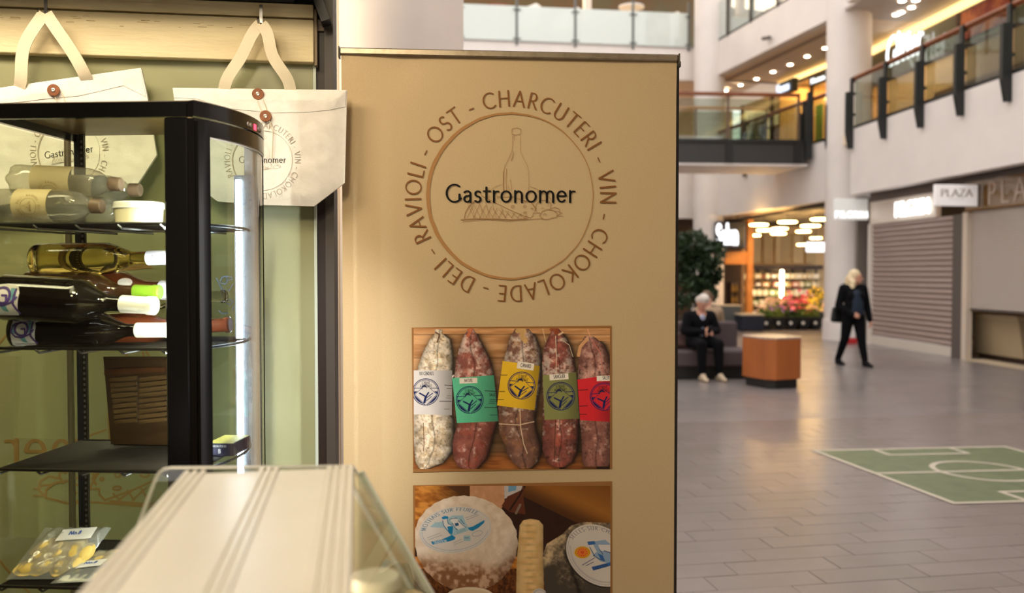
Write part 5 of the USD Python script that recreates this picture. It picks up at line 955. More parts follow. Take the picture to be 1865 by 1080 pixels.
for k, (px, py) in enumerate(((1388, 225), (1427, 211), (1261, 228), (1241, 237), (1380, 189), (1381, 234), (1362, 330 - 86), (1493, 235), (1343, 244), (1358, 252), (1386, 250))):
    s, z = f2(px, py, -4.2); s = min(s, SE - .3); r_ = .16 if k in (0, 1, 4) else .10
    if k in (0, 1, 4): single('pendant_lamp', cat(lathe(f2pt(s, z, -4.2), EZ, [(0, r_ * 1.5), (.10, r_ * 1.5), (.13, r_ * .6)], 20)), lamp_w, f'wide glowing lamp inside the far upper gallery shop, {("lower left", "lower right", 0, 0, "uppermost")[k]}', 'lamp', group='glowing lamps in the upper gallery shop')
    else: single('pendant_lamp', trimesh.creation.icosphere(2, .085).apply_translation(f2pt(s, z, -4.2)), emit('small_lamp', (255, 222, 150), 4.0), f'small round lamp inside the far upper gallery shop, {("", "", "leftmost of all", "second from the left", "", "below the uppermost wide lamp", "by the middle mullion", "rightmost near the black corner post", "third from the left", "fourth from the left", "low near the red stand")[k]}', 'lamp', group='small lamps in the upper gallery shop')
for px, py, cc, nm in ((1415, 240, (196, 60, 70), 'red'), (1492, 205, (70, 130, 70), 'green'), (1464, 243, (60, 140, 84), 'bright green'), (1436, 240, (206, 190, 176), 'pale')):
    s, z = f2(px, py, -3.6); single('display_stand', f2box(s - .2, s + .2, Z1 + .01, z + .25, -3.62, -3.58, .01), mat('panel_' + nm.replace(' ', '_'), cc, rough=.6), f'{nm} display panel standing inside the upper gallery shop', 'display stand')
# dark box sign and green framed sign
s, z = f2(1434, 158, -2.1); s0, s1 = f2(1449, 158, -2.1)[0], f2(1421, 158, -2.1)[0]
ns = T('blade_sign', 'black box sign with white Normal lettering under the gallery ceiling', 'sign', f2pt((s0 + s1) / 2, z, -2.1))
ns.add('box', f2box(s0, s1, f2(1434, 171, -2.1)[1], f2(1434, 147, -2.1)[1], -2.2, -2.0, .02), mat('black_sign', (16, 18, 16), rough=.4)); sg = text('Norma'.replace('N', 'N'), .26, track=.06, a=.09, b=.075); w_ = sg.bounds[2] - sg.bounds[0]
ns.add('lettering', prism(affinity.scale(sg, (s1 - s0) * .8 / w_, 1, origin=(0, 0)), f2pt((s0 + s1) / 2 + .08, z - .14, -1.985), -D2, EZ, N2, .02), emit('cool_sign', (226, 236, 255), 1.6))
s0, s1 = f2(1512, 144, -2.1)[0], f2(1481, 144, -2.1)[0]
ns = T('blade_sign', 'small dark green sign with glowing letters next to the column', 'sign', f2pt((s0 + s1) / 2, 6.9, -2.1))
ns.add('box', f2box(s0, s1, f2(1495, 151, -2.1)[1], f2(1495, 137, -2.1)[1], -2.2, -2.0, .02), mat('dark_green_sign', (24, 44, 24), rough=.4)); sg = text('Norma', .14, track=.06, a=.1, b=.085); w_ = sg.bounds[2] - sg.bounds[0]
ns.add('lettering', prism(affinity.scale(sg, (s1 - s0) * .8 / w_, 1, origin=(0, 0)), f2pt((s0 + s1) / 2, f2(1495, 149, -2.1)[1], -1.985), -D2, EZ, N2, .02), sign_w)
# near upper gallery shop front
XS = 11.9
gsf = T('storefront', 'glazed shop front with olive transom on the near upper gallery', 'shop front', (XS, 16, Z1))
gsf.add('strip_light', bx(XS - .05, XS - .01, 8, 26, Z2B - .22, Z2B - .02), warm_strip); gsf.add('sill', bx(XS - .03, XS + .05, 8, 26, Z1, Z1 + .12), mull)
mu = [onX(px, 60, XS)[1] for px in (1745, 1678, 1586)] + [11.0, 9.0]
for y in mu: gsf.add('mullion', bx(XS - .03, XS + .05, y - .05, y + .05, Z1 + .12, Z2B - .23), mull)
mu = sorted(mu + [26, 8]); zt3 = 6.75
gsf.add('transom_bar', bx(XS - .03, XS + .05, 8, 26, zt3 - .06, zt3), mull)
for a, b in zip(mu[:-1], mu[1:]): gsf.add('transom_pane', bx(XS, XS + .012, a + .052, b - .052, zt3 + .001, Z2B - .24), olive_glass); gsf.add('pane', bx(XS, XS + .012, a + .052, b - .052, Z1 + .121, zt3 - .061), shop_glass)
wr.add('upper_shop_back', bx(XS + 1.6, XS + 1.75, 6, 26, Z1, Z2B), mat('pink_grey_wall', (150, 138, 130), rough=.7)); wr.add('upper_shop_counter', bx(XS + .4, XS + .9, 13.8, 21, Z1 + .01, Z1 + 1.2), mat('brown_display_front', (104, 88, 76), rough=.6, col2=(94, 80, 70), scale=3))
wr.add('upper_shop_side', bx(XS + .2, XS + .6, 12.6, 13.6, Z1 + .01, Z1 + 1.1), mat('orange_brown_display', (176, 100, 66), rough=.6))
ya_, yb_ = onX(1838, 20, XS - .05)[1], onX(1751, 20, XS - .05)[1]; ym_ = (ya_ + yb_) / 2
ps_ = T('poster', 'dark red and orange poster in the upper right shop front', 'poster', (XS - .06, ym_, 7.0)); ps_.add('print', bx(XS - .06, XS - .035, ya_, yb_, Zx(1790, 45, XS - .05) - .15, Z2B - .3), mat('red_orange_print', (150, 44, 16), rough=.5, col2=(226, 128, 62), scale=2.2, detail=3, ramp=(.42, .66)))
ps_.add('print_border', bx(XS - .034, XS - .031, ya_ - .03, yb_ + .03, Zx(1790, 45, XS - .05) - .18, Z2B - .27), mat('dark_print_border', (60, 20, 10), rough=.5))
gg = text('Glitter', .74, track=.02, a=.062, b=.056); gg = affinity.translate(gg, -gg.bounds[0]); ya_, yb_ = onX(1683, 70, XS - .3)[1], onX(1614, 90, XS - .3)[1]; kx = (yb_ - ya_) / (gg.bounds[2] + .12)
gg = affinity.affine_transform(gg, [kx, .16, 0, 1, 0, 0]); zc_ = Zx(1650, 86, XS - .3) - .30
gs2 = T('shop_sign', 'large white glowing Glitter lettering on the upper gallery', 'shop sign', (XS - .3, yb_, zc_)); gs2.add('lettering', prism(gg, (XS - .3, yb_, zc_), -EY, EZ, -EX, .03), emit('white_sign_soft', (255, 255, 255), 2.2)); gs2.add('support_bar', bx(XS - .29, XS - .06, (ya_ + yb_) / 2 - .02, (ya_ + yb_) / 2 + .02, zc_ + .2, zc_ + .24), black_matte)
for dl, (px, py) in zip(('nearest the lit strip', 'rightmost', 'third', 'closest to the column', 'topmost'), ((1643, 2), (1660, 14), (1641, 23), (1632, 27), (1668, 1))):
    p = onZ(px, py, Z2B - .012); single('downlight', lathe(p - EZ * .0, -EZ, [(0, .07), (.006, .075), (.012, .05)], 18), lamp_n, f'round downlight in the grey ceiling of the near upper gallery, {dl}', 'downlight', group='downlights in the near gallery ceiling')
for dl, (px, py) in zip(('leftmost', 'second from the left', 'third from the left', 'middle', 'third from the right', 'second from the right', 'rightmost by the column'), ((1322, 165), (1349, 155), (1378, 144), (1408, 131), (1439, 118), (1470, 103), (1503, 88))):
    p = onZ(px, py, Z2B - .012); single('downlight', lathe(p, -EZ, [(0, .065), (.006, .07), (.012, .05)], 18), lamp_n, f'round downlight in the warm ceiling of the far upper gallery, {dl}', 'downlight', group='downlights in the far gallery ceiling')
# --- railings
def railing(label, posts, pt, n_out, d, z0, z1, zlow, wood=True, glass_bottom=None, post_w=.16, thick=.085):
    """posts: positions along d; pt(s, z, off) a point; off is outwards."""
    t = T('balcony_railing', label, 'railing', pt(posts[0], z0, 0))
    ob = lambda s0, s1, o0, o1, z0_, z1_, bev=0.0: obox(pt(0, 0, 0), d, n_out, EZ, (s0, s1), (o0, o1), (z0_, z1_), bev)
    for s in posts:
        g = Polygon([(.0, zlow), (.10, zlow), (.17, z0 - .1), (.17, z1 - .32), (.06, z1 - .30), (.06, z1 - .0), (-.03, z1 + .06), (-.06, z1 + .03), (-.06, z1 - .05), (.005, z1 - .12)])
        t.add('post', prism(g, pt(s - thick / 2, 0, 0), n_out, EZ, d, thick), post_m)
        for zz in (z0 + .3, z1 - .35): t.add('glass_clamp', obox(pt(s, zz, -.02), d, n_out, EZ, (-.05, .05), (-.02, .02), (-.03, .03), .004), post_m)
    for a, b in zip(posts[:-1], posts[1:]):
        if wood: t.add('handrail', prism(affinity.scale(Point(0, 0).buffer(.062, 4), 1, .9), pt(a + .035, z1, -.035), n_out, EZ, d, b - a - .07), rail_wood, smooth=40)
        t.add('pane', ob(a + .05, b - .05, -.024, -.016, z0 + .06, z1 - .08), rail_glass)
        t.add('bottom_rail', ob(a + .04, b - .04, -.05, -.005, z0 - .03, z0 + .05), post_m)
    return t
ys = [Yx(px, XF - .05) for px in (1546.5, 1606.5, 1673, 1745, 1830)]; ys += [ys[-1] - (ys[-2] - ys[-1]) * .98, ys[-1] - 3.1]; ys = sorted(ys)
railing('black posted glass railing with wooden handrail on the near upper gallery', ys, lambda s, z, o: np.array([XF - o, s, z]), -EX, EY, Z1, 6.0, 4.42)
ss2 = [f2(px, 230)[0] for px in (1466, 1397, 1360, 1294)]
railing('black posted glass railing on the far gallery beyond the bridge', [-.25] + ss2, lambda s, z, o: f2pt(s, z, o), N2, D2, Z1, 6.0, 4.42)
ss3 = [f2(px, 40)[0] for px in (1462, 1417, 1368, 1326, 1292)]
t = T('balcony_railing', 'black framed glass railing on the topmost gallery edge', 'railing', f2pt(ss3[0], Z2, 0))
for s in [-.2] + ss3: t.add('post', f2box(s - .03, s + .03, Z2 - .12, Z2 + 1.15, .0, .05), post_m)
for a, b in zip(([-.2] + ss3)[:-1], ss3): t.add('pane', f2box(a + .04, b - .04, Z2 - .05, Z2 + 1.1, -.03, -.02), pane('pale_rail_glass', (232, 238, 236), base=.10, top=.8, haze=(220, 226, 224), hazef=.35)); t.add('bottom_rail', f2box(a + .035, b - .035, Z2 - .11, Z2 - .04, -.04, .0), post_m)

# --- bridge across the hall
yB0, yB1 = 21.5, 23.4; xB = onY(1468, 280, yB0)[0]
br = T('bridge', 'dark steel footbridge crossing the hall on the first floor', None, (0, yB0, Z1B), kind='structure')
zb0, zb1_ = onY(1350, 297, yB0)[2], onY(1350, 256, yB0)[2]
br.add('beam', bx(-8, xB, yB0, yB0 + .2, zb0, zb1_), mat('dark_grey_beam', (48, 46, 44), rough=.5)); br.add('beam', bx(-8, xB - .2, yB1 - .2, yB1, zb0, zb1_), mat('dark_grey_beam', (48, 46, 44), rough=.5))
br.add('soffit', bx(-8, xB + .05, yB0 + .02, yB1, zb0 - .06, zb0 - .001), white_wall); br.add('deck', bx(-8, xB, yB0 + .2, yB1 - .2, zb1_ - .3, zb1_ - .05), soffit); br.add('beam_edge', bx(-8, xB, yB0 - .04, yB0 - .001, zb1_ - .06, zb1_ + .03), black_matte)
for px in (1328, 1452): x = onY(px, 280, yB0)[0]; br.add('beam_stiffener', bx(x - .09, x + .09, yB0 - .03, yB0 - .0015, zb0 + .001, zb1_ - .061), black_matte)
brr = T('balcony_railing', 'glass railing with wooden handrail along the footbridge', 'railing', (xB - 2, yB0 + .06, zb1_))
zr0, zr1 = zb1_ + .04, onY(1350, 173, yB0 + .06)[2]; px_ = [-6, -3, 0, 3, onY(1240, 220, yB0)[0] - .4] + [onY(p, 220, yB0)[0] for p in (1327, 1456)]
for x in px_: brr.add('post', bx(x - .03, x + .03, yB0 + .03, yB0 + .07, zb1_, zr1 - .03), mat('bronze_post', (96, 76, 60), rough=.4))
for a, b in zip(px_[:-1], px_[1:]): brr.add('pane', bx(a + .04, b - .04, yB0 + .046, yB0 + .054, zr0, zr1 - .1), rail_glass)
brr.add('handrail', bx(-6, px_[-1] + .03, yB0 + .01, yB0 + .09, zr1 - .03, zr1 + .06, .012), rail_wood)
b2r = T('balcony_railing', 'glass railing with pale wooden handrail on the far side of the footbridge', 'railing', (xB - 2, yB1 - .06, zb1_))
x2s = [-6, -2, 2, onY(1266, 220, yB1)[0], onY(1395, 220, yB1)[0]]; zr2 = onY(1320, 198, yB1)[2]
for x in x2s: b2r.add('post', bx(x - .02, x + .02, yB1 - .07, yB1 - .03, zb1_ - .05, zr2 - .03), mat('bronze_post', (96, 76, 60), rough=.4))
b2r.add('handrail', bx(-6, x2s[-1], yB1 - .09, yB1 - .01, zr2 - .03, zr2 + .04, .01), mat('pale_handrail_wood', (190, 140, 96), rough=.4))
for a, b in zip(x2s[:-1], x2s[1:]): b2r.add('pane', bx(a + .03, b - .03, yB1 - .054, yB1 - .046, zb1_ + .05, zr2 - .1), rail_glass)
cp_ = onY(1474, 230, yB0 - .05)
single('corner_post', cat(bx(cp_[0] - .11, cp_[0] + .02, yB0 - .12, yB0 - .04, onY(1474, 290, yB0)[2], onY(1474, 190, yB0)[2]), bx(cp_[0] - .04, cp_[0] + .09, yB0 - .04, yB0 + .04, 4.5, onY(1474, 168, yB0)[2])), post_m, 'stout black corner post where the footbridge meets the gallery', 'post')

# --- far end of the hall
BA = math.radians(3.3); BD = np.array([math.cos(BA), math.sin(BA), 0]); BN = np.array([math.sin(BA), -math.cos(BA), 0]); B0 = onY(1050, 100, 27.9); B0[2] = 0
def bpx(px, py, off=0.0): p = onP(px, py, B0 + BN * off, BN); return (p - B0) @ BD, p[2]
def bbox(a0, a1, z0, z1, o0, o1, bev=0.0): return obox(B0, BD, BN, EZ, sorted((a0, a1)), sorted((o0, o1)), sorted((z0, z1)), bev)
aR2 = bpx(1263, 80)[0] + .35; zbk = bpx(1050, 79)[1]
wb = T('wall_back', 'white gallery edges across the far end of the hall', None, B0, kind='structure')
wb.add('upper_edge', bbox(-14, aR2, zbk - 1.05, zbk, -.3, 0), white_wall); wb.add('lower_edge', bbox(-14, aR2, Z1B, Z1, -.3, 0), white_wall)
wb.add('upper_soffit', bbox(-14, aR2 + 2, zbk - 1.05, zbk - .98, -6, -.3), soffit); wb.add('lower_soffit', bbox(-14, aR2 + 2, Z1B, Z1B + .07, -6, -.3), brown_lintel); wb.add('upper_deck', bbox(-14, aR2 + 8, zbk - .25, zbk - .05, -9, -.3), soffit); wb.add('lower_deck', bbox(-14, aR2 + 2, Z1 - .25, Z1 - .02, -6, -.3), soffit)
wb.add('lower_wall', bbox(-14, aR2 + 4, 0, Z1B, -5, -4.9), mat('brown_far_wall', (116, 92, 72), rough=.7)); wb.add('middle_wall', bbox(-14, aR2 + 3, Z1, zbk - 1.05, -5, -4.9), shop_warm); wb.add('cafe_wall', bbox(-14, aR2 + 8, zbk, 15, -8, -7.9), mat('brown_cafe_wall', (120, 100, 78), rough=.7, col2=(106, 110, 92), scale=.5)); wb.add('cafe_ceiling', bbox(-14, aR2 + 8, 13.2, 13.3, -8, -.2), soffit)
for px in (1070,):
    a = bpx(px, 20, -3)[0]; wb.add('cafe_pillar', bbox(a - .12, a + .12, zbk, 13.2, -3.2, -2.9), white_wall)
frost = pane('frosted_railing_glass', (228, 236, 232), base=.06, top=.6, haze=(226, 234, 230), hazef=.72)
ps4 = [bpx(px, 60)[0] for px in (735, 838, 941, 1047.5, 1152.5, 1254)]; gt = bpx(1050, 16)[1]
rl = T('balcony_railing', 'frosted glass railing with slim steel posts across the far top gallery', 'railing', B0 + BD * ps4[2] + EZ * zbk)
for s in ps4: rl.add('post', bbox(s - .035, s + .035, zbk - .12, gt + .35, .0, .05), mat('slim_grey_post', (92, 96, 94), rough=.4)); rl.add('post_clamp', bbox(s - .12, s + .12, zbk + .05, zbk + .09, .0505, .07), mat('slim_grey_post', (92, 96, 94), rough=.4)); rl.add('post_clamp', bbox(s - .12, s + .12, gt - .14, gt - .10, .0505, .07), mat('slim_grey_post', (92, 96, 94), rough=.4))
for a, b in zip(ps4[:-1], ps4[1:]): rl.add('pane', bbox(a + .04, b - .04, zbk + .02, gt, .01, .025), frost)
rl.add('bottom_rail', bbox(ps4[0], aR2, zbk - .02, zbk + .015, .0, .05), mat('pale_bottom_rail', (166, 164, 160), rough=.4))
chair_w = mat('white_shell', (236, 234, 230), rough=.4); chair_b = mat('taupe_shell', (168, 144, 124), rough=.5)
for i, (px, lean, m_, nm) in enumerate(((950, .5, chair_w, 'white shell lounge chair behind the frosted railing, left of the taupe one'), (978, -.3, chair_b, 'taupe shell chair between white lounge chairs behind the frosted railing'), (1020, .6, chair_w, 'white shell lounge chair behind the frosted railing, next to the cafe pillar'), (1100, -.5, chair_b, 'beige shell chair beside the round cafe table'), (1205, .6, chair_w, 'slanted pale chair at the right end of the far top gallery'), (890, -.1, chair_b, 'brown chair at the left end of the far top gallery'))):
    ov = -2.5 if m_ is chair_b else -1.3; a = bpx(px, 10, ov)[0]; base = B0 + BD * a + BN * ov + EZ * zbk
    ch_ = T('lounge_chair', nm, 'chair', base); A_ = BD * lean + EZ * math.sqrt(1 - lean * lean)
    rows = [(0.0, .10), (.15, .36), (.35, .42), (.65, .40), (.95, .26), (1.02, .1)]
    P = np.stack([[base + EZ * .75 + A_ * t_ + BD * (w2 * math.sin(q)) - BN * (.12 + .30 * (1 - math.cos(q)) * -1 * -1) for q in np.linspace(-1.2, 1.2, 11)] for t_, w2 in rows])
    ch_.add('shell', sheet(P, .04, -BN), m_, smooth=50); ch_.add('seat', lathe(base + EZ * .70, EZ, [(0, .2), (.05, .36), (.10, .34)], 20), m_, smooth=40); ch_.add('stem', cyl(base + EZ * .03, base + EZ * .70, .04, 10), steel); ch_.add('foot', lathe(base, EZ, [(0, .28), (.02, .28), (.03, .1)], 20), steel)
for px, nm in ((1150, 'round white cafe table with a single leg behind the frosted railing'), (905, 'round wooden cafe table at the left behind the frosted railing')):
    a = bpx(px, 10, -.8)[0]; base = B0 + BD * a - BN * .8 + EZ * zbk; tb = T('cafe_table', nm, 'table', base); zt_ = bpx(px, 12, -.8)[1] - zbk
    tb.add('table_top', lathe(base + EZ * (zt_ - .05), EZ, [(0, .38), (.01, .42), (.05, .42)], 28), chair_w if px > 1000 else rail_wood, smooth=30); tb.add('stem', cyl(base + EZ * .03, base + EZ * (zt_ - .05), .04, 10), chair_w); tb.add('foot', lathe(base, EZ, [(0, .26), (.025, .24)], 20), chair_w)
single('wall_left_hall', bx(-8.2, -8, 3, 30, 0, 15), white_wall, 'white wall on the far left of the hall', None, kind='structure')
# ================================================================== FLOWER AND FOOD SHOP under the far gallery
YS = 30.6; sx_ = lambda px, Y=YS: onY(px, 500, Y)[0]; sz_ = lambda py, px=1410, Y=YS: onY(px, py, Y)[2]
shp = T('wall_shop', 'warm lit inside of the flower shop', None, (sx_(1400), YS, 0), kind='structure')
shp.add('back_wall', bx(sx_(1300), sx_(1560), YS + .7, YS + .8, 0, 3.4), mat('shop_beige_wall', (206, 176, 130), rough=.7))
shp.add('ceiling', bx(sx_(1300), sx_(1600), 21.2, YS + .8, 3.32, 3.385), mat('shop_black_ceiling', (34, 26, 20), rough=.8))
shp.add('left_wall', bx(sx_(1308) - .1, sx_(1308), 27.9, YS + .8, 0, 3.3), mat('shop_left_wall', (150, 120, 90), rough=.7))
xo = onY(1367, 450, 27.0)[0]; shp.add('orange_post', bx(xo - .09, xo + .09, 27.0, 27.2, .001, 3.3), mat('orange_wood', (224, 152, 80), rough=.5, col2=(206, 132, 64), scale=3)); shp.add('orange_beam', bx(onY(1321, 470, 27.0)[0], xo - .091, 27.02, 27.1, onY(1340, 481, 27.0)[2], onY(1340, 458, 27.0)[2]), mat('orange_wood', (224, 152, 80), rough=.5, col2=(206, 132, 64), scale=3))
for k, px in enumerate((1386, 1410, 1430, 1444, 1466, 1490)): 
    w = (.42, .36, .26, .38, .40, .40)[k]; shp.add('wall_panel', bx(sx_(px) - w * .5, sx_(px) + w * .5, YS + .62, YS + .69, sz_(481) + .02, 3.0, .01), mat(f'shop_panel_{k % 2}', ((206, 184, 140), (190, 166, 122))[k % 2], rough=.6))
rack = T('shelving_unit', 'tall black shelving along the back wall of the flower shop', 'shelves', (sx_(1405), YS, 0))
dark_sh = mat('dark_shelf_wood', (50, 32, 20), rough=.5)
lv = [sz_(y) for y in (508, 523, 539, 556, 574)]
rack.add('top_beam', bx(sx_(1322), sx_(1497), YS - .1, YS + .5, sz_(491), sz_(483)), dark_sh)
for k in range(9): x = sx_(1324 + k * 21.5); rack.add('upright', bx(x - .025, x + .025, YS + .42, YS + .5, 0.001, sz_(491) - .001), dark_sh)
for z in lv: rack.add('shelf_board', bx(sx_(1324), sx_(1497), YS, YS + .41, z - .025, z), dark_sh)
ledm = emit('shelf_led', (255, 230, 180), 18.0)
for px, y0, y1 in ((1365, 508, 540), (1424, 492, 543)): x = sx_(px, YS - .3); single('tube_lamp', bx(x - .055, x + .055, YS - .33, YS - .29, sz_(y1, px, YS - .3), sz_(y0, px, YS - .3), .01), ledm, f'bright upright tube lamp, the {"shorter left" if px < 1400 else "longer right"} one before the shop shelves', 'lamp')
pal = [((244, 226, 186), 'cream'), ((232, 200, 140), 'sand'), ((206, 150, 80), 'caramel'), ((250, 240, 214), 'ivory'), ((226, 190, 60), 'yellow'), ((150, 160, 90), 'green'), ((196, 120, 100), 'rose'), ((120, 84, 54), 'brown')]
ORD = ('first', 'second', 'third', 'fourth', 'fifth', 'sixth', 'seventh', 'eighth', 'ninth', 'tenth', 'eleventh', 'twelfth'); seen = {}
proto = {}; rp = np.random.default_rng(12); shelf_name = ('top', 'second', 'third', 'fourth', 'lowest')
for li, z in enumerate(lv):
    x = sx_(1327)
    while x < sx_(1494):
        k = int(rp.choice(8, p=[.26, .2, .1, .2, .07, .06, .05, .06])); kind = 'bottle' if rp.random() < .4 else 'box'; col, cn = pal[k]; hmax = (.26, .235, .25, .265, .24)[li]
        key = (kind, k, li); w = .11 if kind == 'bottle' else rp.choice([.16, .2, .26])
        seen[key] = seen.get(key, 0) + 1; lab = f'{ORD[seen[key] - 1]} {cn} {"bottle" if kind == "bottle" else "pack"} from the left on the {shelf_name[li]} shelf of the flower shop'; grp = f'{cn} {"bottles" if kind == "bottle" else "packs"} on the {shelf_name[li]} shop shelf'
        px_c = x + w / 2
        if key not in proto:
            m_ = mat('goods_' + cn, col, rough=.45); h = hmax * (.72 + .2 * ((k * 3 + li) % 3) / 2)
            t = T('bottle' if kind == 'bottle' else 'carton', lab, 'bottle' if kind == 'bottle' else 'carton', (px_c, YS + .14, z + .0008), 0, grp); proto[key] = (t, w)
            if kind == 'bottle': t.add('bottle_body', lathe((px_c, YS + .14, z + .001), EZ, [(0, .042), (.004, .046), (h * .6, .046), (h * .76, .018), (h * .9, .017)], 12), m_, smooth=40); t.add('cap', lathe((px_c, YS + .14, z + .001 + h * .905), EZ, [(0, .019), (h * .09, .019)], 10), mat('goods_cap', (226, 220, 206), rough=.4))
            else: t.add('box', bx(px_c - w / 2 + .006, px_c + w / 2 - .006, YS + .07, YS + .22, z + .001, z + h, .004), m_); t.add('label', bx(px_c - w * .3, px_c + w * .3, YS + .068, YS + .0695, z + h * .3, z + h * .7), mat('goods_label', (250, 246, 236), rough=.5))
        else:
            t, w = proto[key]; dup(t, (x + w / 2, YS + .14, z + .0008), label=lab)
        x += w + .02
pos_words = ('leftmost', 'second from the left', 'third from the left', 'middle', 'third from the right', 'second from the right', 'rightmost')
# small black rack in front at the left
xr0, xr1 = onY(1331, 540, 28.2)[0], onY(1364, 540, 28.2)[0]; rk = T('display_rack', 'low black display rack at the left end of the flower shop', 'rack', ((xr0 + xr1) / 2, 28.2, 0)); Z = lambda y: onY(1348, y, 28.2)[2]
for x in (xr0, xr1): rk.add('side_panel', bx(x - .02, x + .02, 28.2, 28.6, .001, Z(514)), dark_sh)
for y in (532, 552, 575): rk.add('shelf_board', bx(xr0 + .021, xr1 - .021, 28.2, 28.6, Z(y) - .03, Z(y)), dark_sh)
tb = None
for r_, y in enumerate((532, 552)):
    for k in range(4):
        loc = (xr0 + .1 + k * .125, 28.3, Z(y) + .001)
        gl_ = f'golden bottle on the {("upper", "lower")[r_]} shelf of the low black rack, {pos_words[k]}' if k < 3 else f'golden bottle on the {("upper", "lower")[r_]} shelf of the low black rack, rightmost'
        if tb is None:
            tb = T('bottle', gl_, 'bottle', loc, 0, 'golden bottles in the low black rack'); tb.add('bottle_body', lathe(loc, EZ, [(0, .04), (.16, .042), (.21, .016), (.26, .016)], 12), mat('goods_gold', (224, 180, 92), rough=.3), smooth=40); tb.add('cap', lathe(np.array(loc) + EZ * .261, EZ, [(0, .018), (.03, .018)], 10), mat('goods_cap', (226, 220, 206), rough=.4))
        else: dup(tb, loc, label=gl_)
# navy bin, grey bench
p0, p1 = onY(1352, 590, 23.6)[0], onY(1391, 590, 23.6)[0]; nb = T('storage_box', 'dark navy box standing before the flower shop', 'box', ((p0 + p1) / 2, 23.8, 0)); Z = lambda y: onY(1370, y, 23.6)[2]
nb.add('box_body', bx(p0, p1, 23.6, 24.2, Z(602), Z(575), .01), mat('navy_panel', (24, 30, 46), rough=.5)); nb.add('lid', bx(p0 - .02, p1 + .02, 23.58, 24.22, Z(575) + .001, Z(572), .008), mat('pale_bench_top', (186, 172, 150), rough=.5))
for x in (p0 + .04, p1 - .04): nb.add('foot', bx(x - .03, x + .03, 23.7, 24.1, 0.001, Z(602) - .001), black_matte)
p0, p1 = onY(1306, 590, 24.3)[0], onY(1349, 590, 24.3)[0]; nb = T('storage_box', 'grey topped low cabinet left of the navy box', 'box', ((p0 + p1) / 2, 24.5, 0)); nb.add('box_body', bx(p0, p1, 24.3, 24.8, .05, .66, .01), mat('grey_green_panel', (84, 88, 86), rough=.5)); nb.add('lid', bx(p0 - .02, p1 + .02, 24.28, 24.82, .661, .70, .008), mat('pale_bench_top', (186, 172, 150), rough=.5)); nb.add('plinth', bx(p0 + .03, p1 - .03, 24.33, 24.78, .001, .049), black_matte)
# crates of flowers
crate_m = mat('black_crate', (14, 13, 13), rough=.5); leaf_g = [mat('flower_leaf_a', (96, 120, 44), rough=.5), mat('flower_leaf_b', (140, 150, 60), rough=.5), mat('flower_leaf_c', (66, 90, 36), rough=.5)]
fl_cols = [((226, 190, 170), 'pale peach'), ((150, 110, 170), 'lilac'), ((228, 110, 140), 'pink'), ((206, 60, 80), 'red'), ((240, 190, 150), 'peach'), ((240, 206, 60), 'yellow')]
def leafy(center, rad, n, size, r, flat=.7):
    c = r.normal(size=(n, 3)); c /= np.linalg.norm(c, axis=1, keepdims=True); c *= rad * r.uniform(.3, 1, (n, 1)) ** .6; c[:, 2] *= flat; c += center
    a = r.normal(size=(n, 3)); a /= np.linalg.norm(a, axis=1, keepdims=True); b = np.cross(a, r.normal(size=(n, 3))); b /= np.linalg.norm(b, axis=1, keepdims=True); s = size * r.uniform(.7, 1.3, (n, 1)); fold = np.cross(a, b) * s * .18
    v = np.stack([c - a * s, c + b * s * .42 + fold, c + a * s, c - b * s * .42 + fold, ], 1).reshape(-1, 3); i = np.arange(n)[:, None] * 4
    return trimesh.Trimesh(v, np.vstack([np.hstack([i, i + 1, i + 2]), np.hstack([i, i + 2, i + 3])]), process=False)
rf = np.random.default_rng(5); nth = {}
pos_words_ = ('leftmost', 'second from the left', 'third from the left', 'middle', 'third from the right', 'second from the right', 'rightmost')
for tier, (Yc, ytop, ybot, x0_, x1_, n_) in enumerate(((24.0, 578, 604, 1388, 1500, 5), (25.0, 568, 590, 1404, 1504, 4))):
    for k in range(n_):
        a = onY(x0_ + (x1_ - x0_) * k / n_, 590, Yc)[0]; b = onY(x0_ + (x1_ - x0_) * (k + 1) / n_, 590, Yc)[0] - .02; zt_ = onY(1440, ytop, Yc)[2]; xm_ = (a + b) / 2
        cr_ = T('flower_crate', f'black crate in the {"front" if tier == 0 else "rear"} row of flower crates, {pos_words[k if k < 3 else 4 + k - n_ + 2]}', 'flower crate', (xm_, Yc + .25, 0))
        cr_.add('crate_front', prism(Polygon([(a + .03, .12), (b - .03, .12), (b, zt_), (a, zt_)]), (0, Yc, 0), EX, EZ, EY, .5), crate_m); cr_.add('stand', bx(a + .06, b - .06, Yc + .06, Yc + .44, .001, .119), crate_m)
        if tier == 0: cr_.add('price_disc', lathe((xm_ - .05, Yc - .002, zt_ - .16), -EY, [(0, .045), (.008, .045)], 16), mat('white_disc', (240, 236, 226), rough=.5), label='white round price tag')
        ci = min(5, int((k + .5 * tier) / n_ * 6)); ctr_ = np.array([xm_, Yc + .25, zt_ + .10])
        bq = T('flower_plants', f'{fl_cols[ci][1]} flowering plants in the {"front" if tier == 0 else "rear"} crate row, {pos_words[k if k < 3 else 4 + k - n_ + 2]}', 'flowers', (xm_, Yc + .25, zt_))
        bq.add('foliage', leafy(ctr_, .21, 150, .055, rf), leaf_g[(k + tier) % 3], kind='stuff')
        hd = []
        for q in range(22 if tier else 14):
            o = ctr_ + rf.normal(size=3) * (.14, .12, .06) + EZ * (.14 + .08 * tier); hd.append(lathe(o, rf.normal(size=3) * .4 + EZ - EY * .6, [(0, .012), (.012, .045), (.02, .05), (.026, .03), (.024, .01)], 8))
        bq.add('blossoms', cat(*hd), mat('blossom_' + fl_cols[ci][1].replace(' ', '_'), fl_cols[ci][0], rough=.6), kind='stuff')
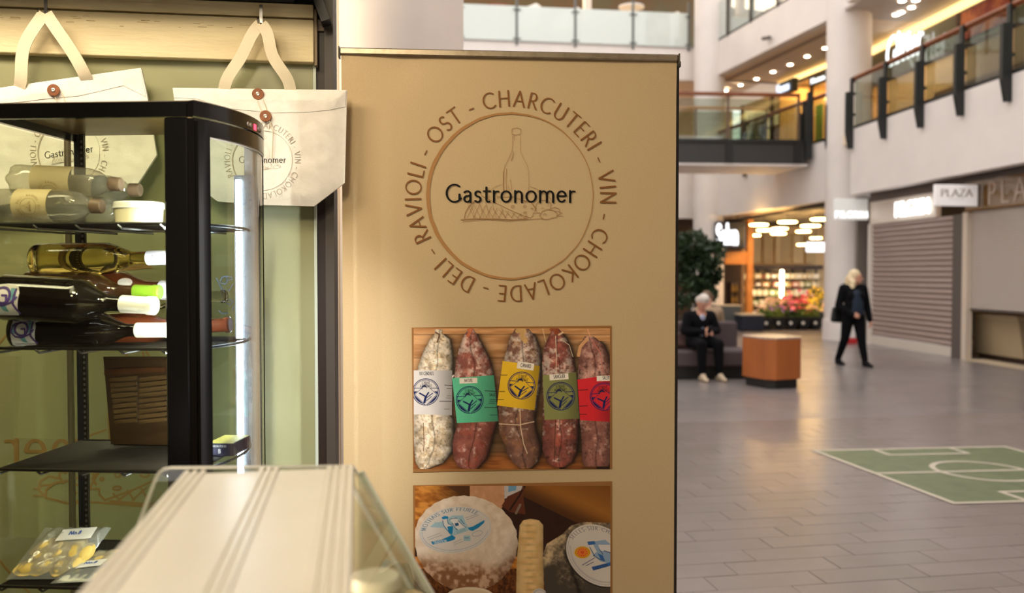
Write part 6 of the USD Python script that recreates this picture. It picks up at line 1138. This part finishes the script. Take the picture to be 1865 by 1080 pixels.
for k, (px, py, Yc, rr) in enumerate(((1452, 548, 25.8, .34), (1478, 556, 25.6, .34), (1486, 536, 26.2, .30), (1418, 556, 25.9, .26), (1402, 566, 25.2, .22), (1466, 566, 25.2, .28))):
    c_ = onY(px, py, Yc); nm = ('pink and red', 'peach', 'tall yellow', 'leafy green', 'pale green', 'yellow green')[k]; bq = T('flower_bunch', f'{nm} bunch of flowers in a tall black bucket behind the crates', 'flowers', (c_[0], Yc, 0))
    bq.add('bucket', lathe((c_[0], Yc, .001), EZ, [(0, .13), (c_[2] - .25, .19), (c_[2] - .24, .17)], 18), crate_m); bq.add('foliage', leafy(c_ - EZ * .05, rr, 170, .07, rf), leaf_g[k % 3], kind='stuff')
    if k not in (3, 4): bq.add('blossoms', cat(*[lathe(c_ + rf.normal(size=3) * rr * (.5, .4, .35) - EY * .1, rf.normal(size=3) * .5 - EY + EZ * .5, [(0, .012), (.012, .05), (.022, .055), (.028, .03), (.024, .01)], 8) for _ in range(26)]), mat('blossom_set_%d' % k, ((232, 96, 128), (246, 206, 170), (244, 208, 60), 0, 0, (220, 206, 90))[k], rough=.6), kind='stuff')
# hanging lamps of the shop
for dl, (px, py, Yl, w) in zip(('front left', 'second at the left', 'front middle', 'second in the middle', 'third in the middle', 'front right', 'second at the right', 'nearest the column', 'small one farthest left', 'small one at the back right', 'small one farthest back'), ((1382, 411, 24.2, .32), (1392, 421, 25.8, .28), (1434, 406, 24.4, .33), (1420, 418, 26.2, .30), (1418, 427, 27.6, .30), (1476, 413, 24.8, .34), (1463, 423, 26.4, .28), (1493, 401, 23.6, .30), (1375, 430, 27.8, .22), (1486, 435, 28.6, .24), (1460, 447, 29.6, .2))):
    p = onY(px, py, Yl); l = T('pendant_lamp', f'flat round lit pendant lamp under the black shop ceiling, {dl}', 'lamp', p, 0, 'pendant lamps of the flower shop')
    l.add('glowing_disc', lathe(p, EZ, [(0, w * .66), (.012, w * .8), (.04, w * .8), (.05, w * .6)], 24), lamp_shop, smooth=30); l.add('cable', cyl(p + EZ * .0605, (p[0], p[1], 3.318), .008, 6), black_matte)
# signs of this shop
s_ = onY(1332, 428, 26.6); w_, h_ = (onY(1362, 428, 26.6)[0] - onY(1310, 428, 26.6)[0]) / 2, (onY(1332, 405, 26.6)[2] - onY(1332, 455, 26.6)[2]) / 2
ss1 = T('blade_sign', 'dark navy box sign with big white glowing handwriting letters', 'sign', s_)
ss1.add('box', bx(s_[0] - w_, s_[0] + w_, 26.6, 26.9, s_[2] - h_, s_[2] + h_, .04), mat('navy_sign', (26, 32, 48), rough=.35))
for x in (s_[0] - .2, s_[0] + .25): ss1.add('hanger', cyl((x, 26.75, s_[2] + h_ + .001), (x, 26.75, Z1B - .002), .014, 8), black_matte)
GL['f'] = (.36, [ln(.14, .0, .14, .78) + el(.26, .8, .12, .16, 180, 60, 8), ln(.02, .58, .32, .58)])
sg = text('Solen', .46, track=.0, a=.12, b=.11); k_ = (1.52 * w_) / (sg.bounds[2] - sg.bounds[0]); sg = affinity.affine_transform(sg, [k_, 0, .0, 1.25, 0, 0])
ss1.add('lettering', prism(sg, (s_[0] - .30 * w_, 26.598, s_[2] - .62 * h_), EX, EZ, -EY, .05), emit('white_sign_bright', (255, 255, 255), 2.4), label='white glowing letters')
s_ = onY(1487, 450, 24.4); lb_ = T('light_box_sign', 'small blank white light box hanging at the right of the flower shop', 'sign', s_); w_ = (onY(1504, 450, 24.4)[0] - onY(1470, 450, 24.4)[0]) / 2
lb_.add('box', bx(s_[0] - w_, s_[0] + w_, 24.4, 24.5, s_[2] - .14, s_[2] + .14, .02), sign_w); lb_.add('hanger', cyl((s_[0], 24.45, s_[2] + .141), (s_[0], 24.45, 3.318), .012, 8), black_matte)

# ================================================================== FURNITURE IN THE HALL
n0, n1, n2_ = onZ(1403, 693, .13), onZ(1344, 683, .13), onZ(1446, 690.5, .13)
du = (n1 - n0); dv = (n2_ - n0); lu, lv_ = np.linalg.norm(du), np.linalg.norm(dv); du /= lu; dv = dv - du * (dv @ du) * .5; dv /= np.linalg.norm(dv)
hd_ = onY(1400, 616, n0[1])[2]; ch_ = .10; lv_ = max(lv_, .62)
plan2 = Polygon([tuple((n0 + du * a + dv * b)[:2]) for a, b in ((ch_, 0), (lu - ch_, 0), (lu, ch_), (lu, lv_ - ch_), (lu - ch_, lv_), (ch_, lv_), (0, lv_ - ch_), (0, ch_))]); cxy = plan2.centroid
dk = T('waste_station', 'orange wooden waste station with chamfered corners and a grey top', 'waste station', (cxy.x, cxy.y, 0))
dk.add('plinth', prism(affinity.scale(plan2, .88, .88), (0, 0, .001), EX, EY, EZ, .128), mat('black_plinth', (18, 16, 14), rough=.5)); dk.add('wooden_body', prism(plan2, (0, 0, .13), EX, EY, EZ, hd_ - .13 - .02), mat('orange_veneer', (168, 94, 42), rough=.4, col2=(154, 84, 36), scale=3, stretch=(1, 1, .3)))
dk.add('top', prism(plan2.buffer(.004), (0, 0, hd_ - .0195), EX, EY, EZ, .02), mat('grey_stone_top', (176, 164, 152), rough=.3, col2=(150, 140, 130), scale=12))
# sofa
Ys = 13.0; SX = lambda px, Y=Ys: onY(px, 640, Y)[0]; SZ = lambda py, Y=Ys: onY(1310, py, Y)[2]
sfa = T('sofa', 'grey mauve upholstered sofa on a black base behind the wooden waste station', 'sofa', (SX(1280), Ys + .5, 0)); uph = mat('grey_mauve_upholstery', (78, 65, 66), rough=.9, col2=(70, 58, 60), scale=60)
xs0, xs1 = SX(1190), SX(1344); zs_ = .44
xs1 = xs1 + .25
sfa.add('base', bx(xs0 + .04, xs1 - .04, Ys + .06, Ys + .9, .002, .19), black_matte); sfa.add('seat', bx(xs0, xs1, Ys, Ys + .72, .191, zs_, .03), uph); sfa.add('backrest', bx(xs0, xs1, Ys + .725, Ys + .93, .20, .84, .03), uph)
sfb = T('sofa', 'second sofa standing back to back with the first, mostly hidden', 'sofa', (SX(1280), Ys + 1.4, 0)); sfb.add('base', bx(xs0 + .04, xs1 - .04, Ys + 1.0, Ys + 1.7, .002, .19), black_matte); sfb.add('seat', bx(xs0, xs1, Ys + 1.17, Ys + 1.78, .191, zs_, .03), uph); sfb.add('backrest', bx(xs0, xs1, Ys + .95, Ys + 1.16, .20, .80, .03), uph)
# tree
Yt = 16.4; tc = onY(1264, 470, Yt); tr = T('indoor_tree', 'bushy dark green indoor tree in a pot behind the seated people', 'tree', (tc[0], Yt, 0)); rt = np.random.default_rng(9)
cl_ = [leafy(np.array([onY(px, py, Yt)[0], Yt + dy, onY(px, py, Yt)[2]]), r_, int(n * .62), .078, rt, 1.0) for px, py, r_, n, dy in ((1262, 452, .36, 700, 0), (1288, 468, .30, 520, -.1), (1240, 480, .38, 600, .1), (1272, 500, .33, 520, 0), (1298, 500, .22, 300, .1), (1240, 530, .36, 460, -.1), (1284, 533, .24, 320, 0), (1305, 450, .13, 120, 0), (1215, 460, .4, 500, 0))]
lnodes = {'r': ('geometry', {}), 'c': ('rgb_ramp', {'ramp': [(0, lin((40, 58, 28))), (.6, lin((78, 104, 50))), (1, lin((126, 150, 84)))]}), 'p': ('principled_bsdf', {'roughness': .4}), 't': ('translucent_bsdf', {}), 'x': ('mix_closure', {'fac': .25})}
leafm = usdkit.material(stage, '/World/Looks/tree_leaf', lnodes, [('r.random_per_island', 'c.fac'), ('c.color', 'p.base_color'), ('c.color', 't.color'), ('p.BSDF', 'x.closure1'), ('t.BSDF', 'x.closure2')], surface='x.closure')
tr.add('foliage', cat(*cl_), leafm, kind='stuff')
bark = mat('dark_bark', (44, 34, 26), rough=.8); tr.add('trunk', tube([(tc[0] + .02, Yt, .5), (tc[0] + .05, Yt, 1.0), (tc[0], Yt + .02, 1.6), (tc[0] + .03, Yt, 2.0)], [.05, .045, .04, .02], 10), bark, smooth=40)
for a in ((.35, .1, 1.75), (-.35, .05, 1.7), (.12, -.2, 2.0)): tr.add('branch', tube([(tc[0] + .01, Yt, 1.25), (tc[0] + a[0] * .5, Yt + a[1] * .5, 1.5), (tc[0] + a[0], Yt + a[1], a[2])], [.025, .018, .008], 7), bark, smooth=40)
tr.add('pot', lathe((tc[0], Yt, .001), EZ, [(0, .25), (.5, .32), (.51, .29), (.47, .28)], 28), mat('dark_pot', (40, 38, 36), rough=.5), smooth=30)

# ================================================================== PEOPLE
def hull(joints, bones, infl=0.0):
    """One continuous surface round the bones, each a hull of its two joints' spheres."""
    parts = []
    for b in bones:
        sp = []
        for j in (b if isinstance(b, tuple) else (b,)):
            (x, y, z), r = joints[j]; r = r if np.ndim(r) else (r, r, r); sp.append(m3.Manifold.sphere(1.0, 20).scale([q + infl for q in r]).translate([x, y, z]))
        parts.append(m3.Manifold.batch_hull(sp) if len(sp) > 1 else sp[0])
    m = m3.Manifold.batch_boolean(parts, m3.OpType.Add); return m
def smooth_body(m, edge=.02, it=8):
    m = m.refine_to_length(edge).to_mesh(); t = trimesh.Trimesh(m.vert_properties[:, :3], m.tri_verts, process=True); trimesh.smoothing.filter_taubin(t, iterations=it); return t
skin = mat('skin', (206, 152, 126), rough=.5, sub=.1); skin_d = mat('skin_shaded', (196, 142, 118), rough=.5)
def fingers(J, B, nm, wrist, d, side, curl, r=.0085):
    """A palm with four unequal bent fingers and a thumb; d: where the hand points, side: towards the thumb, curl: towards which the fingers close."""
    w = np.asarray(wrist, float); d, side, curl = (np.array(x, float) / np.linalg.norm(x) for x in (d, side, curl))
    J[nm + 'w'] = (w, .024); J[nm + 'p0'] = (w + d * .075 + side * .026, .014); J[nm + 'p1'] = (w + d * .07 - side * .028, .013); J[nm + 'p2'] = (w + d * .02 + side * .018, .018); J[nm + 'p3'] = (w + d * .02 - side * .018, .016)
    B.append((nm + 'w', nm + 'p0', nm + 'p1', nm + 'p2', nm + 'p3'))
    for k, (o, L) in enumerate(((.027, .068), (.009, .076), (-.010, .070), (-.028, .056))):
        a = w + d * .076 + side * o; b = a + (d * .85 + curl * .5) * L * .5; c = b + (d * .45 + curl * .9) * L * .42
        for q, (p, rr) in enumerate(((a, r), (b, r * .92), (c, r * .8))): J[f'{nm}f{k}{q}'] = (p, rr)
        B += [(f'{nm}f{k}0', f'{nm}f{k}1'), (f'{nm}f{k}1', f'{nm}f{k}2')]
    a = w + d * .025 + side * .03; b = a + (side * .7 + d * .7) * .034; c = b + (d * .85 + curl * .5) * .03
    for q, (p, rr) in enumerate(((a, .012), (b, .0105), (c, .0085))): J[f'{nm}t{q}'] = (p, rr)
    B += [(nm + 't0', nm + 't1'), (nm + 't1', nm + 't2')]
def head(J, B, c, f, u, nm='h', s=1.0):
    """Skull, jaw, nose, brow, lips, ears; f: where the face looks, u: up."""
    c = np.asarray(c, float); f = np.array(f, float); f = f / np.linalg.norm(f); u = np.array(u, float); u = u - f * (u @ f); u /= np.linalg.norm(u); l = np.cross(u, f)
    P = lambda a, b, z: c + f * a * s + l * b * s + u * z * s
    for k, (p, r) in {'sk': (P(-.012, 0, .03), .082 * s), 'fr': (P(.022, 0, .025), .068 * s), 'jw': (P(.045, 0, -.068), .036 * s), 'jl': (P(.0, .035, -.05), .034 * s), 'jr': (P(.0, -.035, -.05), .034 * s), 'n0': (P(.084, 0, .012), .009 * s), 'n1': (P(.104, 0, -.020), .0125 * s), 'bl': (P(.070, .028, .022), .016 * s), 'br': (P(.070, -.028, .022), .016 * s), 'li': (P(.079, .012, -.050), .0085 * s), 'lj': (P(.079, -.012, -.050), .0085 * s), 'el': (P(-.008, .078, .0), .016 * s), 'em': (P(-.006, .080, -.02), .011 * s), 'er': (P(-.008, -.078, .0), .016 * s), 'es': (P(-.006, -.080, -.02), .011 * s)}.items(): J[nm + k] = (p, r)
    B += [(nm + 'sk', nm + 'fr'), (nm + 'fr', nm + 'jw', nm + 'jl', nm + 'jr'), (nm + 'n0', nm + 'n1'), (nm + 'bl', nm + 'br'), (nm + 'li', nm + 'lj'), (nm + 'el', nm + 'em'), (nm + 'er', nm + 'es')]
    return P
def eyes(t, P, s=1.0):
    for b in (-.028, .028): t.add('eye', trimesh.creation.icosphere(2, .0105 * s).apply_translation(P(.081, b, .008)), mat('dark_eye', (48, 36, 30), rough=.2))
    t.add('lips', smooth_body(hull({'a': (P(.087, .014, -.050), .0055 * s), 'b': (P(.090, 0, -.048), .0065 * s), 'c': (P(.087, -.014, -.050), .0055 * s)}, [('a', 'b'), ('b', 'c')]), .008, 3), mat('lips', (176, 100, 92), rough=.5))
# --- the woman who walks
Yw = 15.15; wo = onZ(1553, 666, 0); wo = np.array([wo[0], wo[1], 0]); vr = RT.copy(); vf_ = np.array([-FW[0], -FW[1], 0]); vf_ /= np.linalg.norm(vf_)      # picture right, and towards the viewer
WP = lambda x, f, z: wo + vr * x + vf_ * f + EZ * z
wm = T('person', 'woman with long blonde hair walking in black clothes past the shutter', 'person', wo)
J, B = {}, []
look = vr * .93 + vf_ * .38
Ph = head(J, B, WP(.035, .0, 1.535), look, EZ, s=1.08)
for k, p, r in (('nk', (.01, -.01, 1.42), .052), ('ch', (0, .0, 1.28), (.16, .12, .12)), ('shr', (-.175, 0, 1.345), .065), ('shl', (.165, 0, 1.345), .065), ('bel', (0, .03, 1.08), (.155, .135, .12)), ('pel', (0, 0, .90), (.17, .13, .11)), ('hr', (-.085, .0, .87), .105), ('hl', (.085, .0, .87), .105), ('kr', (-.135, -.02, .47), .064), ('ar', (-.185, -.20, .10), .042), ('kl', (.105, .10, .47), .064), ('al', (.135, .20, .085), .042), ('er_', (-.255, -.01, 1.05), .047), ('wr', (-.075, .16, .90), .03), ('el_', (.245, -.03, 1.06), .047), ('wl', (.285, .02, .80), .03), ('tr_', (-.165, -.12, .035), .032), ('tl', (.165, .31, .032), .032), ('bu1', (-.06, .10, 1.22), .075), ('bu2', (.07, .10, 1.22), .075)): J[k] = (WP(*p), r)
fingers(J, B, 'R', WP(-.065, .17, .895), vr * .9 + vf_ * .3 - EZ * .2, EZ, -vf_); fingers(J, B, 'L', WP(.288, .025, .785), -EZ + vr * .1 + vf_ * .1, vf_, -vr)
torso = [('ch', 'shr', 'shl'), ('ch', 'bel'), ('bel', 'pel'), ('bu1', 'bu2'), ('bu1', 'ch'), ('bu2', 'ch')]; arms = [('shr', 'er_'), ('er_', 'wr'), ('shl', 'el_'), ('el_', 'wl')]; legs = [('pel', 'hr', 'hl'), ('hr', 'kr'), ('kr', 'ar'), ('hl', 'kl'), ('kl', 'al')]
J['wR'] = J['Rw']; B += torso + arms + legs + [('nk', 'ch'), ('nk', 'hsk'), ('ar', 'tr_'), ('al', 'tl'), ('wr', 'Rw'), ('wl', 'Lw')]
wm.add('body', smooth_body(hull(J, B), .016, 6), skin, smooth=60)
eyes(wm, Ph, 1.08)
wm.add('jacket', smooth_body(hull(J, torso + arms, .016), .022, 8), mat('black_jacket', (9, 9, 12), rough=.9, spec=.15), smooth=60)
J['v0'] = (WP(.0, .155, 1.24), (.075, .045, .09)); J['v1'] = (WP(.02, .155, 1.05), (.10, .05, .08)); J['v2'] = (WP(.02, .14, .92), (.12, .05, .05)); wm.add('shirt', smooth_body(hull(J, [('v0', 'v1'), ('v1', 'v2')]), .022, 6), mat('dark_blue_shirt', (18, 32, 50), rough=.8), smooth=60)
wm.add('leggings', smooth_body(hull(J, legs + [('pel', 'bel')], .010), .022, 8), mat('black_leggings', (6, 6, 8), rough=.9, spec=.15), smooth=60)
J['c0'] = (WP(.02, .055, 1.375), (.05, .05, .06))
blonde = mat('blonde_hair', (226, 206, 170), rough=.5, col2=(206, 182, 140), scale=30, stretch=(1, 1, .15))
for k, p, r in (('x0', (.018, -.012, 1.588), .100), ('x1', (-.04, -.03, 1.50), .092), ('x2', (-.085, -.03, 1.40), .065), ('x3', (-.125, -.02, 1.31), .045), ('x4', (-.16, -.01, 1.25), .02), ('x5', (-.03, .07, 1.46), .045), ('x6', (-.05, .08, 1.36), .035)): J[k] = (WP(*p), r)
wm.add('hair', smooth_body(hull(J, [('x0', 'x1'), ('x1', 'x2'), ('x2', 'x3'), ('x3', 'x4'), ('x1', 'x5'), ('x5', 'x6'), ('x6', 'x2')]), .018, 4), blonde, smooth=60)
for k, (a, h, ex) in enumerate((('ar', 'tr_', vr * .25 + vf_ * .35), ('al', 'tl', vr * .12 + vf_ * .5))):
    (pa_, _), (pt_, _) = J[a], J[h]; S_ = {'a': (pa_ + EZ * .005 - vf_ * .01, .050), 'h': (np.array([pa_[0], pa_[1], .04]) - vf_ * .03, .040), 't': (np.array([pt_[0], pt_[1], .034]), .038), 'u': (np.array([pt_[0], pt_[1], .028]) + ex * .13, .026)}
    wm.add('shoe', smooth_body(hull(S_, [('a', 'h', 't'), ('t', 'u')]), .016, 4), mat('black_shoe', (12, 12, 13), rough=.8, spec=.2), smooth=60)
    wm.add('sole', smooth_body(hull({'h': (np.array([pa_[0], pa_[1], .012]) - vf_ * .03, (.04, .04, .012)), 'u': (np.array([pt_[0], pt_[1], .012]) + ex * .13, (.032, .032, .012))}, [('h', 'u')]), .02, 2), mat('dark_sole', (60, 56, 54), rough=.6), smooth=60)
hb = T('handbag', 'black shoulder bag hanging at the walking woman\'s side', 'handbag', WP(-.22, -.06, .80))
S_ = {k: (WP(*p), r) for k, p, r in (('a', (-.275, -.15, .98), .04), ('b', (-.17, -.17, .98), .04), ('c', (-.29, -.15, .80), .05), ('d', (-.17, -.18, .79), .05))}
hb.add('bag_body', smooth_body(hull(S_, [('a', 'b', 'c', 'd')]), .03, 4), mat('black_leather', (9, 9, 10), rough=.6), smooth=60); hb.add('strap', tube(curve([WP(-.27, -.12, .98), WP(-.2, -.11, 1.2), WP(-.12, -.09, 1.44), WP(-.02, -.12, 1.2), WP(-.15, -.13, .99)], 20), .011, 6), mat('black_leather', (9, 9, 10), rough=.6))
# --- the seated people
def seated(label, px, Yp, face, zh, jacket, chest, trousers, shoe_m, hair_m, yaw=0.0, phone=False, seat=.44, lean=.0, hairlen=0):
    o = np.array([onY(px, 640, Yp)[0], Yp, 0]); c, s = math.cos(yaw), math.sin(yaw); R_ = np.array([c, s, 0]); F_ = np.array([s, -c, 0])
    Wp = lambda x, f, z: o + R_ * x + F_ * f + EZ * z
    t = T('person', label, 'person', o); J, B = {}, []
    Ph = head(J, B, Wp(0.0, .10 + lean, zh - .115), R_ * face[0] + F_ * face[1] + EZ * face[2], EZ, s=1.06)
    z0 = seat + .125
    for k, p, r in (('nk', (0, .05 + lean, zh - .235), .052), ('ch', (0, .02 + lean * .6, zh - .40), (.16, .12, .13)), ('shr', (-.18, .02 + lean * .6, zh - .315), .068), ('shl', (.18, .02 + lean * .6, zh - .315), .068), ('bel', (0, .0, z0 + .15), (.165, .13, .12)), ('pel', (0, -.05, z0 + .005), (.18, .14, .10)), ('hr', (-.10, .0, z0), .095), ('hl', (.10, .0, z0), .095), ('kr', (-.13, .44, z0 - .01), .068), ('kl', (.14, .43, z0 - .01), .068), ('ar', (-.115, .42, .10), .042), ('al', (.15, .44, .10), .042), ('tr_', (-.12, .54, .03), .03), ('tl', (.16, .56, .03), .03), ('er_', (-.265, .10, z0 + .17), .05), ('el_', (.265, .10, z0 + .17), .05), ('wr', (-.045, .30, z0 + .175), .03), ('wl', (.075, .30, z0 + .165), .03)): J[k] = (Wp(*p), r)
    fingers(J, B, 'R', Wp(-.035, .31, z0 + .175), R_ * .8 + F_ * .5, EZ, -EZ + F_ * .2); fingers(J, B, 'L', Wp(.065, .31, z0 + .165), -R_ * .8 + F_ * .5, EZ, -EZ + F_ * .2)
    torso = [('ch', 'shr', 'shl'), ('ch', 'bel'), ('bel', 'pel')]; arms = [('shr', 'er_'), ('er_', 'wr'), ('shl', 'el_'), ('el_', 'wl')]; legs = [('pel', 'hr', 'hl'), ('hr', 'kr'), ('kr', 'ar'), ('hl', 'kl'), ('kl', 'al')]
    B += torso + arms + legs + [('nk', 'ch'), ('nk', 'hsk'), ('ar', 'tr_'), ('al', 'tl'), ('wr', 'Rw'), ('wl', 'Lw')]
    t.add('body', smooth_body(hull(J, B), .016, 6), skin_d, smooth=60); eyes(t, Ph, 1.06)
    t.add('jacket', smooth_body(hull(J, torso + arms, .016), .024, 8), jacket, smooth=60)
    J['v0'] = (Wp(0, .115 + lean * .6, zh - .34), (.05, .04, .06)); J['v1'] = (Wp(0, .125, zh - .55), (.06, .04, .08)); t.add('shirt', smooth_body(hull(J, [('v0', 'v1')]), .02, 4), chest, smooth=60)
    t.add('trousers', smooth_body(hull(J, legs, .014), .024, 8), trousers, smooth=60)
    for k, p, r in (('x0', (-.0, .0, .07), .088), ('x1', (-.055, .0, .0), .072), ('x2', (-.045, .045, .03), .055), ('x3', (-.045, -.045, .03), .055), ('x4', (.035, .0, .098), .05), ('x5', (-.07, 0, -.09), .05)): J[k] = (Ph(*p), r)
    t.add('hair', smooth_body(hull(J, [('x0', 'x1'), ('x0', 'x2'), ('x0', 'x3'), ('x0', 'x4')] + ([('x1', 'x5')] if hairlen else [])), .018, 4), hair_m, smooth=60)
    for a, h in (('ar', 'tr_'), ('al', 'tl')):
        pa_, pt_ = J[a][0], J[h][0]; S_ = {'a': (pa_, .048), 'h': (np.array([pa_[0], pa_[1], .042]) - F_ * .04, .04), 't': (pt_ + EZ * .008, .038), 'u': (pt_ + F_ * .07, .03)}; t.add('shoe', smooth_body(hull(S_, [('a', 'h', 't'), ('t', 'u')]), .016, 4), shoe_m, smooth=60)
    if phone: ph = T('smartphone', 'small dark telephone held in the seated person\'s hands', 'telephone', Wp(.015, .37, z0 + .16)); ph.add('case', obox(Wp(.015, .385, z0 + .19), R_, F_ * .5 + EZ * .866, np.cross(R_, F_ * .5 + EZ * .866), (-.036, .036), (-.05, .075), (-.004, .004), .003), mat('dark_phone', (30, 30, 34), rough=.2))
    return t
seated('white haired person in a black jacket sitting with head bowed over a telephone', 1271, 13.25, (.12, .80, -.50), 1.275, mat('black_jacket', (9, 9, 12), rough=.9, spec=.15), mat('blue_white_scarf', (92, 106, 150), rough=.8, col2=(206, 206, 216), scale=26), mat('dark_trousers', (7, 7, 10), rough=.9, spec=.15), mat('beige_shoe', (186, 166, 140), rough=.6), mat('white_hair', (196, 186, 176), rough=.6), yaw=.12, phone=True, lean=.06)
seated('person with short brown hair in a beige top sitting on the rear sofa', 1290, 14.75, (.85, -.5, -.1), 1.27, mat('beige_top', (150, 126, 100), rough=.8), mat('beige_top', (150, 126, 100), rough=.8), mat('dark_trousers', (7, 7, 10), rough=.9, spec=.15), mat('beige_shoe', (186, 166, 140), rough=.6), mat('brown_hair', (104, 76, 52), rough=.6), yaw=math.pi, seat=.44)
# people's bag on the sofa
p = onY(1243, 635, 13.3); hb = T('handbag', 'brown handbag lying on the sofa at the seated person\'s side', 'handbag', (p[0] - .02, 13.3, .441)); hb.add('bag_body', smooth_body(hull({'a': ((p[0] - .16, 13.3, .52), .07), 'b': ((p[0] + .08, 13.3, .52), .07), 'c': ((p[0] - .10, 13.32, .66), .04), 'd': ((p[0] + .04, 13.32, .66), .04)}, [('a', 'b', 'c', 'd')]), .03, 4), mat('brown_bag', (70, 44, 38), rough=.6), smooth=60); hb.add('strap', tube(curve([(p[0] - .10, 13.32, .70), (p[0] - .03, 13.32, .80), (p[0] + .04, 13.32, .70)], 12), .010, 6), mat('brown_bag', (70, 44, 38), rough=.6))
